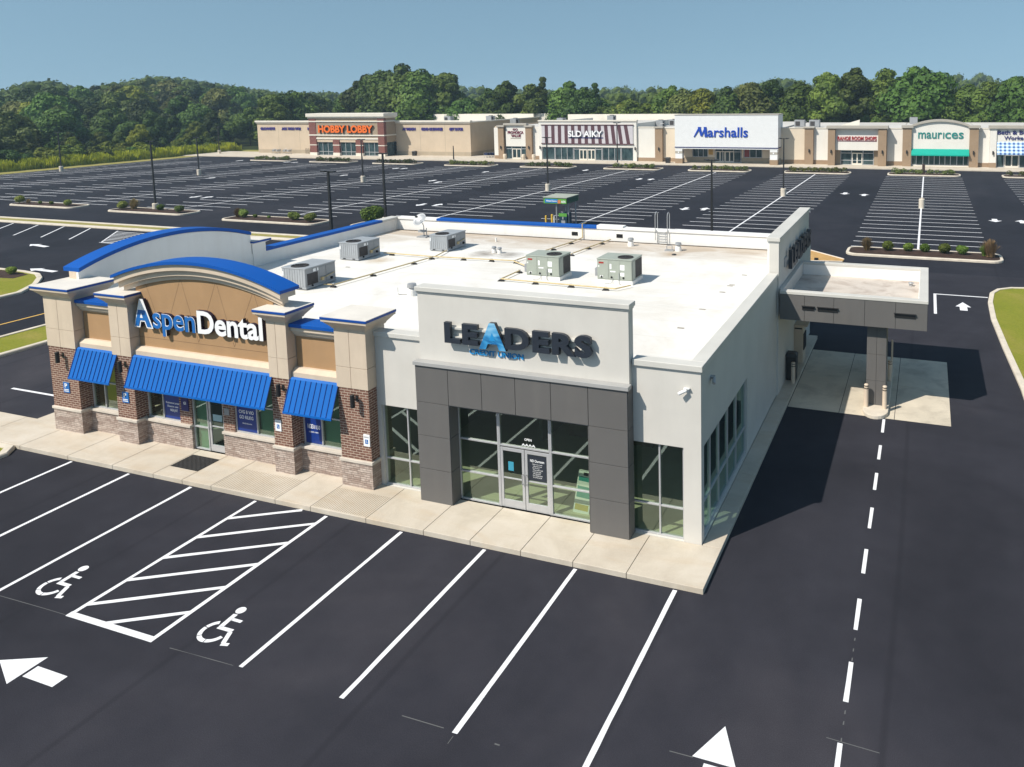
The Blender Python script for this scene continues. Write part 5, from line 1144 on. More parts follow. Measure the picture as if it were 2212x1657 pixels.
# --- craft store -----------------------------------------------------------------
S = shop('craft_store', 'long tan store with a brick-pillared entrance and big orange lettering', -110, 119.5)
yw = 119.5
for x0, x1 in ((-137.3, -119.3), (-99.6, -81.5)):
    bx(S, 'wall', M_HT, (x0, yw, 0.95, x1, yw + 0.4, 6.8)); bx(S, 'base_band', M_HB, (x0, yw - 0.06, 0, x1, yw + 0.4, 0.95))
    bx(S, 'cornice', M_CORN, (x0 - 0.15, yw - 0.25, 6.8, x1 + 0.15, yw + 0.45, 7.05), (x0 - 0.3, yw - 0.4, 7.05, x1 + 0.3, yw + 0.45, 7.4), bevel=0.03)
    k = 3
    for i in range(1, k):
        x = x0 + (x1 - x0) * i / k; bx(S, 'wall_joint', M_HB, (x - 0.04, yw - 0.004, 0.95, x + 0.04, yw, 6.8))
bx(S, 'side_wall', M_HT, (-81.9, yw + 0.41, 0, -81.5, 150, 6.9)); bx(S, 'side_base', M_HB, (-81.499, yw + 0.45, 0, -81.44, 150, 0.95)); bx(S, 'side_cornice', M_CORN, (-82.0, yw + 0.46, 6.9, -81.3, 150, 7.15))
bx(S, 'west_side_wall', M_HT, (-137.3, yw + 0.41, 0, -136.9, 150, 6.9)); bx(S, 'rear_wall', M_CORN, (-137, 150.01, 0, -70, 150.4, 7.9)); bx(S, 'roof', M_SROOF, (-136.8, yw + 0.46, 6.2, -82.1, 149.9, 6.4)); bx(S, 'rear_parapet', M_CORN, (-110, 148.5, 6.4, -82.2, 149, 7.9))
# entrance block
yf = 115.5; xa, xb = -118.9, -99.55
for x0, x1, z1 in ((xa, -117.1, 8.05), (-101.1, xb, 8.05), (-112.75, -111.1, 3.5), (-106.85, -105.1, 3.5)):
    o = bx(S, 'brick_pillar', M_REDBRICK, (x0, yf, 0.75, x1, yf + 0.8, z1)); bx(o, 'pillar_base', M_CORN, (x0 - 0.05, yf - 0.05, 0, x1 + 0.05, yf + 0.8, 0.75)); bx(o, 'pillar_band', M_CORN, (x0 - 0.03, yf - 0.03, 2.28, x1 + 0.03, yf + 0.81, 2.45))
bx(S, 'entrance_wall', M_HD, (-117.09, yf + 0.1, 3.95, -101.11, yf + 0.5, 8.0)); bx(S, 'entrance_side', M_HD, (xb - 0.4, yf + 0.81, 3.0, xb - 0.02, yw, 8.0), (xa + 0.02, yf + 0.81, 0, xa + 0.4, yw, 8.0)); bx(S, 'entrance_lintel', M_HT, (-117.09, yf + 0.15, 3.0, -101.11, yf + 0.5, 3.55))
bx(S, 'entrance_cornice', M_CORN, (xa - 0.2, yf - 0.2, 8.05, xb + 0.2, yw + 0.2, 8.35), (xa - 0.4, yf - 0.4, 8.35, xb + 0.4, yw + 0.2, 9.05), bevel=0.04)
for z in (7.25, 4.35): bx(S, 'white_band', M_CORN, (xa - 0.08, yf - 0.08, z, xb + 0.08, yw, z + 0.25))
bx(S, 'white_band', M_CORN, (-117.1, yf + 0.02, 3.6, -101.1, yf + 0.5, 3.94))
bx(S, 'entrance_floor_block', M_HB, (xa + 0.5, yf + 3.0, 0, xb - 0.5, yf + 3.2, 8.0))
shopfront(S, -117.0, -112.8, 0.15, 3.0, yf + 0.4, (-115.8, -114.4), vs_=(0.95,)); shopfront(S, -111.05, -106.9, 0.15, 3.0, yf + 0.4, (-109.8, -108.4), vs_=(0.95,)); shopfront(S, -105.05, -101.15, 0.15, 3.0, yf + 0.4, (-103.8, -102.4), vs_=(0.95,))
bx(S, 'side_glass', M_SHOPGLASS, (xb - 0.2, yf + 0.85, 0.15, xb - 0.05, yw - 0.8, 3.0))
g = thing('store_sign', 'big orange HOBBY LOBBY letters over the brick-pillared entrance', 'sign', (-109, yf, 5.2)); letters(g, 'HOBBY LOBBY', frontmap(-116.2, yf + 0.08, 5.0), 14.1, 1.55, 0.35, (M_ORANGE, M_ORSIDE), 0.045, stand=0.05)
for t_, x, wd, lb in (('GLOANDTS', -136.3, 4.2, 'small indigo lettering on the tan wall, farthest left'), ('AGO THOD WOS', -130.2, 5.4, 'small indigo lettering on the tan wall, middle of the left wing'), ('NOS', -122.9, 1.9, 'small indigo lettering partly tucked behind the brick-pillared entrance'), ('AS WEADN', -97.9, 3.3, 'small indigo lettering on the right tan wing, nearest the entrance'), ('GOND OE BIANPLES', -93.2, 5.2, 'small indigo lettering in the middle of the right tan wing'), ('GIFT SATOR', -86.4, 3.3, 'small indigo lettering at the right end of the tan wing')):
    g = thing('wall_lettering', lb, 'sign', (x, yw, 5.4), 'indigo words on the craft store'); letters(g, t_, frontmap(x, yw - 0.005, 5.3), wd, 0.62, 0.12, (M_PURP,), 0.05, single='lettering')

# --- shoe / value store ------------------------------------------------------------
S = shop('value_store', 'narrow white shop between brown piers with maroon lettering', -68.5)
bx(S, 'wall', M_CW, (-73.4, F0, 0.8, -72.25, F0 + 0.4, 6.15), (-70.75, F0 - 0.1, 2.6, -66.35, F0 + 0.4, 6.6), (-65.0, F0 + 0.1, 0.8, -63.55, F0 + 0.4, 6.3)); bx(S, 'base_band', M_PIER, (-73.4, F0 - 0.03, 0, -72.25, F0 + 0.4, 0.8), (-65.0, F0 + 0.05, 0, -63.55, F0 + 0.4, 0.8))
for a, b in ((-72.25, -71.05), (-66.3, -65.0)):
    bx(S, 'pier', M_PIER, (a, F0 - 0.5, 0, b, F0 + 0.5, 6.3)); bx(S, 'pier_cap', M_GCOR, (a - 0.2, F0 - 0.7, 6.3, b + 0.2, F0 + 0.5, 6.62))
bx(S, 'cornice', M_GCOR, (-71.1, F0 - 0.45, 6.62, -66.1, F0 + 0.5, 7.0), bevel=0.03); bx(S, 'side_wall', M_HT, (-73.4, F0 + 0.41, 0, -73.0, 145, 6.4)); bx(S, 'roof', M_SROOF, (-72.9, F0 + 0.6, 5.8, -63.7, 148, 6.2))
shopfront(S, -70.95, -66.4, 0.15, 2.6, F0 + 0.05, (-69.6, -67.5), doors=((-69.5, -67.6),), vs_=(2.1,))
g = thing('store_sign', 'maroon stacked lettering on the narrow white shop', 'sign', (-68.5, F0, 5)); letters(g, 'GO', frontmap(-69.2, F0 - 0.105, 5.65), 1.1, 0.38, 0.08, (M_MAROON,), 0.02, single='lettering'); letters(g, 'FRONORCA', frontmap(-70.3, F0 - 0.105, 5.0), 3.4, 0.52, 0.08, (M_MAROON,), 0.03, single='lettering'); letters(g, 'VALUE', frontmap(-69.6, F0 - 0.105, 4.38), 2.1, 0.5, 0.08, (M_MAROON,), 0.03, single='lettering'); bx(g, 'underline', M_GCOR, (-69.7, F0 - 0.15, 4.08, -67.5, F0 - 0.105, 4.22))
for x in (-70.6, -66.6, -64.4):
    q = MB(); q.lathe((x, F0 - 0.95, 0.15), [(0.28, 0), (0.38, 0.55), (0.34, 0.95), (0.3, 1.0)], 10); tag(q.build('planter', M_CCREAM), 'pale round planter beside the narrow shop entrance', 'planter', 'planters at the shop doors')

# --- striped store ------------------------------------------------------------------
S = shop('striped_store', 'white store with a wide plum and white striped sign panel', -54)
bx(S, 'wall', M_CW, (-63.55, F0 - 0.3, 2.6, -43.85, F0 + 0.4, 7.35), (-63.55, F0 - 0.3, 0.0, -63.0, F0 + 0.4, 2.6), (-44.5, F0 - 0.3, 0.0, -43.85, F0 + 0.4, 2.6)); bx(S, 'cornice', M_CORN, (-63.65, F0 - 0.45, 7.35, -43.75, F0 + 0.4, 7.6), bevel=0.02)
bx(S, 'side_wall', M_CW, (-44.2, F0 + 0.41, 0, -43.86, 146, 7.0), (-63.5, F0 + 0.41, 5, -63.2, 140, 7.2)); bx(S, 'roof', M_SROOF, (-63.1, F0 + 0.45, 6.2, -44.3, 145.8, 6.5)); bx(S, 'rear_parapet', M_CORN, (-72.0, 145.9, 0, -44, 146.3, 7.8))
o = bx(S, 'sign_panel', M_PALE, (-62.9, F0 - 0.42, 3.3, -44.5, F0 - 0.301, 6.62)); bx(o, 'panel_frame', M_PLUM, (-63.0, F0 - 0.5, 6.62, -44.4, F0 - 0.301, 6.78), (-63.0, F0 - 0.48, 3.12, -44.4, F0 - 0.301, 3.3))
q = MB(); n = 27
for i in range(1, n, 2):
    ct = -62.9 + 18.4 * (i + 0.5) / n; k = (ct + 53.7) / 9.2; lean = 0.45 * max(0, k); wd = 0.34
    q.extr([(ct - wd + lean * 0.4, 3.3), (ct + wd + lean * 0.4, 3.3), (ct + wd - lean, 6.62), (ct - wd - lean, 6.62)], F0 - 0.432, F0 - 0.4205)
q.build('stripes', M_PLUM, o)
g = thing('store_sign', 'white lettering across the plum-striped panel', 'sign', (-54, F0, 5)); letters(g, 'SLD AIKY', frontmap(-57.3, F0 - 0.45, 4.5), 6.9, 1.15, 0.18, (M_SIGNWHITE, M_NAVY), 0.03, stand=0.05)
bx(g, 'backing_bar', M_NAVY, (-57.3, F0 - 0.47, 4.25, -50.3, F0 - 0.433, 4.42))
for a, b, us, ds in ((-62.95, -60.35, (), ()), (-60.3, -56.5, (-59.0, -57.8), ()), (-56.4, -50.75, (-55.3, -52.0), ((-55.25, -53.7), (-53.6, -52.05))), (-50.65, -47.0, (-49.4, -48.2), ()), (-46.9, -44.55, (), ())): shopfront(S, a, b, 0.15, 2.55, F0 - 0.15, us, doors=ds, vs_=(2.2,) if ds else ())
# --- plain link walls ------------------------------------------------------------------
S = shop('link_building', 'plain white and cream wall with a brown pier between the big stores', -40)
bx(S, 'wall', M_CW, (-43.84, F0 + 0.05, 0.8, -40.25, F0 + 0.4, 6.2)); bx(S, 'cream_wall', M_CCREAM, (-38.85, F0 + 0.05, 0.8, -35.9, F0 + 0.4, 6.1)); bx(S, 'base_band', M_PIER, (-43.84, F0, 0, -40.25, F0 + 0.4, 0.8), (-38.85, F0, 0, -35.9, F0 + 0.4, 0.8)); bx(S, 'pier', M_PIER, (-40.24, F0 - 0.6, 0, -38.86, F0 + 0.4, 6.15)); bx(S, 'pier_cap', M_GCOR, (-40.4, F0 - 0.75, 6.15, -38.7, F0 + 0.4, 6.42)); bx(S, 'coping', M_CORN, (-43.84, F0 - 0.02, 6.2, -40.3, F0 + 0.45, 6.4), (-38.7, F0 - 0.02, 6.1, -35.9, F0 + 0.45, 6.25)); bx(S, 'roof', M_SROOF, (-43.8, F0 + 0.5, 5.6, -35.9, 145, 5.9))
# --- white box store ---------------------------------------------------------------------
S = shop('department_store', 'store with a tall blank white sign box over a recessed entrance', -26.7, 112)
ya = 112.0; xa, xb = -35.75, -17.8
bx(S, 'sign_box', M_WHITE, (xa, ya, 3.05, xb, F0 + 1.5, 8.5)); bx(S, 'box_coping', M_GCOR, (xa - 0.06, ya - 0.06, 8.5, xb + 0.06, F0 + 1.55, 8.62)); bx(S, 'dark_trim', M_NAVY, (xa - 0.04, ya - 0.05, 2.92, xb + 0.04, F0, 3.05)); bx(S, 'trim_band', M_WHITE, (xa, ya + 0.02, 2.72, xb, ya + 0.4, 2.915))
for a in (xa + 0.05, xb - 1.35):
    o = bx(S, 'pillar', M_WHITE, (a, ya + 0.05, 1.0, a + 1.25, ya + 1.2, 2.7)); bx(o, 'pillar_base', M_PIER, (a - 0.05, ya, 0, a + 1.3, ya + 1.25, 1.0)); bx(o, 'pillar_band', M_GCOR, (a - 0.03, ya + 0.02, 1.9, a + 1.28, ya + 1.22, 2.3)); bx(o, 'pillar_emblem', M_SIGNWHITE, (a + 0.5, ya - 0.02, 1.98, a + 0.72, ya + 0.015, 2.2))
bx(S, 'recess_wall', M_CCREAM, (xa, F0, 1.05, -33.5, F0 + 0.3, 2.9), (-30.6, F0, 1.05, -29.4, F0 + 0.3, 2.9), (-24.6, F0, 1.05, -24.3, F0 + 0.3, 2.9), (-21.0, F0, 1.05, xb, F0 + 0.3, 2.9)); bx(S, 'recess_base', M_HB, (xa, F0 - 0.03, 0, -29.4, F0 + 0.3, 1.05), (-24.6, F0 - 0.03, 0, xb, F0 + 0.3, 1.05))
shopfront(S, -33.45, -30.65, 1.06, 2.6, F0 + 0.1, (-32.4, -31.5)); shopfront(S, -24.25, -21.05, 1.06, 2.6, F0 + 0.1, (-23.2, -22.1)); shopfront(S, -29.35, -24.65, 0.15, 2.6, F0 - 0.1, (-28.0, -26.0), doors=((-29.2, -27.6), (-27.5, -25.9)), vs_=(2.05,))
bx(S, 'window_graphic', mat('red_poster', (0.25, 0.05, 0.05), 0.5, 0.2, 2), (-24.1, F0 + 0.09, 1.2, -23.3, F0 + 0.14, 2.5)); bx(S, 'yellow_graphic', mat('ochre_poster', (0.5, 0.3, 0.08), 0.5, 0.3, 2), (-30.5, F0 - 0.02, 1.5, -29.7, F0 - 0.001, 2.5))
bx(S, 'roof', M_SROOF, (-36, F0 + 1.6, 5.9, -17.8, 145, 6.2))
g = thing('store_sign', 'royal blue Marshalls lettering on the tall white box', 'sign', (-27, ya, 5)); letters(g, 'arshalls', frontmap(-29.85, ya - 0.005, 4.8), 6.95, 1.66, 0.12, (M_MARB,), 0.012, ref='l', shear=0.03)
q = MB()
for k, (a, b, w0, w1) in enumerate((((-32.25, 4.8), (-31.22, 6.5), 0.10, 0.20), ((-31.35, 6.5), (-30.92, 4.95), 0.24, 0.20), ((-30.95, 4.95), (-30.22, 6.5), 0.12, 0.12), ((-30.30, 6.5), (-30.12, 4.8), 0.24, 0.24))):
    q.extr([(a[0] - w0, a[1]), (b[0] - w1, b[1]), (b[0] + w1, b[1]), (a[0] + w0, a[1])], ya - 0.125 - 0.004 * k, ya - 0.005)
q.build('letter', M_MARB, g)
# --- right-hand shops --------------------------------------------------------------------
S = shop('shoe_store', 'white shop between brown piers with red lettering', -5.3)
bx(S, 'cream_wall', M_CCREAM, (-17.79, F0 + 0.05, 0.85, -13.8, F0 + 0.4, 6.15)); bx(S, 'wall', M_CW, (-12.35, F0 + 0.05, 0.85, -9.9, F0 + 0.4, 6.1), (-8.7, F0 - 1.0, 2.65, -1.95, F0 + 0.4, 6.15), (-0.6, F0 + 0.05, 0.85, 1.75, F0 + 0.4, 6.1)); bx(S, 'base_band', M_PIER, (-17.79, F0, 0, -13.8, F0 + 0.4, 0.85), (-12.35, F0, 0, -9.9, F0 + 0.4, 0.85), (-0.6, F0, 0, 1.75, F0 + 0.4, 0.85)); bx(S, 'coping', M_CORN, (-17.79, F0 - 0.02, 6.15, -13.8, F0 + 0.45, 6.3), (-12.35, F0 - 0.02, 6.1, -9.9, F0 + 0.45, 6.25), (-0.6, F0 - 0.02, 6.1, 1.75, F0 + 0.45, 6.25))
for a, b, yy in ((-13.79, -12.36, F0 - 0.6), (-9.85, -8.71, F0 - 1.6), (-1.94, -0.65, F0 - 1.6)): bx(S, 'pier', M_PIER, (a, yy, 0, b, F0 + 0.4, 6.2)); 
bx(S, 'cornice', M_GCOR, (-14.0, F0 - 0.8, 6.2, -12.15, F0 + 0.4, 6.45), (-10.1, F0 - 1.8, 6.2, -0.4, F0 + 0.4, 6.65), bevel=0.03); bx(S, 'soffit_wall', M_HD, (-8.7, F0 - 0.2, 0, -8.0, F0 + 0.3, 2.64), (-2.6, F0 - 0.2, 0, -1.95, F0 + 0.3, 2.64)); shopfront(S, -7.95, -2.65, 0.15, 2.6, F0, (-6.2, -4.35), doors=((-6.1, -4.45),), vs_=(2.1, 0.9)); bx(S, 'roof', M_SROOF, (-17.7, F0 + 0.5, 5.6, 1.7, 145, 5.95))
q = MB(); q.extr([(-9.9, 6.0), (-5.6, 7.3), (-5.6, 6.0)], F0 + 8, F0 + 8.3); q.build('stair_bulkhead', M_CORN, S)
g = thing('store_sign', 'red BANOE ROOM SHOES lettering on the white panel between brown piers', 'sign', (-5, 114, 4.5)); letters(g, 'RANOE ROOM SHOPS', frontmap(-8.35, F0 - 1.005, 4.28), 6.15, 0.62, 0.10, (M_REDL,), 0.025); bx(g, 'raceway', M_MAROON, (-8.35, F0 - 1.06, 4.10, -2.2, F0 - 1.005, 4.2))
S = shop('fashion_store', 'white shop with an arched top and a green awning', 7.4)
for a, b in ((1.78, 3.12), (11.68, 12.98)): bx(S, 'pier', M_PIER, (a, F0 - 0.9, 0, b, F0 + 0.4, 6.3)); bx(S, 'pier_cap', M_GCOR, (a - 0.2, F0 - 1.1, 6.3, b + 0.25, F0 + 0.4, 6.7))
def az(x, zc, zs, c=7.4, h=4.4):
    Rr = (h * h + (zc - zs) ** 2) / (2 * (zc - zs)); return zc - Rr + math.sqrt(max(0, Rr * Rr - (x - c) ** 2))
q = MB(); xs = [3.13 + 8.54 * i / 24 for i in range(25)]; q.extr([(x, 2.9) for x in xs] + [(x, az(x, 7.3, 6.4)) for x in reversed(xs)], F0 - 0.5, F0 + 0.4); q.build('arched_wall', M_CW, S)
q = MB(); q.extr([(x, az(x, 7.3, 6.4) + 0.003) for x in xs] + [(x, az(x, 7.65, 6.72)) for x in reversed(xs)], F0 - 0.8, F0 + 0.4); q.build('arch_cornice', M_GCOR, S)
q = MB()
for P in ([(F0 - 0.5, 2.95), (F0 - 1.5, 2.1)], [(F0 - 1.5, 2.1), (F0 - 1.5, 1.92)]):
    (a, za), (b, zb) = P; q.face([(3.15, a, za), (11.66, a, za), (11.66, b, zb), (3.15, b, zb)])
q.extr([(0, 0), (0, 0), (0, 0)], 0, 0) if False else None
q.build('awning', M_GREENAWN, S); bx(S, 'awning_end', M_GREENAWN, (3.13, F0 - 1.49, 1.92, 3.149, F0 - 0.5, 2.2), (11.661, F0 - 1.49, 1.92, 11.675, F0 - 0.5, 2.2))
shopfront(S, 3.15, 11.65, 0.35, 2.85, F0 - 0.3, (3.9, 4.9, 5.8, 6.6, 7.4, 8.2, 9.0, 9.95, 10.9), vs_=(), pane=solid_glass('teal_shop_glass', (0.01, 0.045, 0.04), (0.06, 0.09, 0.085))); bx(S, 'base_band', M_CORN, (3.13, F0 - 0.4, 0, 11.67, F0, 0.34)); bx(S, 'roof', M_SROOF, (1.8, F0 + 0.5, 5.6, 13, 145, 5.95))
g = thing('store_sign', 'teal lowercase maurices lettering under the arched top', 'sign', (7.4, F0, 5)); letters(g, 'maur', frontmap(4.1, F0 - 0.505, 4.62), 3.55, 0.95, 0.08, (M_TEALT,), 0.012, ref='x'); letters(g, 'l', frontmap(7.8, F0 - 0.505, 4.62), 0.17, 0.95, 0.08, (M_TEALT,), 0.012, ref='l'); letters(g, 'ces', frontmap(8.1, F0 - 0.505, 4.62), 2.7, 0.95, 0.08, (M_TEALT,), 0.012, ref='x')
S = shop('bath_store', 'white shop at the right edge with a blue gingham awning', 20)
bx(S, 'wall', M_CW, (12.99, F0 + 0.05, 0.8, 14.6, F0 + 0.4, 6.1), (14.61, F0 - 0.6, 0.9, 15.55, F0 + 0.4, 6.2), (15.55, F0 - 0.4, 2.3, 25, F0 + 0.4, 6.2), (24, F0 - 0.6, 0.9, 25, F0 - 0.401, 6.2)); bx(S, 'base_band', M_PIER, (12.99, F0, 0, 14.6, F0 + 0.4, 0.8), (14.58, F0 - 0.63, 0, 15.58, F0 + 0.4, 0.9)); bx(S, 'cornice', M_GCOR, (14.4, F0 - 0.85, 6.2, 25.2, F0 + 0.4, 6.7), bevel=0.03); bx(S, 'coping', M_CORN, (13.2, F0, 6.1, 14.39, F0 + 0.45, 6.25)); bx(S, 'roof', M_SROOF, (13.1, F0 + 0.5, 5.6, 25, 145, 5.95))
def gingham():
    m_, n_, b_ = new_mat('gingham'); ch = []
    tc = N(n_, 'ShaderNodeTexCoord'); sp = N(n_, 'ShaderNodeSeparateXYZ'); n_.links.new(tc.outputs['Object'], sp.inputs[0]); v = []
    for i, k in ((0, 1 / 0.62), (2, 1 / 0.50)):
        a = N(n_, 'ShaderNodeMath', operation='MULTIPLY'); a.inputs[1].default_value = k; n_.links.new(sp.outputs[i], a.inputs[0])
        f = N(n_, 'ShaderNodeMath', operation='FRACT'); n_.links.new(a.outputs[0], f.inputs[0]); g_ = N(n_, 'ShaderNodeMath', operation='GREATER_THAN'); g_.inputs[1].default_value = 0.5; n_.links.new(f.outputs[0], g_.inputs[0]); v.append(g_.outputs[0])
    s_ = N(n_, 'ShaderNodeMath', operation='ADD'); n_.links.new(v[0], s_.inputs[0]); n_.links.new(v[1], s_.inputs[1]); d = N(n_, 'ShaderNodeMath', operation='MULTIPLY'); d.inputs[1].default_value = 0.5; n_.links.new(s_.outputs[0], d.inputs[0])
    n_.links.new(ramp(n_, d.outputs[0], [(0.1, (0.62, 0.72, 0.80)), (0.5, (0.30, 0.46, 0.66)), (0.9, (0.02, 0.06, 0.25))]), b_.inputs['Base Color']); return m_
q = MB(); q.face([(15.6, F0 - 0.41, 4.15), (24, F0 - 0.41, 4.15), (24, F0 - 1.4, 2.4), (15.6, F0 - 1.4, 2.4)]); q.face([(15.6, F0 - 1.4, 2.4), (24, F0 - 1.4, 2.4), (24, F0 - 1.4, 2.2), (15.6, F0 - 1.4, 2.2)]); q.build('awning', gingham(), S)
shopfront(S, 15.6, 19.9, 0.15, 2.25, F0 - 0.2, (16.7, 18.9), doors=((16.8, 18.8),)); shopfront(S, 20, 24, 0.15, 2.25, F0 - 0.2, (21.3, 22.6))
g = thing('store_sign', 'navy Beth and Body Worke lettering above the gingham awning', 'sign', (17, F0, 5)); letters(g, 'Beth & Body', frontmap(15.65, F0 - 0.405, 5.3), 5.1, 0.62, 0.08, (M_NAVY,), 0.02); letters(g, 'Worke', frontmap(16.6, F0 - 0.405, 4.45), 2.7, 0.62, 0.08, (M_NAVY,), 0.02)
# roof clutter on the shops
ru = thing('shop_rooftop_unit', 'grey rooftop unit on the far shops, seen over a parapet', 'air conditioner', (-16, 124, 6), 'rooftop units on the far shops')
q = MB(); q.box(-0.9, -0.7, 0, 0.9, 0.7, 1.25); q.build('cabinet', M_RTU, ru, local=True, bevel=0.03); q = MB(); q.lathe((0.2, 0, 1.25), [(0.5, 0), (0.5, 0.1)], 12); q.build('fan_ring', M_COIL, ru, local=True); q = MB(); q.box(-0.7, -0.72, 0.2, 0.1, -0.701, 1.0); q.build('coil', M_COIL, ru, local=True)
for x, y, z in ((-13.4, 124, 6), (-43, 126, 5.9), (-41.5, 130, 5.9), (-100, 140, 6.4), (-90, 142, 6.4), (-77, 130, 6.2), (-67, 132, 6.2), (-58, 138, 6.5), (3, 138, 5.95)): dup(ru, (x, y, z), rz=random.choice((0, 1.57)))
t = thing('shop_dish', 'small white dish on the roof between the striped store and the white box', 'satellite dish', (-41, 122, 5.9)); q = MB(); q.lathe((-41.2, 121.5, 6.6), [(0.05, 0), (0.4, 0.12), (0.42, 0.14)], 14); q.build('reflector', M_WHITE, t); q = MB(); q.cyl((-41.2, 121.5, 5.9), (-41.2, 121.5, 6.6), 0.05); q.build('mast', M_GALV, t)
# small things on the shop pavement
def cart(x, y, rz, c, label, grp):
    t = thing('shopping_cart', label, 'shopping cart', (x, y, 0.15), grp, rz); q = MB()
    for a, b in (((-0.3, -0.45), (-0.3, 0.45)), ((0.3, -0.45), (0.3, 0.45))): q.tube([(*a, 0.12), (*b, 0.12)], 0.02, n=5); q.tube([(*b, 0.12), (b[0], b[1] + 0.05, 1.0)], 0.02, n=5)
    q.tube([(-0.3, 0.5, 1.0), (0.3, 0.5, 1.0)], 0.03, n=5); q.build('frame', M_GALV, t, local=True)
    q = MB(); q.frustum((-0.24, -0.4, 0.24, 0.4), 0.45, (-0.3, -0.48, 0.3, 0.45), 0.9); q.build('basket', c, t, local=True)
    q = MB(); 
    for sx in (-0.28, 0.28):
        for sy in (-0.4, 0.4): q.cyl((sx - 0.02, sy, 0.07), (sx + 0.02, sy, 0.07), 0.07, n=8)
    q.build('wheel', M_BLACK, t, local=True)['kind'] = 'stuff'; return t
for x in (-131.6, -130.4, -128.5, -127.3): cart(x, 118.2, random.uniform(-.5, .5), M_GALV, 'grey shopping cart standing against the left tan wing', 'carts along the tan wall')
for i in range(5): cart(-76.5 + 0.5 * i, 117.2 + 0.3 * i, 1.3, mat('navy_cart', (0.02, 0.03, 0.08), 0.5), 'navy shopping cart parked in the gap beside the narrow white shop', 'carts in the gap')
t = thing('bike_rack', 'dark metal rack against the tan wall left of the brick entrance', 'bike rack', (-122, 118.4, 0.15)); q = MB()
for k in range(3): q.tube([(-122.8 + 0.6 * k, 118.4, 0.15), (-122.8 + 0.6 * k, 118.4, 1.3), (-122.5 + 0.6 * k, 118.4, 1.3), (-122.5 + 0.6 * k, 118.4, 0.15)], 0.04, n=6)
q.build('hoop', M_BLACK, t)
def binn(x, y, label):
    t = thing('litter_bin', label, 'bin', (x, y, 0.15)); q = MB(); q.frustum((x - .35, y - .35, x + .35, y + .35), 0.15, (x - .4, y - .4, x + .4, y + .4), 1.0); q.build('body', M_BLACK, t); q = MB(); q.frustum((x - .43, y - .43, x + .43, y + .43), 1.0, (x - .3, y - .3, x + .3, y + .3), 1.15); q.build('lid', M_BLACK, t)
binn(-94.3, 118.3, 'dark bin at the foot of the right tan wing'); binn(-37.2, 112.5, 'dark bin beside the pillar of the tall white box')

# ================================================================ light poles
def pole(x, y, h, label, head=True, r_=0.085):
    t = thing('light_pole', label, 'light pole', (x, y, 0), 'light poles in the back lot')
    q = MB(); q.lathe((x, y, 0), [(0.34, 0), (0.34, 0.86), (0.30, 0.92)], 14); q.build('concrete_base', M_KERB, t)
    q = MB(); q.frustum((x - r_, y - r_, x + r_, y + r_), 0.92, (x - r_ * 0.7, y - r_ * 0.7, x + r_ * 0.7, y + r_ * 0.7), h); q.build('shaft', M_BLACK, t)
    if head:
        q = MB(); q.box(x - 0.45, y - 0.03, h - 0.10, x + 0.45, y + 0.03, h - 0.04); q.build('arm', M_BLACK, t)
        for sx in (-1, 1): q = MB(); q.box(x + sx * 0.22, y - 0.16, h - 0.06, x + sx * 0.62, y + 0.16, h + 0.02); q.build('lamp_head', M_BLACK, t, bevel=0.01)
    return t
pole(-139.4, 76.8, 7.0, 'black light pole at the lot edge in front of the woods'); pole(-75.6, 44.2, 7.9, 'black light pole rising from the planted island left of centre'); pole(-107.2, 77.4, 6.2, 'black light pole among the far bays left of the orange-lettered store'); pole(-72.2, 75.0, 6.3, 'black light pole in line with the craft store entrance'); pole(-40.5, 72.0, 6.95, 'black light pole in front of the striped store'); pole(-10.42, 74.2, 6.9, 'black light pole right of the tall white box')
pole(-43.2, 42.6, 7.1, 'black light pole just behind the rear left roof corner', r_=0.10); pole(-36.3, 27.4, 7.0, 'thick black light pole nearest the camera, behind the west parapet', r_=0.10); pole(-10.9, 42.6, 7.0, 'black light pole behind the roof ladder'); pole(-43.0, 103.0, 7.6, 'black light pole on the shop-side island before the striped store'); pole(-144.9, 115.6, 6.2, 'thin light pole at the far corner of the lot by the woods'); pole(-75.0, 103.2, 3.4, 'short pole on the shop-side island before the corner of the tan store', head=False)
q = MB(); q.lathe((5.12, 68.0, 0), [(0.3, 0), (0.3, 0.95), (0.26, 1.0)], 14); q.box(5.04, 67.92, 1.0, 5.2, 68.08, 1.15); tag(q.build('pole_footing', M_KERB), 'bare concrete footing on the centre line of the right-hand bay', 'footing')
q = MB(); q.box(4.9, 101.9, 0.1, 5.3, 102.3, 1.6); tag(q.build('marker_post', mat('brown_post', (0.06, 0.035, 0.03), 0.7), bevel=0.03), 'short brown post on the island in front of the green awning', 'post')
# power line behind the shops
pw = []
for x, y, l in ((-17.5, 152, 'wooden utility pole behind the tall white box'), (-62, 168, 'wooden utility pole in the trees behind the striped store'), (32, 148, 'wooden utility pole beyond the right edge shops')):
    t = thing('utility_pole', l, 'utility pole', (x, y, 0), 'utility poles behind the shops'); q = MB(); q.cyl((x, y, 0), (x, y, 9.6), 0.14, 0.1, n=8); q.build('shaft', mat('weathered_wood', (0.25, 0.23, 0.2), 0.9, 0.2), t); q = MB(); q.box(x - 0.9, y - 0.06, 9.0, x + 0.9, y + 0.06, 9.12); q.build('crossarm', MC['weathered_wood'], t); pw.append(Vector((x, y, 9.1)))
pw.sort(key=lambda v: v.x)
for a, b in zip(pw[:-1], pw[1:]):
    for dz, dx in ((0.05, -0.8), (0.05, 0.8), (-1.0, 0)):
        q = MB(); q.tube([a.lerp(b, i / 12) + Vector((dx, 0, dz - 0.9 * math.sin(math.pi * i / 12))) for i in range(13)], 0.022, n=4); tag(q.build('power_cable', M_BLACK), 'thin overhead cable strung behind the shops', 'cable', 'overhead cables')

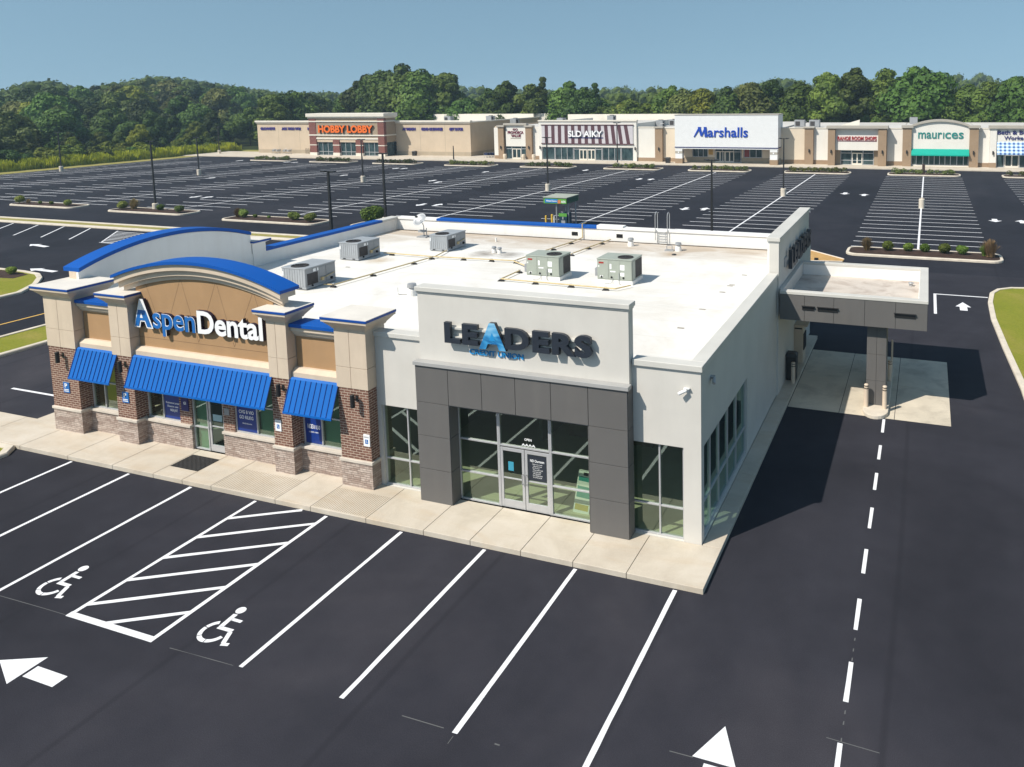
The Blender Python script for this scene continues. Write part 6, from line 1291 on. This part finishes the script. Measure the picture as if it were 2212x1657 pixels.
# ================================================================ planting
import numpy as np
rng = np.random.default_rng(5)
def leaf_mat(name, dark, mid, light, sat=1.0):
    m, n, b = new_mat(name)
    oi = N(n, 'ShaderNodeObjectInfo'); nz = noise_tex(n, 0.45, 3, 0.6); nf = noise_tex(n, 1.6, 3, 0.7)
    c = ramp(n, nz, [(0.32, dark), (0.55, mid), (0.75, light)])
    c = mix(n, 0.5, c, ramp(n, nf, [(0.3, (0.6, 0.62, 0.6)), (0.7, (1.25, 1.2, 1.1))]), 'MULTIPLY')
    hs = N(n, 'ShaderNodeHueSaturation'); mr = N(n, 'ShaderNodeMapRange'); mr.inputs[3].default_value = 0.472; mr.inputs[4].default_value = 0.520
    n.links.new(oi.outputs['Random'], mr.inputs[0]); n.links.new(mr.outputs[0], hs.inputs['Hue'])
    m2 = N(n, 'ShaderNodeMath', operation='MULTIPLY'); m2.inputs[1].default_value = 7.31; n.links.new(oi.outputs['Random'], m2.inputs[0])
    fr = N(n, 'ShaderNodeMath', operation='FRACT'); n.links.new(m2.outputs[0], fr.inputs[0])
    mv = N(n, 'ShaderNodeMapRange'); mv.inputs[3].default_value = 0.5; mv.inputs[4].default_value = 1.75; n.links.new(fr.outputs[0], mv.inputs[0]); n.links.new(mv.outputs[0], hs.inputs['Value'])
    hs.inputs['Saturation'].default_value = sat; n.links.new(c, hs.inputs['Color'])
    n.links.new(hs.outputs[0], b.inputs['Base Color']); b.inputs['Roughness'].default_value = 0.6; b.inputs['Specular IOR Level'].default_value = 0.2
    tr = N(n, 'ShaderNodeBsdfTranslucent'); n.links.new(hs.outputs[0], tr.inputs[0]); mx = N(n, 'ShaderNodeMixShader'); mx.inputs[0].default_value = 0.2
    n.links.new(b.outputs[0], mx.inputs[1]); n.links.new(tr.outputs[0], mx.inputs[2]); n.links.new(mx.outputs[0], n.nodes['Material Output'].inputs[0])
    return m
M_LEAF = leaf_mat('broadleaf', (0.036, 0.066, 0.013), (0.070, 0.118, 0.020), (0.115, 0.170, 0.028))
M_LEAF_Y = leaf_mat('yellow_green_leaf', (0.08, 0.11, 0.014), (0.14, 0.17, 0.018), (0.20, 0.21, 0.026))
M_LEAF_B = leaf_mat('olive_leaf', (0.052, 0.070, 0.018), (0.092, 0.112, 0.027), (0.135, 0.15, 0.036))
M_LEAF_BUSH = leaf_mat('bush_leaf', (0.085, 0.135, 0.022), (0.14, 0.20, 0.03), (0.19, 0.25, 0.045))
M_LEAF_RED = leaf_mat('bronze_grass', (0.16, 0.11, 0.06), (0.24, 0.18, 0.085), (0.30, 0.25, 0.11))
M_BARK = mat('bark', (0.085, 0.065, 0.05), 0.95, 0.3, 2)

def leaves(centres, radii, n, size, squash=0.8, up=0.35):
    """n quads spread over the shells of the given clumps -> vertex and face arrays"""
    w_ = np.array(radii) ** 2; idx = rng.choice(len(radii), n, p=w_ / w_.sum())
    d = rng.normal(size=(n, 3)); d[:, 2] += up; d /= np.linalg.norm(d, axis=1)[:, None]
    rr = np.array(radii)[idx] * (0.62 + 0.46 * rng.random(n) ** 0.6)
    p = np.array(centres)[idx] + d * rr[:, None] * np.array([1, 1, squash])
    nn = d + rng.normal(scale=0.38, size=(n, 3)); nn /= np.linalg.norm(nn, axis=1)[:, None]
    a = np.cross(nn, rng.normal(size=(n, 3))); a /= np.linalg.norm(a, axis=1)[:, None]; b = np.cross(nn, a)
    s = size * (0.6 + 0.8 * rng.random(n))[:, None]; k = 0.5 + 0.4 * rng.random(n)[:, None]
    V = np.stack([p - a * s, p - b * s * k + nn * s * 0.15, p + a * s, p + b * s * k + nn * s * 0.15], 1).reshape(-1, 3)
    return V
def quad_mesh(name, V, mt, extra=None):
    n = len(V) // 4; F = [tuple(range(4 * i, 4 * i + 4)) for i in range(n)]; V = V.tolist()
    if extra:
        o = len(V); V += extra[0]; F += [tuple(i + o for i in f) for f in extra[1]]
    me = bpy.data.meshes.new(name); me.from_pydata(V, [], F); me.materials.append(mt); me.update(); return me
_bm = bmesh.new(); bmesh.ops.create_icosphere(_bm, subdivisions=1, radius=1.0)
ICO_V = np.array([v.co[:] for v in _bm.verts]); ICO_F = np.array([[v.index for v in f_.verts] for f_ in _bm.faces]); _bm.free()
def core(centres, radii, squash, f=0.66):
    c = np.array(centres); r_ = np.array(radii)
    V = c[:, None, :] + ICO_V[None] * (r_ * f)[:, None, None] * np.array([1, 1, squash])
    F = ICO_F[None] + (np.arange(len(r_)) * len(ICO_V))[:, None, None]
    return V.reshape(-1, 3).tolist(), F.reshape(-1, 3).tolist()
def crown_spec(kind, H, W):
    """clump centres and radii of one crown: a tall oval, a broad dome or a ragged spire"""
    cs, rs = [], []; n = {'oval': 17, 'dome': 17, 'spire': 16, 'shrub': 9}[kind]
    for i in range(n):
        t = (i + 0.5) / n
        if kind == 'oval': z = H * (0.20 + 0.70 * t); env = W * math.sqrt(max(0.05, 1 - ((t - 0.42) / 0.62) ** 2))
        elif kind == 'dome': z = H * (0.22 + 0.68 * t); env = W * math.sqrt(max(0.06, 1 - max(0, (t - 0.3) / 0.72) ** 2)) * (0.7 + 0.3 * min(1, t * 3))
        elif kind == 'spire': z = H * (0.16 + 0.76 * t); env = W * (1.02 - 0.85 * t)
        else: z = H * (0.12 + 0.72 * t); env = W * math.sqrt(max(0.08, 1 - t ** 2))
        a = i * 2.39996 + rng.uniform(-.5, .5); q = env * rng.uniform(0.4, 0.92)
        q *= min(1.0, 1.35 - t); cs.append((q * math.cos(a), q * math.sin(a), z + rng.uniform(-.03, .03) * H)); rs.append(max(0.2 * W, env * rng.uniform(0.32, 0.54)))
    return cs, rs
def trunk_mesh(H, W, cs):
    q = MB(); pts = [Vector((0, 0, -0.1))]
    for i in range(1, 6): pts.append(Vector((rng.uniform(-.12, .12), rng.uniform(-.12, .12), H * 0.75 * i / 5)))
    for i in range(5): q.cyl(pts[i], pts[i + 1], H * 0.02 * (1 - i / 6), H * 0.02 * (1 - (i + 1) / 6), n=7)
    for c in cs[::4]:
        b = pts[2].lerp(pts[4], rng.random()); q.cyl(b, b.lerp(Vector(c), 0.8), H * 0.008, H * 0.003, n=5)
    return q
TREES = {}
def make_tree(key, kind, H, W, n, size, mt, squash=0.85):
    cs, rs = crown_spec(kind, H, W); V = leaves(cs, rs, n, size, squash)
    me = quad_mesh('crown', V, mt, core(cs, rs, squash)); tq = trunk_mesh(H, W, cs)
    TREES[key] = (me, tq, H)
def put_tree(key, x, y, h, label, name='tree', cat='tree', group=None, wide=1.0, trunk=True):
    me, tq, H = TREES[key]; t = thing(name, label, cat, (x, y, -0.05), group, rng.uniform(0, 6.28)); s = h / H; t.scale = (s * wide, s * wide, s)
    c = bpy.data.objects.new('crown', me); col.objects.link(c); c.parent = t
    if trunk:
        if not isinstance(tq, bpy.types.Mesh):
            o = tq.build('trunk', M_BARK, t, local=True); TREES[key] = (me, o.data, H)
        else: o = bpy.data.objects.new('trunk', tq); col.objects.link(o); o.parent = t
    return t
for i in range(4): make_tree('oval%d' % i, 'oval', 14, 4.1, 6500, 0.30, M_LEAF)
for i in range(4): make_tree('dome%d' % i, 'dome', 12, 5.2, 7000, 0.30, M_LEAF)
for i in range(2): make_tree('olive%d' % i, 'dome', 12, 5.0, 6500, 0.30, M_LEAF_B)
for i in range(2): make_tree('lime%d' % i, 'oval', 11, 3.6, 5500, 0.28, M_LEAF_Y)
make_tree('spire0', 'spire', 14, 2.9, 5000, 0.27, M_LEAF); make_tree('spire1', 'spire', 13, 3.1, 5000, 0.27, M_LEAF_Y)
for i in range(3): make_tree('shrub%d' % i, 'shrub', 4, 2.6, 3200, 0.19, M_LEAF)
for i in range(2): make_tree('ylshrub%d' % i, 'shrub', 3, 2.4, 3000, 0.17, M_LEAF_Y)

def pix(x, y, z):
    d = Vector((x, y, z)) - CP; zz = d.dot(fw)
    return (1106 + 264.6 + 1709.98 * d.dot(rv) / zz, 828.5 - 430.6 - 1709.98 * d.dot(uv) / zz) if zz > 1 else (-9e3, 0)
SKYLINE = [(-200, 208), (0, 206), (60, 182), (125, 176), (160, 198), (220, 190), (350, 169), (450, 181), (550, 195), (620, 206), (760, 200), (900, 188), (1050, 191), (1200, 197), (1300, 194), (1400, 190), (1500, 200), (1600, 190), (1680, 169), (1740, 179), (1850, 185), (2000, 178), (2050, 166), (2120, 163), (2170, 180), (2400, 178)]
def roof_line(x, y):
    """height a crown at (x, y) may reach: the far woods stand on gently rolling ground"""
    u, v = pix(x, y, CP.z); zz = (Vector((x, y, CP.z)) - CP).dot(fw)
    for (a, ya), (b, yb) in zip(SKYLINE[:-1], SKYLINE[1:]):
        if a <= u < b: return CP.z + (v - (ya + (yb - ya) * (u - a) / (b - a))) * zz / 1709.98
    return 14.0
# trees behind the shops: the tall ones where the skyline rises, fillers between
GB = 'trees in the belt behind the shops'
sky_tops = [(-142, 13.6), (-135.5, 17.2), (-130, 18.3), (-123, 18.7), (-117, 17.4), (-110.5, 17.4), (-103, 11), (-97, 13.6), (-92.5, 14.9), (-86, 14), (-82.5, 15.6), (-76.5, 13.9), (-71, 12.6), (-67.5, 14.0), (-61, 9.6), (-55, 9.4), (-50, 13.2), (-45.5, 12.0), (-41, 12.8), (-36, 12.2), (-31.5, 13.5), (-26, 14.2), (-20, 13.3), (-14.5, 15.6), (-9.2, 16.0), (-3.0, 15.6), (2.8, 16.0), (8.4, 12.3), (13.2, 12.0), (17.5, 13.0), (22, 13.6), (28, 13)]
tall = ['oval0', 'oval1', 'dome0', 'oval2', 'dome1', 'oval3', 'dome2', 'dome3']
for i, (x, h) in enumerate(sky_tops):
    k = tall[(i * 5) % 8]
    if i in (14, 15, 18): k = 'lime%d' % (i % 2)
    if i in (17, 20): k = 'olive%d' % (i % 2)
    if i in (10, 13): k = 'spire0'
    put_tree(k, x + rng.uniform(-.8, .8), 136 + rng.uniform(-1, 2) + (18 if x < -70 else 16), h * 1.13, 'tall green tree making a peak of the skyline behind the shops' if h > 13 else 'lower green tree in a dip of the skyline behind the shops', group=GB, wide=1.08)
for i in range(62):
    x = -146 + i * 2.9 + rng.uniform(-1.2, 1.2); y = 150 + rng.uniform(0, 5) + (6 if i % 2 else 0)
    k = ['dome0', 'olive0', 'dome2', 'oval1', 'dome3', 'lime0', 'dome1', 'olive1', 'oval3', 'dome2'][int(rng.integers(10))]
    put_tree(k, x, y, rng.uniform(9.0, 12.2), 'mid-height tree filling the belt behind the shops', group=GB, wide=1.1)
# the wood left of the lot: low growth in front, taller behind
GW = 'trees of the wood left of the lot'; cnt = 0
x = -158.0
while x > -268:
    step = 7.6 + (-158 - x) * 0.04
    y = 58.0
    while y < 235:
        px, py = x + rng.uniform(-2, 2), y + rng.uniform(-2.2, 2.2)
        u, v = pix(px, py, 8)
        if -70 < u < 700 and not (px > -152 and py < 128):
            dd = -156 - px
            h = min(roof_line(px, py) + rng.normal(scale=1.3), 6.0 + dd * 0.14 + rng.uniform(-2.4, 4.0))
            k = ['dome0', 'dome1', 'oval0', 'dome2', 'olive0', 'oval1', 'spire0', 'oval2', 'lime0', 'olive1'][int(rng.integers(10))]
            lb = 'green tree at the front of the wood left of the lot' if dd < 14 else ('green tree inside the wood left of the lot' if dd < 50 else 'tall blue-green tree deep in the wood left of the lot')
            put_tree(k, px, py, h, lb, group=GW, wide=rng.uniform(0.95, 1.2)); cnt += 1
        y += step * 1.2
    x -= step
GS = 'shrubs along the edge of the wood'
for i in range(64):
    y = 66 + i * 1.0 + rng.uniform(-.6, .6); x = -153.6 - rng.uniform(0, 4.2); h = rng.uniform(1.6, 4.4)
    k = ['shrub0', 'shrub1', 'ylshrub0', 'shrub2', 'ylshrub1'][int(rng.integers(5))]
    put_tree(k, x, y, h, 'yellow-green shrub at the edge of the wood' if k[0] == 'y' else 'dark green shrub at the edge of the wood', 'shrub', 'shrub', GS, wide=1.25, trunk=False)
for x, y, h in ((-157, 106, 7.5), (-158, 92, 5.5), (-157, 83, 4.8)): put_tree('lime1', x, y, h, 'bright lime-green young tree standing out before the dark wood', group='lime trees before the wood')
for i in range(14): put_tree(tall[i % 8], -146 - i * 1.5 + rng.uniform(-1, 1), 134 + i * 2.6 + rng.uniform(-2, 2), rng.uniform(11.5, 15), 'green tree where the wood meets the end of the tan store', group=GB, wide=1.1)
# tall weeds between the mown verge and the shrubs
def blades(n, xr, yr, h0, h1, wd):
    x = rng.uniform(*xr, n); y = rng.uniform(*yr, n); h = rng.uniform(h0, h1, n) * (0.7 + 0.5 * np.sin(y * 0.7) ** 2); a = rng.uniform(0, 6.28, n)
    dx, dy = np.cos(a) * wd, np.sin(a) * wd; lx, ly = rng.normal(scale=0.18, size=n) * h, rng.normal(scale=0.18, size=n) * h; z = np.zeros(n)
    return np.stack([np.stack([x - dx, y - dy, z], 1), np.stack([x + dx, y + dy, z], 1), np.stack([x + dx * .5 + lx, y + dy * .5 + ly, h], 1), np.stack([x - dx * .5 + lx, y - dy * .5 + ly, h], 1)], 1).reshape(-1, 3)
M_WEED = leaf_mat('weeds', (0.24, 0.30, 0.02), (0.36, 0.42, 0.025), (0.48, 0.50, 0.04))
V = blades(34000, (-156.5, -149.2), (60, 126), 0.7, 1.9, 0.10)
o = bpy.data.objects.new('tall_weeds', quad_mesh('tall_weeds', V, M_WEED)); col.objects.link(o); tag(o, 'yellow-green belt of tall weeds between mown verge and wood', 'weeds', kind='stuff')
# distant woods: one mass out to the horizon
cs, rs, szs = [], [], []
def far_clumps(n, xr, yr, hlo, hhi, r0, r1):
    for _ in range(n):
        x = rng.uniform(*xr); y = rng.uniform(*yr); u, v = pix(x, y, 10)
        if not -150 < u < 2350: continue
        r_ = rng.uniform(r0, r1); h = min(hhi, roof_line(x, y) + 0.4 * r_) - abs(rng.normal(scale=0.42)) * r_ * 1.6
        for k in range(4): cs.append((x + rng.uniform(-r_, r_) * 0.8, y + rng.uniform(-r_, r_) * 0.8, h - r_ * (0.6 + 0.75 * k))); rs.append(r_ * (0.65 + 0.13 * k))
far_clumps(620, (-430, -262), (120, 360), 13, 30, 3.2, 5.2)
far_clumps(700, (-470, 190), (172, 330), 9.5, 13.2, 3.0, 4.4)
far_clumps(800, (-820, 320), (330, 560), 15.5, 40, 4, 6.5)
far_clumps(500, (-820, 360), (560, 860), 19, 50, 6, 9)
V = leaves(cs, rs, 150000, 0.85, 0.9)
o = bpy.data.objects.new('distant_woods', quad_mesh('distant_woods', V, M_LEAF, core(cs, rs, 0.9, 0.85))); col.objects.link(o); tag(o, 'hazy far-off woods running along the whole horizon', 'woods', kind='stuff')

# planted islands in the lot
def island_bed(x0, y0, x1, y1, label, r_=0.9):
    t = thing('planter_island', label, 'planter island', ((x0 + x1) / 2, (y0 + y1) / 2, 0), 'kerbed islands in the back lot')
    po = rounded(x0, y0, x1, y1, r_); inn = shrink(po, 0.22); mid = shrink(po, 0.04); q = MB(); n = len(po)
    for i in range(n):
        j = (i + 1) % n; q.face([(*po[i], 0), (*po[j], 0), (*po[j], 0.13), (*po[i], 0.13)]); q.face([(*po[i], 0.13), (*po[j], 0.13), (*mid[j], 0.17), (*mid[i], 0.17)]); q.face([(*mid[i], 0.17), (*mid[j], 0.17), (*inn[j], 0.17), (*inn[i], 0.17)]); q.face([(*inn[i], 0.17), (*inn[j], 0.17), (*inn[j], 0.08), (*inn[i], 0.08)])
    q.build('kerb', M_KERB, t)
    q = MB(); c = ((x0 + x1) / 2, (y0 + y1) / 2)
    for i in range(n): j = (i + 1) % n; q.face([(*inn[i], 0.14), (*inn[j], 0.14), (*c, 0.30)])
    q.build('mulch_bed', M_MULCH, t); return t
island_bed(-0.15, 41.2, 10.9, 44.3, 'kerbed mulch island with clipped round bushes at the right-hand bay')
island_bed(-98.9, 42.9, -87.6, 45.6, 'kerbed mulch island with bushes, leftmost of the near row'); island_bed(-81.4, 42.4, -69.6, 45.3, 'kerbed mulch island with bushes around the foot of a black pole'); island_bed(-62.9, 41.0, -50.6, 44.0, 'kerbed mulch island with bushes nearest the blue arch'); island_bed(-46.8, 41.2, -35.2, 44.2, 'kerbed mulch island mostly hidden behind the roof corner'); island_bed(-16.2, 41.2, -4.8, 44.2, 'kerbed mulch island hidden behind the rear parapet, holding a pole')
V0 = None
for i, bx_ in enumerate(BAYS):
    if bx_ < -125: continue
    y0 = 100.6 + max(0, (-bx_ - 70)) * 0.035
    island_bed(bx_ - 5.0, y0, bx_ + 5.0, y0 + 3.2, 'long kerbed island of low plants at the shop end of a bay')
    c2, r2 = [], []
    for k in range(26): c2.append((bx_ + rng.uniform(-4.2, 4.2), y0 + rng.uniform(0.7, 2.5), 0.35 + rng.uniform(0, 0.2))); r2.append(rng.uniform(0.28, 0.5))
    o = bpy.data.objects.new('low_planting', quad_mesh('low_planting', leaves(c2, r2, 1500, 0.10, 0.9), M_LEAF_B)); col.objects.link(o); tag(o, 'low olive planting filling a long shop-side island', 'planting', 'low planting of the shop-side islands', 'stuff')
def bush_mesh(key, kind, mt, n, size, r_, flat_=0.85):
    if kind == 'ball':
        c2 = [(0, 0, r_ * 0.85)] + [(rng.uniform(-.4, .4) * r_, rng.uniform(-.4, .4) * r_, r_ * rng.uniform(0.7, 1.1)) for _ in range(5)]; r2 = [r_ * 0.85] + [r_ * rng.uniform(0.5, 0.7) for _ in range(5)]
        me = quad_mesh('bush', leaves(c2, r2, n, size, flat_, 0.1), mt, core(c2, r2, flat_, 0.75))
    else:
        a = rng.uniform(0, 6.28, n); sp = np.abs(rng.normal(scale=0.42, size=n)); h = r_ * 2.0 * (1 - 0.4 * sp) * rng.uniform(0.6, 1.05, n); bx0 = rng.normal(scale=0.12 * r_, size=(n, 2))
        tip = np.stack([bx0[:, 0] + np.cos(a) * sp * h, bx0[:, 1] + np.sin(a) * sp * h, h], 1); base = np.stack([bx0[:, 0], bx0[:, 1], np.zeros(n)], 1); sd = np.stack([-np.sin(a), np.cos(a), np.zeros(n)], 1) * size
        me = quad_mesh('bush', np.stack([base - sd, base + sd, tip + sd * 0.4, tip - sd * 0.4], 1).reshape(-1, 3), mt)
    TREES[key] = (me, None, 1)
bush_mesh('ball0', 'ball', M_LEAF_BUSH, 2600, 0.055, 0.5); bush_mesh('ball1', 'ball', M_LEAF_BUSH, 2600, 0.055, 0.5); M_LEAF_PALE = leaf_mat('pale_bush_leaf', (0.12, 0.16, 0.035), (0.18, 0.22, 0.05), (0.26, 0.29, 0.08))
bush_mesh('ball2', 'ball', M_LEAF_PALE, 2000, 0.06, 0.5); bush_mesh('tuft0', 'tuft', M_LEAF_RED, 900, 0.02, 0.62); bush_mesh('tuft1', 'tuft', M_LEAF_BUSH, 1100, 0.024, 0.62)
def bush(key, x, y, s, label, group, z=0.2):
    o = bpy.data.objects.new('bush', TREES[key][0]); col.objects.link(o); o.location = (x, y, z); o.scale = (s, s, s * 0.95); o.rotation_euler = (0, 0, rng.uniform(0, 6.28)); tag(o, label, 'bush', group)
GI = 'bushes on the right-hand island'
bush('tuft0', 1.35, 42.7, 0.85, 'wispy bronze grass tuft at the left end of the right-hand island', GI); bush('tuft0', 10.0, 42.6, 1.1, 'big wispy bronze grass tuft at the right end of the right-hand island', GI); bush('tuft1', 9.7, 42.9, 0.7, 'green grassy tuft behind the bronze one at the right end of the island', GI)
for i, (x, lb) in enumerate(((2.9, 'round clipped bush next to the left bronze tuft'), (4.35, 'round clipped bush, second from the left bronze tuft'), (5.55, 'round clipped bush in the middle of the right-hand island'), (6.9, 'largest round clipped bush, right of the island middle'), (8.15, 'round clipped bush next to the right bronze tuft'))): bush('ball%d' % (i % 2), x, 42.85, (0.95, 0.88, 0.85, 1.0, 0.85)[i], lb, GI)
GL = 'bushes on the left islands'
for key, x, y, s, lb in (('ball2', -98.0, 43.9, 1.7, 'big green tuft at the left end of the leftmost island'), ('tuft0', -96.4, 43.9, 0.7, 'small bronze tuft on the leftmost island'), ('ball0', -94.3, 43.9, 0.7, 'small olive bush in the middle of the leftmost island'), ('ball1', -92.3, 43.9, 0.8, 'small green bush right of middle on the leftmost island'), ('ball2', -89.2, 43.7, 1.4, 'green tuft at the right end of the leftmost island'),
    ('ball2', -79.8, 43.5, 1.7, 'big green tuft at the left end of the pole island'), ('tuft0', -78.6, 43.9, 1.5, 'bronze tuft left of the black pole'), ('ball1', -74.4, 43.8, 1.3, 'spreading green bush right of the black pole'), ('ball2', -70.9, 43.2, 1.5, 'green tuft at the right end of the pole island'),
    ('tuft0', -61.6, 42.4, 1.2, 'bronze tuft at the left end of the island by the blue arch'), ('ball2', -60.9, 42.5, 1.6, 'big green tuft beside the bronze one on the island by the blue arch'), ('ball0', -59.4, 42.5, 0.7, 'small grey-green bush on the island by the blue arch'), ('ball1', -57.6, 42.5, 0.6, 'tiny bush in the middle of the island by the blue arch'), ('ball2', -54.2, 42.4, 1.6, 'upright green tuft on the right half of the island by the blue arch'), ('ball2', -51.9, 42.1, 1.6, 'green tuft at the right end of the island by the blue arch'),
    ('ball0', -44.6, 42.4, 2.2, 'round green bush showing over the west parapet')):
    bush(key, x, y, s * (0.68 if s < 2 else 1.0), lb, GL)
bush('ball0', -56.2, 17.2, 0.7, 'small green bush on the mulched corner lawn', 'bushes on the corner lawn', 0.1)
for i in range(5): bush('tuft1', -60 - 2.2 * i, 17.2 + rng.uniform(-.5, .5), 0.7, 'low tuft on the mulched corner lawn', 'bushes on the corner lawn', 0.1)

# ---------------------------------------------------------------- the summer haze over the far end of the scene
q = MB(); q.box(-1095, -85, -1.05, 495, 1145, 31)
hz = q.build('haze', []); hm = bpy.data.materials.new('haze'); hm.use_nodes = True; hn = hm.node_tree; hn.nodes.clear()
ho = hn.nodes.new('ShaderNodeOutputMaterial'); hv = hn.nodes.new('ShaderNodeVolumePrincipled')
hv.inputs['Color'].default_value = (0.60, 0.82, 1.0, 1); hv.inputs['Density'].default_value = 0.00034; hv.inputs['Anisotropy'].default_value = 0.0
hn.links.new(hv.outputs[0], ho.inputs['Volume']); hz.data.materials.append(hm); tag(hz, kind='stuff')
